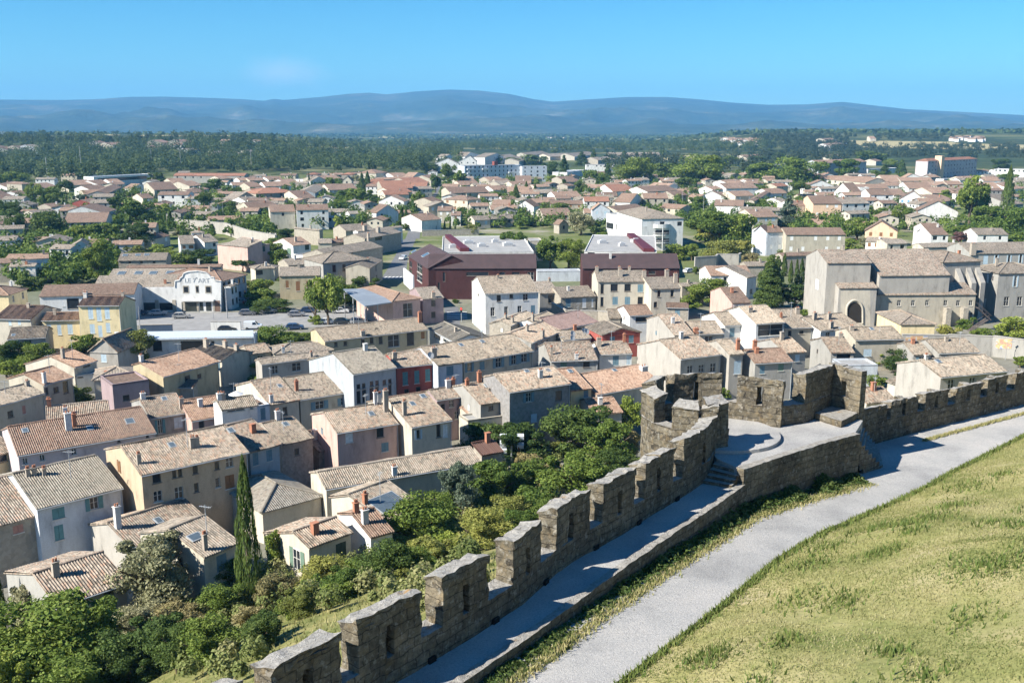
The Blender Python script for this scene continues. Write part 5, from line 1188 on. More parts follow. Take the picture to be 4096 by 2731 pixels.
def raw_mesh(name, V, Fn, uvx, mat, k):
    """V: (n*k,3) vertices of n separate k-gons"""
    n = len(V)//k; me = bpy.data.meshes.new(name); me.vertices.add(len(V)); me.vertices.foreach_set('co', V.astype(np.float32).ravel())
    me.loops.add(len(V)); me.loops.foreach_set('vertex_index', np.arange(len(V), dtype=np.int32)); me.polygons.add(n)
    me.polygons.foreach_set('loop_start', np.arange(0, len(V), k, dtype=np.int32)); me.polygons.foreach_set('loop_total', np.full(n, k, dtype=np.int32))
    u = me.uv_layers.new(name='UVMap'); uv = np.zeros((len(V), 2), np.float32); uv[:, 0] = np.repeat(uvx, k); uv[:, 1] = np.tile(np.linspace(0, 1, k), n); u.data.foreach_set('uv', uv.ravel())
    me.materials.append(mat); me.update(); me.validate(); return me
def blades(name, roots, hgt, wid, mat, kind='stuff', col=None):
    n = len(roots); R = np.array(roots); a = rng.uniform(0, 2*np.pi, n); hg = hgt*rng.uniform(.5, 1.3, n); w = wid*rng.uniform(.6, 1.4, n)
    dx = np.stack([np.cos(a)*w, np.sin(a)*w, np.zeros(n)], 1); le = rng.normal(0, .35, (n, 2))*hg[:, None]; tip = R + np.stack([le[:, 0], le[:, 1], hg], 1)
    V = np.stack([R-dx, R+dx, tip], 1).reshape(-1, 3); me = raw_mesh(name, V, None, rng.random(n) if col is None else col, mat, 3); o = bpy.data.objects.new(name, me); C.objects.link(o); o['kind'] = kind; return o
pts = []; cols = []
for _ in range(230000):
    s = random.uniform(LEr[2]-6, LEr[8]+6); d = random.random()**1.0*17; p = slope_pt(s, d)
    if MN.noise(Vector((p.x*.5,p.y*.5,17))) > .38 and random.random() < .8: continue
    pts.append(p)
    f = .5+.75*MN.noise(Vector((p.x*.30,p.y*.30,4.2)))+.4*MN.noise(Vector((p.x*1.1,p.y*1.1,9))); cols.append(max(0,min(1,f+random.gauss(0,.14))))
blades('dry_grass', pts, .07, .016, leafmat('dry_blade', (.19,.22,.068), (.36,.345,.14), (.52,.46,.255), .4), col=np.array(cols))
pts = []; cols = []
clump = [(random.uniform(LEr[2]-5, LEr[8]+4), random.uniform(.5, 15)) for _ in range(85)]
for s, d in clump:
    rr = random.uniform(.25,.8)
    for _ in range(int(260*rr)): pts.append(slope_pt(s+random.gauss(0,rr), max(.1,d+random.gauss(0,rr*.7)))); cols.append(random.random())
for _ in range(6000): pts.append(slope_pt(random.uniform(LEr[2]-6, LEr[8]+6), abs(random.gauss(0,.18)))); cols.append(random.uniform(.2,1))
blades('green_weeds', pts, .19, .035, leafmat('weed_blade', (.08,.13,.028), (.13,.18,.045), (.22,.24,.075), .35), col=np.array(cols))
# weeds between retaining wall and path
LPL = run(PL_); LKb = run(KB); pts = []; cols = []; dry = []
def band(s):
    a = at_s(KB, LKb, s); d = at_s(KB, LKb, s+.3)-at_s(KB, LKb, s-.3); d.normalize(); return a, Vector((d.y, -d.x, 0))
for _ in range(15000):
    s = random.uniform(3, LKb[-1]); a, nn = band(s); dn = .5+.5*MN.noise(Vector((s*.55, 3, 0)))+.3*MN.noise(Vector((s*1.9,1,0))); d = random.random()**1.4*.85
    if random.random() > dn*1.5: continue
    p = a+nn*(d+.36); pts.append((p.x, p.y, zpath(p.x,p.y)-.04+random.random()*(31.1-zpath(p.x,p.y))*max(0,1-d/.85)*dn*1.1)); cols.append(random.random())
for _ in range(9000):
    s = random.uniform(0, LE[-1]); a = at_s(EDG, LE, s); d = EDG[-1]; t_ = at_s(EDG, LE, s+.2)-at_s(EDG, LE, s-.2); t_.normalize(); nn = Vector((t_.y,-t_.x,0)); dd = random.random()**1.3*1.0
    dn = .55+.6*MN.noise(Vector((s*.8, 8, 0)))
    if random.random() > dn*1.5: continue
    p = a+nn*(dd+.34); pts.append((p.x, p.y, zpath(p.x,p.y)-.04+random.random()*.9*max(0,1-dd)*dn)); cols.append(random.random())
def leaves(name, pts, size, mat, cols, flat=.5):
    n = len(pts); P = np.array(pts); a = rng.normal(0,1,(n,3)); a[:,2] *= flat; a /= np.linalg.norm(a,axis=1)[:,None]; b = np.cross(a, rng.normal(0,1,(n,3))); b /= np.linalg.norm(b,axis=1)[:,None]
    sz = (size*rng.uniform(.6,1.5,n))[:,None]; V = np.stack([P-a*sz, P+b*sz*.5, P+a*sz, P-b*sz*.5],1).reshape(-1,3); return raw_mesh(name, V, None, np.array(cols), mat, 4)
me = leaves('wall_weeds', pts, .085, leafmat('wall_weed_leaf', (.05,.085,.018), (.10,.15,.035), (.22,.25,.085), .35), cols); o_ = bpy.data.objects.new('wall_weeds', me); C.objects.link(o_); o_['kind'] = 'stuff'
pts = []
for _ in range(7000):
    s = random.uniform(3, LKb[-1]); a, nn = band(s); p = a+nn*(random.gauss(.86,.14)+.2); pts.append((p.x,p.y,zpath(p.x,p.y)))
for _ in range(2500):
    f = random.random(); a = at_s(EDG, LE, f*LE[-1]); p = a + Vector((.62,-.78,0))*random.gauss(1.1,.2); pts.append((p.x,p.y,zpath(p.x,p.y)))
for _ in range(2500):
    f = random.random(); q0, q1 = atz('c3',1480,780,29.6), atz('c3',2400,532,29.6); p = q0.lerp(q1, f); pts.append((p.x+random.gauss(0,.07), p.y+random.gauss(0,.07), 29.62))
blades('verge_grass', pts, .13, .025, leafmat('dry_blade', (0,0,0),(0,0,0),(0,0,0)))
# ---------------- ground, roads, fields, hills ----------------
def ground_mat():
    m, n, l, b = newmat('ground', .95, .1); p = geo_pos(n); sx = N(n, 'ShaderNodeSeparateXYZ'); l.new(p, sx.inputs[0])
    f = noise(n, l, p, .035, 6, .65); f2 = noise(n, l, p, .5, 5, .7)
    town = ramp(n, l, f, [(.36,(.085,.12,.035)),(.52,(.14,.16,.06)),(.62,(.25,.23,.16)),(.74,(.33,.31,.27))]); town = mixc(n, l, .5, town, ramp(n, l, f2, [(.3,(.6,.65,.5)),(.6,(1.1,1.1,1.1))]), 'MULTIPLY')
    mp = N(n, 'ShaderNodeMapping'); mp.inputs['Scale'].default_value = (.0022,.0034,1); l.new(p, mp.inputs[0])
    v = N(n, 'ShaderNodeTexVoronoi'); v.inputs['Scale'].default_value = 3; l.new(mp.outputs[0], v.inputs['Vector']); sc_ = N(n, 'ShaderNodeSeparateColor'); l.new(v.outputs['Color'], sc_.inputs[0])
    fld = ramp(n, l, sc_.outputs[0], [(.0,(.035,.055,.02)),(.45,(.05,.07,.025)),(.62,(.09,.11,.04)),(.75,(.16,.16,.07)),(.88,(.26,.225,.11)),(.95,(.07,.10,.035))])
    wd = ramp(n, l, noise(n, l, p, .004, 6, .7), [(.45,(0,0,0)),(.55,(1,1,1))]); fld = mixc(n, l, wd, fld, (.035,.05,.02))
    mr_ = N(n, 'ShaderNodeMapRange'); l.new(sx.outputs[1], mr_.inputs[0]); mr_.inputs[1].default_value = 850; mr_.inputs[2].default_value = 1250
    pv_ = N(n, 'ShaderNodeMapRange'); l.new(sx.outputs[1], pv_.inputs[0]); pv_.inputs[1].default_value = 340; pv_.inputs[2].default_value = 230; pv_.inputs[3].default_value = 0; pv_.inputs[4].default_value = .85
    town = mixc(n, l, pv_.outputs[0], town, ramp(n, l, f2, [(.3,(.15,.14,.12)),(.65,(.25,.235,.205))]))
    c = mixc(n, l, mr_.outputs[0], town, fld)
    near = N(n, 'ShaderNodeMapRange'); l.new(sx.outputs[2], near.inputs[0]); near.inputs[1].default_value = 3; near.inputs[2].default_value = 8
    nr = N(n, 'ShaderNodeMapRange'); l.new(sx.outputs[1], nr.inputs[0]); nr.inputs[1].default_value = 280; nr.inputs[2].default_value = 200
    mm = N(n, 'ShaderNodeMath', operation='MULTIPLY'); l.new(near.outputs[0], mm.inputs[0]); l.new(nr.outputs[0], mm.inputs[1])
    slope = ramp(n, l, f2, [(.3,(.10,.12,.035)),(.5,(.19,.19,.07)),(.7,(.29,.25,.11))]); c = mixc(n, l, mm.outputs[0], c, slope)
    l.new(c, b.inputs['Base Color']); bump(n, l, b, f2, .6, .3); return m
rad = [6.0]
while rad[-1] < 14500: rad.append(rad[-1]*(1.035 if rad[-1] < 260 else 1.06) + .6)
azs = [math.radians(-100 + 200*i/300) for i in range(301)]
V = np.array([(r*math.sin(a), r*math.cos(a), terrain(r*math.sin(a), r*math.cos(a))) for r in rad for a in azs])
nf = len(azs); Fc = [(i*nf+j, i*nf+j+1, (i+1)*nf+j+1, (i+1)*nf+j) for i in range(len(rad)-1) for j in range(nf-1)]
me = bpy.data.meshes.new('ground'); me.from_pydata(V.tolist(), [], [f[::-1] for f in Fc]); me.materials.append(ground_mat()); me.polygons.foreach_set('use_smooth', [True]*len(Fc))
o_ = bpy.data.objects.new('ground', me); C.objects.link(o_); o_['kind'] = 'structure'
def sheet(name, pts, z, mat):
    m = MB(); P = [atz(t, x, y, z) for t, x, y in pts]; m.face(P, 0, [(p.x, p.y) for p in P]); o = m.build(name, mat); o['kind'] = 'structure'
    if me_up(o): o.data.flip_normals()
    return o
def me_up(o): return o.data.polygons[0].normal.z < 0
ASPH = plain('asphalt', (.15,.15,.15), .9, .2, 0, .2, .6); ROADG = plain('pale_asphalt', (.26,.255,.245), .9, .2, 0, .15, .5)
def ribbon(name, Lp, Rp, z, mat):
    m = MB(); A = [atz(*q, z) for q in Lp]; B = [atz(*q, z) for q in Rp]
    for i in range(len(A)-1): m.face([A[i], B[i], B[i+1], A[i+1]])
    o = m.build(name, mat); o['kind'] = 'structure'
    if me_up(o): o.data.flip_normals()
ribbon('street', [('b1',1120,360),('b1',1235,170),('b1',1310,20),('a1',1330,1400),('a1',1390,1240),('a1',1480,1130),('a1',1580,1010),('a1',1612,930)], [('b1',1330,360),('b1',1350,170),('b1',1420,10),('a1',1450,1400),('a1',1470,1260),('a1',1535,1130),('a1',1607,1010),('a1',1640,930)], .02, ASPH)
for k in range(6):
    a_, b2_ = atz('b1',1140+k*32,345,.03), atz('b1',1156+k*32,345,.03); m_ = MB(); m_.face([a_, b2_, b2_+Vector((.5,3,0)), a_+Vector((.5,3,0))]); o_ = m_.build('road_marking', plain('road_paint', (.6,.6,.58), .8)); o_['kind'] = 'structure'
sheet('car_park', [('b0',1140,745),('b0',1140,640),('b0',1900,642),('b1',-10,640),('b1',850,598),('b1',1020,745),('b1',-20,790),('b0',2000,800),('b0',1480,800)], .02, ROADG)
sheet('road', [('b1',1660,600),('b1',1780,590),('b1',1800,760),('b1',1700,760)], .02, ASPH)
for k in range(5):
    a_ = atz('b1',1685,640+k*14,.03); m_ = MB(); m_.face([a_, a_+Vector((5,.4,0)), a_+Vector((4.9,1.0,0)), a_+Vector((-.1,.6,0))]); o_ = m_.build('road_marking', MATS['road_paint']); o_['kind'] = 'structure'
FIELD = grass_mat('field_stubble', [(.28,.25,.12),(.36,.31,.16),(.40,.34,.18),(.33,.29,.14)])
def drape(name, t, quad, mat, nu=14, nv=5, lift=.5):
    m = MB(); a, b, c, d = quad
    g = [[hit_ground(t, (a[0]*(1-i/nu)+b[0]*i/nu)*(1-j/nv)+(d[0]*(1-i/nu)+c[0]*i/nu)*j/nv, (a[1]*(1-i/nu)+b[1]*i/nu)*(1-j/nv)+(d[1]*(1-i/nu)+c[1]*i/nu)*j/nv)+Z*lift for i in range(nu+1)] for j in range(nv+1)]
    for j in range(nv):
        for i in range(nu): m.face([g[j+1][i], g[j+1][i+1], g[j][i+1], g[j][i]])
    o = m.build(name, mat); o['kind'] = 'structure'
drape('field','a3',((850,562),(1700,575),(2300,650),(980,625)),FIELD); drape('field','a3',((1900,590),(2345,600),(2345,650),(2000,640)),FIELD)
drape('field','a2',((1260,690),(1860,690),(1830,738),(1275,738)),FIELD); drape('field','a1',((1110,515),(1200,515),(1245,542),(1100,540)),FIELD,6,3)
drape('field','a2',((1330,545),(1800,535),(1700,562),(1300,562)),FIELD,8,3); drape('field','a1',((430,612),(880,612),(880,634),(440,632)),FIELD,8,3); drape('field','a0',((300,490),(1030,497),(1020,522),(260,516)),FIELD,8,3); drape('field','a0',((1180,500),(2000,505),(1980,525),(1190,525)),FIELD,8,3)
drape('field','a1',((1600,495),(2300,498),(2200,512),(1700,522)),FIELD,8,3)
# hills on the horizon
PR = [(-500,238),(-200,232),(0,229),(150,230),(230,228),(300,223),(380,222),(480,225),(560,228),(610,232),(632,227),(655,230),(740,223),(800,216),(850,213),(890,217),(960,210),(1030,206),(1100,208),(1170,216),(1220,227),(1270,234),(1340,229),(1440,223),(1530,223),(1600,228),(1680,236),(1760,241),(1850,240),(1930,234),(2000,242),(2080,251),(2200,257),(2352,265),(2600,272),(3000,278)]
def crest(az):
    x = 1176 + 2287*math.tan(az)*1.022; y = lerp_tab(PR, x); b_ = math.atan((784-y)/2287); el = b_ - PITCH; return max(40, H + 11500*math.tan(el)*math.cos(az)*1.0)
ha = [math.radians(-42+84*i/360) for i in range(361)]; hr = [5200+ (13600-5200)*j/60 for j in range(61)]; Vv = []
for r in hr:
    for a in ha:
        s = (r-5200)/(11500-5200); x, y = r*math.sin(a), r*math.cos(a); c_ = crest(a)
        if s <= 1: z = -8 + (c_+8)*(s**1.5); z += (MN.ridged_multi_fractal(Vector((x*.00045,y*.00045,2)), 1.0, 2.1, 6, 1.0, 2.0, noise_basis='PERLIN_ORIGINAL')-1.1)*180*math.sin(math.pi*min(1,s*.97))*min(1,s*3)*(1-s)**.5
        else: z = c_*(1-(s-1)*1.6)
        Vv.append((x, y, z))
Fc = [(i*361+j, i*361+j+1, (i+1)*361+j+1, (i+1)*361+j) for i in range(60) for j in range(360)]
me = bpy.data.meshes.new('hills'); me.from_pydata(Vv, [], [f[::-1] for f in Fc]); me.polygons.foreach_set('use_smooth', [True]*len(Fc))
m, n, l, b = newmat('hill_scrub', .95, .1); p = geo_pos(n); f1 = noise(n, l, p, .0016, 8, .7); f2 = noise(n, l, p, .012, 6, .75)
c = ramp(n, l, f1, [(.35,(.028,.045,.02)),(.50,(.05,.068,.03)),(.58,(.085,.095,.045)),(.66,(.18,.17,.11))]); c = mixc(n, l, .7, c, ramp(n, l, f2, [(.35,(.5,.5,.5)),(.6,(1.2,1.2,1.2))]), 'MULTIPLY'); l.new(c, b.inputs['Base Color']); bump(n, l, b, f2, 1.0, 25)
me.materials.append(m); o_ = bpy.data.objects.new('hills', me); C.objects.link(o_); o_['kind'] = 'structure'
# ---------------- trees ----------------
LEAF = {'green':((0.064,0.108,0.018),(0.128,0.186,0.031),(0.218,0.270,0.055)),'dark':((0.036,0.066,0.015),(0.074,0.120,0.025),(0.134,0.180,0.044)),'light':((0.109,0.156,0.024),(0.179,0.240,0.039),(0.282,0.324,0.072)),
 'olive':((0.154,0.162,0.083),(0.256,0.258,0.138),(0.397,0.372,0.220)),'blue':((0.051,0.082,0.053),(0.096,0.132,0.086),(0.160,0.192,0.127)),'dry':((0.192,0.162,0.072),(0.320,0.270,0.121),(0.461,0.384,0.187)),'plum':((0.096,0.048,0.050),(0.205,0.108,0.105),(0.307,0.168,0.154)),'yellow':((0.128,0.150,0.031),(0.230,0.246,0.055),(0.346,0.336,0.094))}
BARK = plain('bark', (.11,.085,.06), .95, .1, 0, .3, 4)
SHAPE = {'broad':('broad','green'),'dark':('broad','dark'),'light':('broad','light'),'shrub':('shrub','green'),'dshrub':('shrub','dark'),'lshrub':('shrub','light'),'olive':('shrub','olive'),'cypress':('cypress','dark'),'pine':('pine','dark'),
 'conifer':('conifer','dark'),'cedar':('conifer','blue'),'blue':('shrub','blue'),'dry':('shrub','dry'),'plum':('shrub','plum'),'poplar':('poplar','green'),'yellow':('shrub','yellow'),'bush':('shrub','green'),'palm':('palm','green'),'hedge':('hedge','dark')}
PROTO = {}
def crown_pts(shape, nleaf, r):
    g = np.random.default_rng(r)
    def blob(cs, rad, n, sq=(1,1,.85)):
        i = g.integers(0, len(cs), n); d = g.normal(0,1,(n,3)); d /= np.linalg.norm(d,axis=1)[:,None]; rr = rad[i][:,None]*(.72+.32*g.random((n,1)))*(1+.25*g.normal(0,1,(n,1))*.5)
        return cs[i]+d*rr*np.array(sq), d
    if shape in ('broad','shrub','poplar','hedge','pine'):
        K = {'broad':26,'shrub':24,'poplar':30,'hedge':40,'pine':22}[shape]; d = g.normal(0,1,(K,3)); d /= np.linalg.norm(d,axis=1)[:,None]; rr = g.random((K,1))**.38
        if shape == 'broad': cs = d*rr*np.array((.36,.36,.30))+np.array((0,0,.60)); rad = g.uniform(.06,.20,K)
        elif shape == 'shrub': cs = d*rr*np.array((.37,.37,.36))+np.array((0,0,.50)); cs[:,2] = np.abs(cs[:,2]-.12)+.12; rad = g.uniform(.06,.20,K)
        elif shape == 'poplar': cs = d*rr*np.array((.33,.33,.40))+np.array((0,0,.55)); rad = g.uniform(.10,.17,K)
        elif shape == 'hedge': cs = g.uniform(-1,1,(K,3))*np.array((.42,.30,.36))+np.array((0,0,.5)); rad = np.full(K,.13)
        else: cs = d*rr*np.array((.38,.38,.14))+np.array((0,0,.76)); rad = g.uniform(.10,.16,K)
        sq = (1,1,.75) if shape != 'poplar' else (1,1,.6); P, D = blob(cs, rad, nleaf, sq)
    elif shape == 'cypress':
        z = g.random(nleaf)**.9; prof = np.minimum(1, (1-z)**.62*1.25)*np.minimum(1, .55+z*3); a = g.uniform(0,2*np.pi,nleaf); wob = 1+.16*np.sin(a*5+z*9)+.12*np.sin(a*3-z*23); rr = .44*prof*wob*(.78+.25*g.random(nleaf))
        P = np.stack([np.cos(a)*rr, np.sin(a)*rr, z*.99+.01], 1); D = np.stack([np.cos(a), np.sin(a), .5+0*a], 1)
    elif shape == 'conifer':
        K = 60; z = g.random(K)**1.15*.88+.08; a = g.uniform(0,2*np.pi,K); rr = .43*(1-z)**.75*g.uniform(.45,1,K); cs = np.stack([np.cos(a)*rr, np.sin(a)*rr, z],1); rad = .07+.10*(1-z); P, D = blob(cs, rad, nleaf, (1,1,.42)); D[:,2] += .6
    else:   # palm
        k = 26; i = g.integers(0,k,nleaf); a = i*2.4; t_ = g.random(nleaf); el = 1.2-1.5*(i/k); P = np.stack([np.cos(a)*t_*.48*np.cos(el*.6), np.sin(a)*t_*.48*np.cos(el*.6), .72+t_*np.sin(el)*.3-t_**2*.25],1)+g.normal(0,.012,(nleaf,3)); D = np.tile((0,0,1.),(nleaf,1))
    return P, D, g
def proto(kind, lod, var):
    key = (kind, lod, var)
    if key in PROTO: return PROTO[key]
    shape, col = SHAPE[kind]; nl, sz = ((14000,.0165),(4600,.029),(1300,.056))[lod]; col = col
    if shape == 'cypress': sz *= .8
    if shape == 'palm': nl //= 4
    P, D, g = crown_pts(shape, nl, hash((shape, var)) % 1000 if False else sum(map(ord, shape))+var*17)
    Nn = D + g.normal(0,.75,D.shape); Nn /= np.linalg.norm(Nn,axis=1)[:,None]; a = np.cross(Nn, g.normal(0,1,D.shape)); a /= np.linalg.norm(a,axis=1)[:,None]; b = np.cross(Nn, a)
    s = (sz*g.uniform(.6,1.45,len(P)))[:,None]; az_ = np.array((1,1,1.6)) if shape == 'cypress' else 1
    V = np.stack([P-a*s*az_, P+b*s*.62, P+a*s*az_, P-b*s*.62],1).reshape(-1,3)
    cm = raw_mesh('crown', V, None, np.clip(g.normal(.5,.24,len(P)),0,1), leafmat('leaf_'+col, *LEAF[col]), 4)
    t_ = MB(); top = {'broad':.55,'pine':.74,'shrub':.5,'poplar':.7,'cypress':.6,'conifer':.9,'palm':.72,'hedge':.4}[shape]; r0 = {'cypress':.10,'conifer':.035,'shrub':.045,'palm':.05}.get(shape,.042)
    p = Vector((0,0,-.03)); dv = Vector((.02,.01,1))
    for k in range(4): q = Vector((g.normal(0,.015), g.normal(0,.015), top*(k+1)/4)); t_.tube(p, q, r0*(1-k*.2), r0*(1-(k+1)*.2), 7, cap=False); p = q
    if shape in ('broad','shrub','pine','poplar'):
        for k in range(7):
            a0 = k*2.4; z0 = top*(.35+.08*k) if shape != 'pine' else top*.9; q = Vector((.3*math.cos(a0), .3*math.sin(a0), min(.8, z0+.25))); t_.tube((0,0,z0), q, r0*.5, r0*.15, 5, cap=False)
    tm = t_.build('trunk', BARK).data; bpy.data.objects.remove(bpy.data.objects[-1] if False else [o for o in C.objects if o.data == tm][0])
    PROTO[key] = (cm, tm); return PROTO[key]
TREES = []
def tree(t, x, yt, yb, w, kind, label=None):
    p = hit_ground(t, x, yb)
    if t in ('c1','c2','d0','d1') and wall_dist(p.x, p.y) < 5.5 and p.y < 40: return
    sl_ = (p-CAM).length; dep = math.asin((H-p.z)/sl_); hg = max(.5, (yb-yt)*.46769*sl_/F/max(.6, math.cos(dep))); wd = max(.4, w*.46769*sl_/F)
    if kind not in ('cypress','poplar','conifer','palm','cedar','pine','broad','dark','light'): hg = max(hg*.92, wd*.35)
    if SHAPE[kind][0] == 'broad' and w > .8*(yb-yt): kind = {'broad':'bush','dark':'dshrub','light':'lshrub'}[kind]
    if SHAPE[kind][0] == 'shrub': wd *= 1.25; hg *= 1.08; h2 = max(hg, .66*wd); p = p - Z*(h2-hg)*.8; hg = h2
    if SHAPE[kind][0] == 'broad': wd *= 1.2; hg *= 1.06
    pxw = w*.46769/4; lod = 0 if pxw > 33 else 1 if pxw > 14 else 2; cm, tm = proto(kind, lod, len(TREES) % (2 if lod == 0 else 3))
    nm = {'cypress':'cypress','pine':'pine_tree','conifer':'conifer','cedar':'cedar_tree','palm':'palm_tree','poplar':'poplar'}.get(kind, 'tree' if SHAPE[kind][0] == 'broad' else 'hedge' if kind == 'hedge' else 'bush')
    r = empty(nm, p, label, nm.split('_')[0], 'trees and bushes'); r.scale = (wd, wd*random.uniform(.85,1.1), hg); r.rotation_euler = (0,0,random.uniform(0,6.28))
    for nme, mm in (('crown', cm), ('trunk', tm)): o = bpy.data.objects.new(nme, mm); C.objects.link(o); o.parent = r
    TREES.append((r, kind, t, TL[t][0]+x*.46769))
def trees(t, txt):
    for q in txt.split(';'):
        p = q.split()
        if len(p) == 5: tree(t, float(p[0]), float(p[1]), float(p[2]), float(p[3]), p[4])
trees('c0', '2150 870 2030 225 cypress;690 1050 1310 300 broad;520 1370 1500 150 shrub;2200 790 900 170 olive')
trees('d0', '1310 275 960 680 olive;420 960 1560 900 light;120 1130 1700 700 shrub;820 900 1480 520 shrub;1330 1010 1440 560 dshrub;1930 740 1040 340 light;700 1370 1760 560 light;1770 1050 1400 480 shrub;2220 1000 1290 340 dshrub;1960 470 780 360 dshrub;1990 370 570 220 dshrub;220 720 1120 280 olive;25 690 1140 110 cypress;1000 1180 1600 480 dshrub;1120 1330 1600 420 dshrub;1520 1080 1480 330 dshrub;1480 850 1080 420 dry;1200 900 1150 380 olive;1640 960 1180 260 dry;2130 900 1080 220 dry;2290 640 1000 240 dry;560 1500 1900 620 light;60 1400 1900 500 light;1950 1120 1260 220 lshrub;300 1180 1560 420 shrub;620 1060 1450 440 lshrub')
trees('d1', '230 210 640 210 bush;630 510 800 440 yellow;800 560 840 420 bush;1180 340 730 470 dshrub;930 480 710 230 lshrub;1400 420 650 360 shrub;1560 300 560 420 yellow;1990 80 430 480 yellow;2280 60 320 300 shrub;250 640 920 360 dry;420 750 1010 350 yellow;120 970 1230 300 dshrub;330 830 1020 220 shrub;1000 620 760 230 dshrub;1720 250 460 260 lshrub;560 640 860 260 shrub;760 700 880 260 bush;900 660 800 240 dshrub;1330 560 700 220 yellow')
trees('c1', '1480 1240 1680 640 shrub;1790 900 1460 380 blue;1460 1010 1330 270 olive;2130 880 1340 500 shrub;600 905 1050 220 shrub;390 935 1060 240 dshrub;90 995 1120 170 olive;2090 580 880 600 dshrub;2290 590 860 300 dshrub;1960 1250 1420 300 yellow;1850 1250 1480 160 dry;2200 1130 1330 330 shrub;1640 1180 1480 320 shrub;500 1010 1090 120 dshrub;1560 1500 1640 300 bush')
trees('c2', '170 590 950 540 dshrub;690 430 900 660 dshrub;930 550 1020 480 shrub;1110 370 720 210 lshrub;620 810 1300 600 shrub;300 930 1260 420 shrub;330 1170 1420 640 shrub;980 830 1080 330 dshrub;1130 640 960 170 dry;60 1230 1500 420 yellow;520 760 900 200 yellow;220 870 1000 260 dry;780 900 1240 420 shrub;120 1080 1300 360 shrub;1900 -60 1 1 shrub;1890 300 420 170 bush;850 1040 1240 260 lshrub;430 1280 1480 340 lshrub;1130 880 1040 200 shrub;420 940 1100 240 dry')
trees('b0', '110 860 1140 300 dshrub;300 900 1130 320 shrub;220 1020 1190 220 lshrub;1150 775 1110 350 yellow;720 825 985 230 shrub;850 45 410 330 poplar;280 325 445 250 dshrub;430 225 335 200 plum;560 275 410 210 shrub;640 150 240 160 lshrub;655 1265 1410 250 lshrub;1700 90 225 270 hedge;1560 120 230 260 shrub;2080 195 300 220 pine;2220 330 510 250 shrub;2240 420 565 270 bush;1900 1050 1210 280 lshrub;1990 820 905 260 lshrub;2320 20 190 170 shrub;480 190 260 130 shrub;1380 60 130 200 lshrub;2180 30 100 180 olive;1150 80 140 180 yellow;980 100 300 150 broad;60 1050 1200 180 lshrub;420 120 200 120 lshrub;150 20 90 160 olive;2300 560 640 330 hedge;20 940 1100 220 shrub')
trees('b1', '560 370 740 200 broad;670 330 745 260 light;740 320 610 330 shrub;980 300 430 330 dshrub;250 95 270 180 broad;180 15 200 220 shrub;90 415 560 220 bush;30 340 480 180 olive;190 770 980 360 broad;380 780 940 320 shrub;470 800 890 180 shrub;190 1030 1215 420 light;750 28 118 270 hedge;560 650 740 130 lshrub;850 430 560 240 shrub;150 500 590 160 lshrub;560 190 260 160 yellow;780 60 150 40 cypress;1760 520 560 60 shrub;2240 30 120 260 light;300 330 370 130 shrub;660 480 640 160 light;40 790 900 200 broad')
trees('b2', '90 -80 215 300 broad;430 -10 285 210 broad;590 -20 288 290 broad;1810 340 595 340 broad;1590 480 585 210 lshrub;1370 530 640 110 bush;2050 430 510 140 shrub;2300 160 615 370 conifer;1680 238 315 70 bush;1880 20 155 340 yellow;1520 30 190 230 shrub;1640 40 200 130 broad;2050 10 150 220 yellow;2130 120 210 160 dry;1900 1260 1420 160 bush')
trees('b3', '150 200 620 330 conifer;230 165 420 150 conifer;290 145 330 56 cypress;345 205 390 48 cypress;395 195 400 44 cypress;437 190 400 56 cypress;380 370 615 240 dshrub;460 600 675 100 lshrub;570 540 665 90 bush;1490 590 730 240 broad;1270 930 1145 300 dshrub;1045 960 1125 180 light;1580 893 1035 62 cypress;1080 1160 1285 175 bush;1420 1170 1360 300 bush;1730 1120 1245 100 lshrub;2270 660 870 260 lshrub;2310 1010 1115 120 bush;1820 700 775 140 bush;1900 670 790 70 palm;610 5 105 230 broad;1700 780 830 200 yellow;1980 770 830 140 bush;1260 1150 1180 60 dshrub;260 90 150 130 shrub;2180 790 850 170 shrub')
trees('a3', '420 908 1085 220 pine;320 1040 1310 230 cedar;1870 905 1300 260 broad;2190 840 1205 100 cypress;1665 990 1115 125 poplar;1110 1120 1265 190 shrub;1240 1125 1310 120 poplar;1350 1130 1300 140 shrub;420 725 940 480 light;80 735 915 250 broad;730 1215 1315 200 lshrub;910 1200 1410 200 shrub;840 1390 1490 200 lshrub;1615 1345 1425 100 dshrub;2260 1120 1370 260 shrub;2000 1100 1320 240 shrub;610 1385 1505 240 broad;1020 650 765 230 dark;830 715 870 240 broad;1290 740 865 90 cypress;110 1055 1145 150 shrub;60 690 760 130 dark;250 670 745 130 dark;680 970 1035 140 shrub;1500 815 880 130 broad;1150 770 870 130 conifer;1780 1275 1400 150 shrub;1800 1330 1440 130 plum;2240 1380 1440 200 shrub;430 1040 1100 120 broad;230 1030 1090 80 shrub;1330 930 1000 120 shrub;650 745 850 60 cypress;2140 720 800 150 dark;1080 820 900 130 broad;1930 1000 1290 160 broad;980 1380 1480 110 olive;1020 1420 1480 40 cypress;1700 880 920 90 shrub;2200 845 920 160 broad;400 1220 1310 260 bush;1200 720 790 120 broad;940 1160 1230 120 shrub;2290 1340 1420 150 shrub')
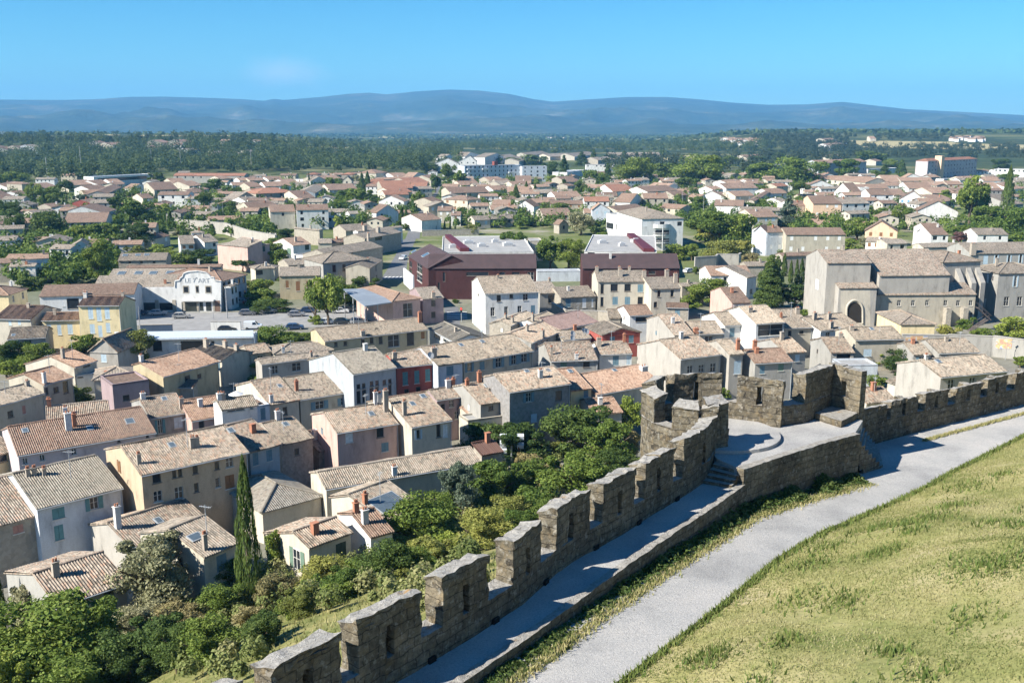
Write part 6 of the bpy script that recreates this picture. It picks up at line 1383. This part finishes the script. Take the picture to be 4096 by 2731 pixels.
trees('a2', '1160 705 940 340 broad;1430 740 905 270 dark;1740 690 945 460 light;820 805 935 240 light;450 850 945 140 light;545 690 885 120 conifer;700 660 775 140 conifer;800 640 760 80 conifer;290 690 765 230 dark;430 730 870 150 dark;545 890 1005 120 conifer;680 900 1035 130 dark;135 945 1105 62 cypress;225 915 1060 56 cypress;300 930 1060 42 cypress;828 880 1005 40 cypress;1230 660 720 44 cypress;1670 880 1015 42 cypress;935 890 975 100 palm;1590 865 1005 230 dark;2200 770 915 230 dark;690 1130 1370 210 olive;560 1160 1265 140 olive;190 1175 1265 120 olive;480 1080 1185 280 hedge;1690 1030 1165 170 broad;1850 1160 1430 440 broad;2070 1170 1440 240 broad;2130 1075 1185 140 dshrub;2260 1055 1155 140 shrub;800 1220 1340 110 dshrub;280 1250 1290 170 hedge;1060 650 720 50 cypress;1170 660 720 40 cypress;1250 1010 1050 80 shrub;1050 1015 1060 60 bush;1960 690 780 170 dark;1550 690 800 80 conifer;470 640 700 100 pine;1400 640 690 90 dark;780 960 1040 100 shrub;920 760 900 110 conifer;1540 1050 1120 80 shrub;2280 940 1010 140 broad;840 1310 1370 140 lshrub;1500 1000 1080 90 dark;2060 850 900 80 bush;1750 860 940 170 broad;1400 960 1020 120 shrub;1760 1260 1430 220 yellow;400 1250 1290 80 bush;30 1010 1080 90 shrub')
trees('a1', '960 845 1005 75 cypress;1008 835 995 62 cypress;900 840 945 95 olive;950 955 1125 270 broad;840 970 1110 160 broad;700 1070 1195 240 shrub;1045 1080 1165 130 dshrub;1440 1005 1155 120 broad;1300 1125 1300 60 cypress;1337 1150 1310 54 cypress;1045 1165 1275 42 cypress;905 1140 1190 120 hedge;830 1225 1340 100 shrub;2275 945 1115 70 cypress;2140 980 1090 170 shrub;1930 1220 1295 110 bush;1885 1268 1365 125 yellow;1670 988 1045 95 bush;1590 850 1005 90 dark;1700 755 945 160 broad;1790 820 965 110 light;700 870 965 110 broad;540 1045 1115 130 shrub;270 1040 1115 100 shrub;300 1298 1400 170 dshrub;200 1395 1530 150 broad;260 1480 1600 160 broad;760 1205 1345 80 light;60 1200 1265 180 shrub;390 945 1115 26 cypress;508 840 965 22 cypress;1240 1180 1275 110 yellow;1330 1260 1330 70 dshrub;1540 1240 1330 22 cypress;1590 1255 1330 20 cypress;1665 1245 1325 24 cypress;1712 1235 1320 22 cypress;1755 1245 1320 20 cypress;760 1060 1160 100 broad;1080 1010 1090 110 shrub;620 1010 1080 90 shrub;1810 1225 1280 80 shrub;2020 880 945 120 broad;1450 960 1010 90 shrub;1960 1270 1300 260 hedge;1370 1000 1050 80 shrub;640 1240 1300 90 lshrub;940 1210 1270 120 shrub;170 1290 1340 110 lshrub;2080 680 760 160 dark;2250 700 770 120 dark;1990 700 760 80 dark;1560 760 840 160 dark;1700 740 810 50 cypress;1770 750 810 50 cypress')
trees('a0', '410 1190 1430 260 dark;640 1275 1440 230 lshrub;1020 1035 1220 180 dark;1190 1075 1310 270 broad;1180 1255 1480 290 dark;900 1240 1450 270 shrub;1750 1015 1205 180 pine;1460 1165 1315 56 cypress;570 915 1080 180 pine;430 955 1140 180 shrub;300 945 1120 130 broad;690 1010 1140 140 blue;100 1100 1260 150 dark;130 1200 1410 150 dark;1340 830 940 140 dark;1830 890 1005 180 broad;1980 940 1045 180 broad;1140 985 1120 130 broad;1960 1080 1220 150 broad;2180 1200 1310 230 shrub;1880 850 920 60 conifer;1400 1095 1200 110 lshrub;1260 1180 1340 150 dark;780 1290 1420 150 broad;30 1080 1200 120 dark;1560 1310 1370 130 olive;1660 1160 1220 90 shrub;2260 1150 1230 150 shrub;520 1100 1170 90 olive;380 1010 1150 40 cypress;130 830 950 330 broad;1000 1020 1070 160 hedge;1900 1150 1200 90 shrub;50 1300 1420 120 broad;300 1400 1500 120 olive')
def in_street(t, x, y):
    X, Y = TL[t][0]+x*.46769, TL[t][1]+y*.46769
    if not 740 < Y < 1060: return False
    f = (1029-Y)/257; return abs(X-(1604+141*f)) < 62-38*f
# ---------------- more small houses of the far districts, beyond the 300 that show largest ----------------
occ = [(q['base'].x, q['base'].y, max(q['W'], q['D'])*.62) for q in HOUSES]
occt = [(r_.location.x, r_.location.y, r_.scale.x*.4) for r_, *_ in TREES]
m_ = MB(); nfill = 0; mats_ = [wallmat('white'), wallmat('cream'), wallmat('beige'), wallmat('grey'), roofmat('orange'), roofmat('tan'), roofmat('brown'), GLASS]
for _ in range(9000):
    t, (x0, x1), (ya, yb) = random.choice([('a0',(0,2352),(890,1330)),('a1',(0,2352),(880,1330)),('a2',(0,2352),(880,1150)),('a3',(0,2345),(870,1100)),('a0',(0,1300),(1300,1560)),('a3',(0,1500),(1080,1330))])
    x, y = random.uniform(x0, x1), random.uniform(ya, yb)
    if in_street(t, x, y): continue
    p = hit_ground(t, x, y); wd, dp, hh = random.uniform(8,15), random.uniform(7,10), random.choice([3.2,4.2,5.6,6.0]); r_ = wd*.62
    if any((p.x-a)**2+(p.y-b)**2 < (r_+c*.9+.4)**2 for a, b, c in occ) or any((p.x-a)**2+(p.y-b)**2 < (r_*.6+c*.8)**2 for a, b, c in occt): continue
    occ.append((p.x, p.y, r_)); nfill += 1; rz = random.choice([.05,-.1,.2,.35])+random.choice([0,0,math.pi/2]); u = Vector((math.cos(rz),math.sin(rz),0)); n_ = Vector((-u.y,u.x,0)); c0 = p-u*wd/2-n_*dp/2; wm_ = random.choice([0,0,0,1,1,2,3]); rm_ = random.choice([4,4,4,5,5,6]); e_ = .35
    m_.box(c0-Z, u*wd, n_*dp, Z*(hh+1), wm_); rs_ = .3*dp/2; f = lambda a, b, z: c0+u*a+n_*b+Z*z
    for a_ in (0, wd): m_.face([f(a_,0,hh), f(a_,dp,hh), f(a_,dp/2,hh+rs_)], wm_)
    for (b0, b1) in ((-e_, dp/2), (dp+e_, dp/2)):
        P_ = [f(-e_,b0,hh-.1), f(wd+e_,b0,hh-.1), f(wd+e_,b1,hh+rs_), f(-e_,b1,hh+rs_)]; w2, l2 = wd+.7, dp/2
        m_.face(P_, rm_, [(0,0),(w2,0),(w2,l2),(0,l2)]); m_.face([q-Z*.15 for q in P_][::-1], rm_)
        m_.face([P_[0]-Z*.15,P_[1]-Z*.15,P_[1],P_[0]], rm_)
    for b_, s_ in ((0,-1),(dp,1)):
        for k in range(int(wd/3)):
            for lv in range(1 if hh < 5 else 2): m_.box(f(1.2+k*3,b_-.02 if s_ < 0 else b_-.03,hh-1.9-2.7*lv), u*.9, n_*.05, Z*1.2, 7)
    for a_, s_ in ((-.02,-1),(wd-.03,1)):
        for k in range(2): m_.box(f(a_,1.6+k*3,hh-1.9), u*.05, n_*.9, Z*1.2, 7)
    cx_ = random.uniform(.2,.8)*wd; m_.cbox(f(cx_, dp/2+.5, hh+rs_-.6), .6, .5, 1.5, rz, random.choice([0,3,4]))
    if nfill >= 260: break
print('fill houses', nfill)
o_ = m_.build('distant_houses', mats_); o_['kind'] = 'stuff'
# ---------------- woods beyond the town (uncountable masses) ----------------
RISE = [(q['base'].x, q['base'].y, q['W']*.5+4) for q in HOUSES if q['dist'] == 'wooded rise on the left']
def wood(name, regions, count, hts, nq, lsz, mat, dark=1, seed=1):
    g = np.random.default_rng(seed); P = []; D = []; 
    tot = sum(r[4] for r in regions)
    for (t, x0, x1, (ya, yb), wgt) in regions:
        for _ in range(int(count*wgt/tot)):
            x = g.uniform(x0, x1); y = g.uniform(ya, yb)
            if in_street(t, x, y): continue
            p = hit_ground(t, x, y); hg = g.uniform(*hts)
            if hts[1] < 3 and wall_dist(p.x, p.y) < 7: continue
            if p.y > 1100 and hts[1] > 10:
                if any(abs(p.x-a) < c and -55 < p.y-b < 10 for a, b, c in RISE): continue
                if y < 640: hg *= g.uniform(.6,1.0)
            rd = hg*g.uniform(.32,.5)
            d = g.normal(0,1,(nq,3)); d /= np.linalg.norm(d,axis=1)[:,None]; d[:,2] = np.abs(d[:,2]+.25)*.9
            lump = 1+.25*np.sin(d[:,0]*5+x)*np.cos(d[:,1]*6+y)
            P.append(np.array(p)+np.array((0,0,hg*.42))+d*np.array((rd,rd,hg*.55))*lump[:,None]*g.uniform(.8,1.05,(nq,1))); D.append((d, np.clip(g.normal(.5,.14,nq)+g.normal(0,.3),0,1)))
    P = np.concatenate(P); U = np.concatenate([d[1] for d in D]); D = np.concatenate([d[0] for d in D])
    Nn = D+g.normal(0,.5,D.shape); Nn /= np.linalg.norm(Nn,axis=1)[:,None]; a = np.cross(Nn, g.normal(0,1,D.shape)); a /= np.linalg.norm(a,axis=1)[:,None]; b_ = np.cross(Nn,a); s = (lsz*g.uniform(.6,1.5,len(P)))[:,None]
    V = np.stack([P-a*s, P+b_*s*.8, P+a*s, P-b_*s*.8],1).reshape(-1,3); me = raw_mesh(name, V, None, U, leafmat(mat[0], *mat[1]), 4); o = bpy.data.objects.new(name, me); C.objects.link(o); o['kind'] = 'stuff'
WG = ('wood_leaf', ((.035,.062,.018),(.075,.11,.032),(.125,.16,.055)))
wood('riverside_wood', [('a0',-100,1300,(640,930),3.4),('a0',1200,2352,(600,860),3.2),('a0',-100,2352,(560,640),1.6),('a1',0,1500,(590,850),3.6),('a1',1400,1800,(620,800),.9),('a1',1500,2352,(590,665),1.3),('a2',0,2352,(592,678),2.4)], 2900, (8,19), 120, .75, WG, seed=3)
wood('pine_wood', [('a3',0,900,(515,660),2.6),('a3',300,800,(600,690),.8),('a3',1050,1750,(520,565),.7),('a3',960,2345,(615,740),2.2),('a3',0,960,(680,760),1),('a2',900,2352,(730,860),1.6),('a0',-50,2352,(555,590),1)], 1200, (8,14), 100, .8, ('pine_wood_leaf', ((.02,.036,.016),(.038,.058,.025),(.06,.082,.037))), seed=5)
wood('garden_greenery', [('a0',0,2352,(1000,1420),2),('a1',0,2352,(900,1330),2),('a2',0,2352,(860,1320),2),('a3',0,2345,(850,1420),2),('b0',0,1000,(0,420),1)], 2500, (2.5,7), 110, .42, ('garden_leaf', LEAF['green']), seed=8)
g = np.random.default_rng(11); P = []
for _ in range(9000):
    y = 2300*(6800/2300)**g.random(); x = y*g.uniform(-.62,.62)
    if MN.noise(Vector((x*.0011,y*.0016,3))) + .25*g.normal() < -.05: continue
    k = 12; P.append(np.array((x,y,terrain(x,y)+2))+g.normal(0,1,(k,3))*np.array((22,9,2.5)))
P = np.concatenate(P); n_ = len(P); a = g.normal(0,1,(n_,3)); a[:,2] *= .4; a /= np.linalg.norm(a,axis=1)[:,None]; b_ = np.cross(a, g.normal(0,1,(n_,3))); b_ /= np.linalg.norm(b_,axis=1)[:,None]; s = g.uniform(3,7,n_)[:,None]
me = raw_mesh('plain_trees', np.stack([P-a*s,P+b_*s*.7,P+a*s,P-b_*s*.7],1).reshape(-1,3), None, g.random(n_), MATS['wood_leaf'], 4); o_ = bpy.data.objects.new('plain_trees', me); C.objects.link(o_); o_['kind'] = 'stuff'
wood('undergrowth', [('c1',1350,2352,(1000,1620),3),('c2',0,1130,(720,1420),3),('d1',150,2000,(560,1000),2.4),('d0',0,2352,(950,1560),3),('d0',1000,2352,(700,1000),1),('d1',800,2300,(80,560),2.4)], 520, (.8,2.2), 330, .10, ('undergrowth_leaf', ((.09,.12,.03),(.17,.20,.06),(.30,.29,.13))), seed=21)
m_ = MB()
for (t, x0, x1, y0, y1, k) in (('a2',0,240,488,512,40),('a2',480,660,468,500,50),('a2',660,1250,482,500,60),('a2',1900,2250,560,605,50),('a1',2200,2352,495,505,12),('a3',1700,2000,545,575,30),('a3',0,100,560,590,12),('a2',400,600,540,555,8),('a3',700,800,580,605,6)):
    for _ in range(k):
        p = hit_ground(t, random.uniform(x0,x1), random.uniform(y0,y1)); w_ = random.uniform(8,15); rz = random.uniform(0,3); m_.cbox(p-Z, w_, 9, 6, rz, 0); m_.cbox(p+Z*5, w_+.6, 9.6, 1.4, rz, 1)
o_ = m_.build('far_villages', [wallmat('white'), roofmat('orange')]); o_['kind'] = 'stuff'
# bushy cover of the slope under the rampart
pts = []; cols = []
for _ in range(42000):
    x, y = random.uniform(-34, 12), random.uniform(14, 74); d = wall_dist(x, y)
    if d < .9 or d > 38 or random.random() < d/60: continue
    pts.append((x, y, terrain(x, y)-.03)); cols.append(max(0,min(1,.62+.6*MN.noise(Vector((x*.3,y*.3,2)))+random.gauss(0,.15))))
blades('slope_grass', pts, .34, .05, leafmat('slope_blade', (.11,.15,.035), (.24,.25,.08), (.44,.38,.18), .35), col=np.array(cols))
# ---------------- cars, lamps, small things ----------------
RD = (atz('b1',560,650,0)-atz('b0',1150,700,0)); RZ = math.atan2(RD.y, RD.x)
GL_CAR = plain('car_glass', (.015,.018,.022), .08, .7); TYRE = plain('tyre', (.02,.02,.02), .9); RIM = plain('rim', (.4,.4,.41), .35, .5, .8)
def car(t, x, y, col, label, rz=None, van=False, cat='car', dz=0):
    p = hit_ground(t, x, y); rz = RZ if rz is None else rz
    r = empty('parked_van' if van else 'parked_car', p, label, 'van' if van else cat, 'parked cars'); r.rotation_euler = (0,0,rz)
    key = 'car_paint_%02d_%02d_%02d' % tuple(int(q*99) for q in col)
    if key not in MATS: plain(key, col, .25, .6, .1, .03)
    if van: bod = [(-2.1,.35),(-2.1,1.7),(-2.0,1.85),(.55,1.85),(1.15,1.12),(2.0,.98),(2.12,.6),(2.1,.35)]; cab = [(-.1,1.15),(-.05,1.7),(.5,1.72),(.98,1.15)]
    else: bod = [(-2.1,.35),(-2.12,.85),(-1.95,.98),(-1.55,1.35),(-1.2,1.47),(.1,1.47),(.45,1.38),(1.05,.98),(1.9,.85),(2.1,.6),(2.1,.35)]; cab = [(-1.75,1.0),(-1.42,1.34),(-1.15,1.40),(.1,1.40),(.35,1.33),(.88,1.0)]
    m = MB()
    def ext(poly, hw, inset, mi=0):
        zt_ = max(q[1] for q in poly); f = lambda q, s: Vector((q[0], s*(hw-(inset*max(0,(q[1]-.95))/(zt_-.9) if q[1] > .95 else 0)), q[1]))
        A = [f(q,-1) for q in poly]; B = [f(q,1) for q in poly]; m.face(A[::-1] if True else A, mi); m.face(B, mi)
        for i in range(len(poly)): j = (i+1) % len(poly); m.face([A[i], A[j], B[j], B[i]], mi)
    ext(bod, .86, .18); m.build('body', MATS[key], r)
    m = MB()
    zt_ = max(q[1] for q in bod)
    def gl(poly):
        for s in (-1,1):
            P_ = [Vector((q[0], s*(.875-.18*max(0,q[1]-.95)/(zt_-.9)), q[1])) for q in poly]; m.face(P_ if s > 0 else P_[::-1])
    if van: gl(cab); m.face([Vector((.60,-.66,1.79)),Vector((1.12,-.78,1.17)),Vector((1.12,.78,1.17)),Vector((.60,.66,1.79))])
    else: gl(cab[:3]+[(-.55,1.40),(-.55,1.0)]); gl([(-.47,1.0),(-.47,1.40)]+cab[3:]); m.face([Vector((.50,-.66,1.36)),Vector((1.02,-.78,1.01)),Vector((1.02,.78,1.01)),Vector((.50,.66,1.36))]); m.face([Vector((-1.92,-.78,1.03)),Vector((-1.60,-.66,1.33)),Vector((-1.60,.66,1.33)),Vector((-1.92,.78,1.03))])
    m.build('windows', GL_CAR, r)
    for sx in (-1.3,1.3):
        for sy in (-.78,.78):
            w_ = MB(); w_.tube((sx,sy-.1,.32),(sx,sy+.1,.32),.32,n=14); wo = w_.build('wheel', TYRE, r); w_ = MB(); e = .105 if sy > 0 else -.105; w_.tube((sx,sy+e-.01,.32),(sx,sy+e+.01,.32),.19,n=10); w_.build('rim', RIM, wo)
    for sy in (-.6,.6): w_ = MB(); w_.box((2.06,sy-.16,.68),(.06,0,0),(0,.32,0),(0,0,.14)); w_.build('headlight', plain('lamp_glass', (.6,.6,.58), .2), r)
SIL, DRK, WHT, BLU, RED, GRY = (.42,.42,.42), (.04,.045,.05), (.72,.72,.71), (.03,.06,.12), (.35,.03,.03), (.16,.16,.165)
for q in (('b0',1185,662,BLU,'dark blue car leaving the left edge of the cinema forecourt'),('b0',1355,664,SIL,'silver estate car parked before the cinema garage openings'),('b0',1552,690,(.3,.295,.28),'grey beige car on the road in front of the cinema doors'),('b0',2118,662,GRY,'dark grey car on the road right of the cinema'),
 ('b1',165,643,SIL,'silver saloon on the road beside the dark grey car'),('b1',398,674,(.24,.24,.25),'grey hatchback nearer side of the road by the bus shelter trees'),('b1',505,640,BLU,'navy blue car parked below the garden gateway'),('b1',775,645,WHT,'white hatchback beside the canopy posts'),('b1',835,632,DRK,'black car half hidden behind the canopy posts'),
 ('b1',668,738,WHT,'white car behind the bare tree trunk in the car park'),('b1',795,738,DRK,'black car parked in the nearest car park row'),('b1',385,785,BLU,'blue car behind the treetops near the station'),('b1',930,735,SIL,'silver car under the steel canopy edge'),('b0',2082,568,SIL,'silver car in the drive next to a red one'),('b0',2147,568,RED,'small red car in the drive right of the cinema'),
 ('b0',1945,800,DRK,'black car whose roof shows over the station platform roof'),('a2',1705,1210,BLU,'dark blue car at the end of the shaded lane')): car(*q)
car('b0',2165,782,WHT,'white delivery van facing right on the upper station road',van=True)
car('b1',1310,188,(.62,.63,.65),'pale car driving down the shaded street beside the burgundy wing',rz=math.radians(-105)); car('b2',1620,300,WHT,'white car with red roof stripe by the old stone wall',rz=.6); car('b0',615,262,BLU,'dark car parked under the purple bush trees',rz=.3)
def pole(t, x, yt, yb, label, name='street_lamp', cat='street lamp', arm=True, r=.07):
    p = hit_ground(t, x, yb); sl_ = (p-CAM).length; hg = (yb-yt)*.46769*sl_/F; ro = empty(name, p, label, cat, 'poles and lamps'); m = MB(); m.tube((0,0,-.3),(0,0,hg),r,r*.6,7); m.build('pole', plain('pole_grey', (.3,.3,.3), .6), ro)
    if arm: m = MB(); m.tube((0,0,hg-.1),(1.1,.3,hg+.1),.05,n=5); m.cbox((1.2,.33,hg),.7,.25,.14); m.build('lamp_head', plain('lamp_grey', (.42,.42,.42), .5), ro)
for q in (('b0',1945,430,690,'tall dark pole before the grey cinema block','utility_pole','pole',False,.14),('b0',1198,600,780,'thin pole at the left of the station forecourt','utility_pole','pole',False,.1),('b0',1825,560,695,'sign post in front of the cinema poster bay','utility_pole','pole',False,.08),('b1',815,480,672,'street lamp by the outer canopy post'),('b1',710,535,700,'street lamp among the car park trees'),
 ('a1',1530,975,1085,'street lamp on the left kerb of the straight street'),('a1',1395,1105,1175,'street lamp beside the round topped street tree'),('a1',1620,960,1035,'far street lamp at the end of the straight street'),('a2',1557,1005,1150,'wooden pole beside the wide leafy lane tree','utility_pole','pole',False,.14),('a2',1738,1050,1190,'wooden pole above the blue car','utility_pole','pole',False,.14),('a1',2027,1080,1215,'pole','utility_pole','pole',False,.1) if False else ('a0',2027,1080,1215,'wooden pole by the white balustrade wall','utility_pole','pole',False,.14),
 ('a0',1910,1100,1230,'thin pole at the end of the white street wall','utility_pole','pole',False,.12),('a0',410,730,910,'tall pale floodlight mast at the left by the wood','floodlight_mast','mast',False,.45),('a0',703,640,890,'slim floodlight mast left of the sports stand','floodlight_mast','mast',False,.3),('a0',1303,660,830,'slim mast behind the right end of the sports stand','floodlight_mast','mast',False,.3),('a0',1550,650,830,'slim mast above the long red roof','floodlight_mast','mast',False,.3),('a0',2152,650,830,'rightmost slim mast before the riverside wood','floodlight_mast','mast',False,.3),('c1',1218,750,800,'white vent pipe on the rear yard wall','vent_pipe','pipe',False,.06),('b3',2183,910,1050,'street lamp in front of the painted wall panel'),('b3',410,545,620,'antenna pole on the roof beside the dark cypresses','antenna','antenna',False,.04)): pole(*q)
p = hit_ground('b1',1808,722); ro_ = empty('traffic_light', p, 'traffic light showing red beside the tall white house', 'traffic light'); m_ = MB(); m_.tube((0,0,-.2),(0,0,3.2),.07); m_.build('pole', GUT, ro_); m_ = MB(); m_.cbox((0,0,2.4),.45,.4,1.1); bx_ = m_.build('signal_box', plain('signal_black', (.02,.02,.02)), ro_)
mr_ = bpy.data.materials.new('red_signal'); mr_.use_nodes = True; bb = mr_.node_tree.nodes['Principled BSDF']; bb.inputs['Base Color'].default_value = (.5,.02,.02,1); bb.inputs['Emission Color'].default_value = (1,.03,.02,1); bb.inputs['Emission Strength'].default_value = 3
m_ = MB(); m_.tube((0,-.2,3.25),(0,-.28,3.25),.16,n=12); m_.build('red_lamp', mr_, bx_)
# floodlight post in the bushes
p = hit_ground('c2', 98, 985); p.z -= .5; sl_ = (p-CAM).length; hg = (985-785)*.46769*sl_/F+.5; fo = empty('floodlight_post', p, 'metal post carrying six white floodlights among the bushes below the rampart', 'floodlight'); m_ = MB(); m_.tube((0,0,-.5),(0,0,hg),.14,.12); m_.tube((-1.1,0,hg),(1.3,.2,hg),.07); m_.tube((-1.1,0,hg-2.6),(-1.1,0,hg+.4),.06); m_.tube((1.2,.2,hg-1.2),(1.2,.2,hg+.4),.06); m_.tube((-1.1,0,hg-2.2),(0,0,hg-2.2),.05); m_.build('post', GUT, fo)
for (x_, z_) in ((-1.1,.45),(-1.1,-.5),(-1.1,-1.4),(-1.1,-2.3),(1.2,.4),(1.2,-.8)):
    m_ = MB(); d_ = .45; y_ = 0 if x_ < 0 else .2; P0 = Vector((x_-d_,y_-.3,hg+z_)); m_.box(P0,(2*d_,0,0),(0,.5,.25),(0,-.12,.55)); m_.build('floodlight', plain('floodlight_white', (.55,.58,.6), .35), fo)
# television aerials on the near roofs
for q in HOUSES:
    if q['slant'] < 215 and q['typ'] == 'H' and q['W'] > 4 and random.random() < .55:
        x_ = random.uniform(.25,.75)*q['W']; zr = max(v.co.z for v in q['roof'].data.vertices)+q['org'].z; p = q['fnw'](x_, 2.6, 0); p.z = zr-.9; m_ = MB(); hg = random.uniform(2.3,3.6); m_.tube(p, p+Z*hg, .035, n=5)
        d_ = Vector((random.uniform(-1,1), random.uniform(-1,1), 0)).normalized(); c_ = Vector((-d_.y, d_.x, 0))
        m_.tube(p+Z*(hg-.2)-d_*.6, p+Z*(hg-.2)+d_*.6, .025, n=4)
        for k in range(5): e = p+Z*(hg-.2)+d_*(-.5+.25*k); m_.tube(e-c_*(.32-.03*k), e+c_*(.32-.03*k), .015, n=4)
        m_.build('aerial', GUT, q['roof'], q['org'])
# satellite dishes
def dish(t, x, y, z, label):
    p = atz(t, x, y, z); r = empty('satellite_dish', p, label, 'satellite dish', 'satellite dishes'); m = MB(); n_ = Vector((.55,-.75,.45)).normalized(); a = n_.orthogonal().normalized(); b = n_.cross(a); R = .55
    for i in range(14):
        a0, a1 = i*2*math.pi/14, (i+1)*2*math.pi/14; m.face([-n_*.12, (a*math.cos(a0)+b*math.sin(a0))*R, (a*math.cos(a1)+b*math.sin(a1))*R])
    m.build('bowl', plain('dish_grey', (.42,.42,.41), .5), r); m = MB(); m.tube(-n_*.12, -n_*.12-Z*.9, .035, n=5); m.tube(-n_*.1, n_*.5, .02, n=4); m.build('mount', GUT, r)
for q in (('b2',625,820,7.2,'upper grey satellite dish in the dark courtyard'),('b2',622,858,6.8,'lower white satellite dish in the dark courtyard'),('b2',722,795,7.6,'satellite dish under the red gabled house roof'),('b2',745,800,7.6,'dark satellite dish seen edge on beside a white one'),('c1',1347,518,10,'satellite dish beside the tall chimney near the sunlit balcony'),('b1',1547,1005,11.2,'satellite dish on the chimney right of the red house')): dish(*q)
# ---------------- labels for everything not named by hand ----------------
ORD = 'first second third fourth fifth sixth seventh eighth ninth tenth eleventh twelfth thirteenth fourteenth fifteenth sixteenth seventeenth eighteenth nineteenth twentieth'.split()
def ordw(i): return ORD[i] if i < 20 else ('twenty-' if i < 29 else 'thirty-')+ORD[(i-20) % 10] if i not in (29,) else 'thirtieth'
from collections import defaultdict
bk_ = defaultdict(list)
DN = {'left district below the riverside wood':'the far left district','district left of the straight street':'the district left of the street','district right of the straight street':'the district right of the street','district on the right':'the far right district','wooded rise on the left':'the wooded left rise','stepped estate':'the stepped estate'}
RN = {'tan':'tan roofed','orange':'orange roofed','brown':'brown roofed','red':'red roofed','mix':'patchy roofed','grey':'grey roofed','flat':'flat topped','metal':'metal roofed','burg':'burgundy'}
TN = {'H':'gabled','G':'gable fronted','X':'hip roofed','F':'box'}; WN = {'bluewhite':'blue white','bluegrey':'blue grey','concrete':'pale grey'}
for r_ in AUTO: bk_[(WN.get(r_['w'], r_['w']), RN[r_['r']], TN[r_['typ']] if r_['typ'] in 'GX' else '', DN.get(r_['dist'], r_['dist']))].append(r_)
for (w_, rr, tt, dd), lst in bk_.items():
    lst.sort(key=lambda q: q['px'])
    for i, q in enumerate(lst): q['root']['label'] = ' '.join(f"{w_} {tt} {rr} house{', '+ordw(i)+' from left' if len(lst) > 1 else ''} in {dd}".split()) if len(lst) > 1 else ' '.join(f"the only {w_} {tt} {rr} house in {dd}".split())
TD = {'a0':'the far left district','a1':'gardens left of the street','a2':'gardens right of the street','a3':'the far right district','b0':'the station quarter','b1':'the car park quarter','b2':'the middle old town','b3':'the church quarter','c0':'the front left houses','c1':'the houses below the rampart','c2':'the thicket beside the bastion','c3':'the right','d0':'the bottom left thicket','d1':'the grassy slope below the rampart'}
TA = {'broad':'leafy green','dark':'dark green','light':'bright green','shrub':'rounded green','dshrub':'dense dark','lshrub':'bright light green','olive':'grey green','cypress':'slender dark','pine':'umbrella shaped','conifer':'dark layered','cedar':'blue green','blue':'blue green','dry':'straw coloured dry','plum':'purple leaved','poplar':'tall upright','yellow':'yellow green','bush':'mid green','palm':'shaggy','hedge':'clipped dark'}
bk_ = defaultdict(list)
for r_, k_, t_, px_ in TREES:
    if not r_.get('label'): bk_[(TA[k_], r_['category'] if r_['category'] != 'conifer' else 'conifer', TD[t_])].append((px_, r_))
for (a_, n_, d_), lst in bk_.items():
    lst.sort(key=lambda q: q[0])
    for i, (_, r_) in enumerate(lst): nn_ = n_ if n_ not in ('pine','cedar','palm') else n_+' tree'; r_['label'] = f"{a_} {nn_}, {ordw(i)} from left in {d_}" if len(lst) > 1 else f"the only {a_} {nn_} in {d_}"
# ---------------- the air ----------------
m = bpy.data.materials.new('haze'); m.use_nodes = True; n = m.node_tree.nodes; n.remove(n['Principled BSDF']); pv = n.new('ShaderNodeVolumePrincipled'); pv.inputs['Color'].default_value = (.20,.56,1,1); pv.inputs['Density'].default_value = 8.8e-5; pv.inputs['Anisotropy'].default_value = .0
m.node_tree.links.new(pv.outputs[0], n['Material Output'].inputs['Volume'])
m_ = MB(); m_.box((-15500,-4200,-12),(31000,0,0),(0,19500,0),(0,0,620)); o_ = m_.build('haze', m); o_['kind'] = 'stuff'
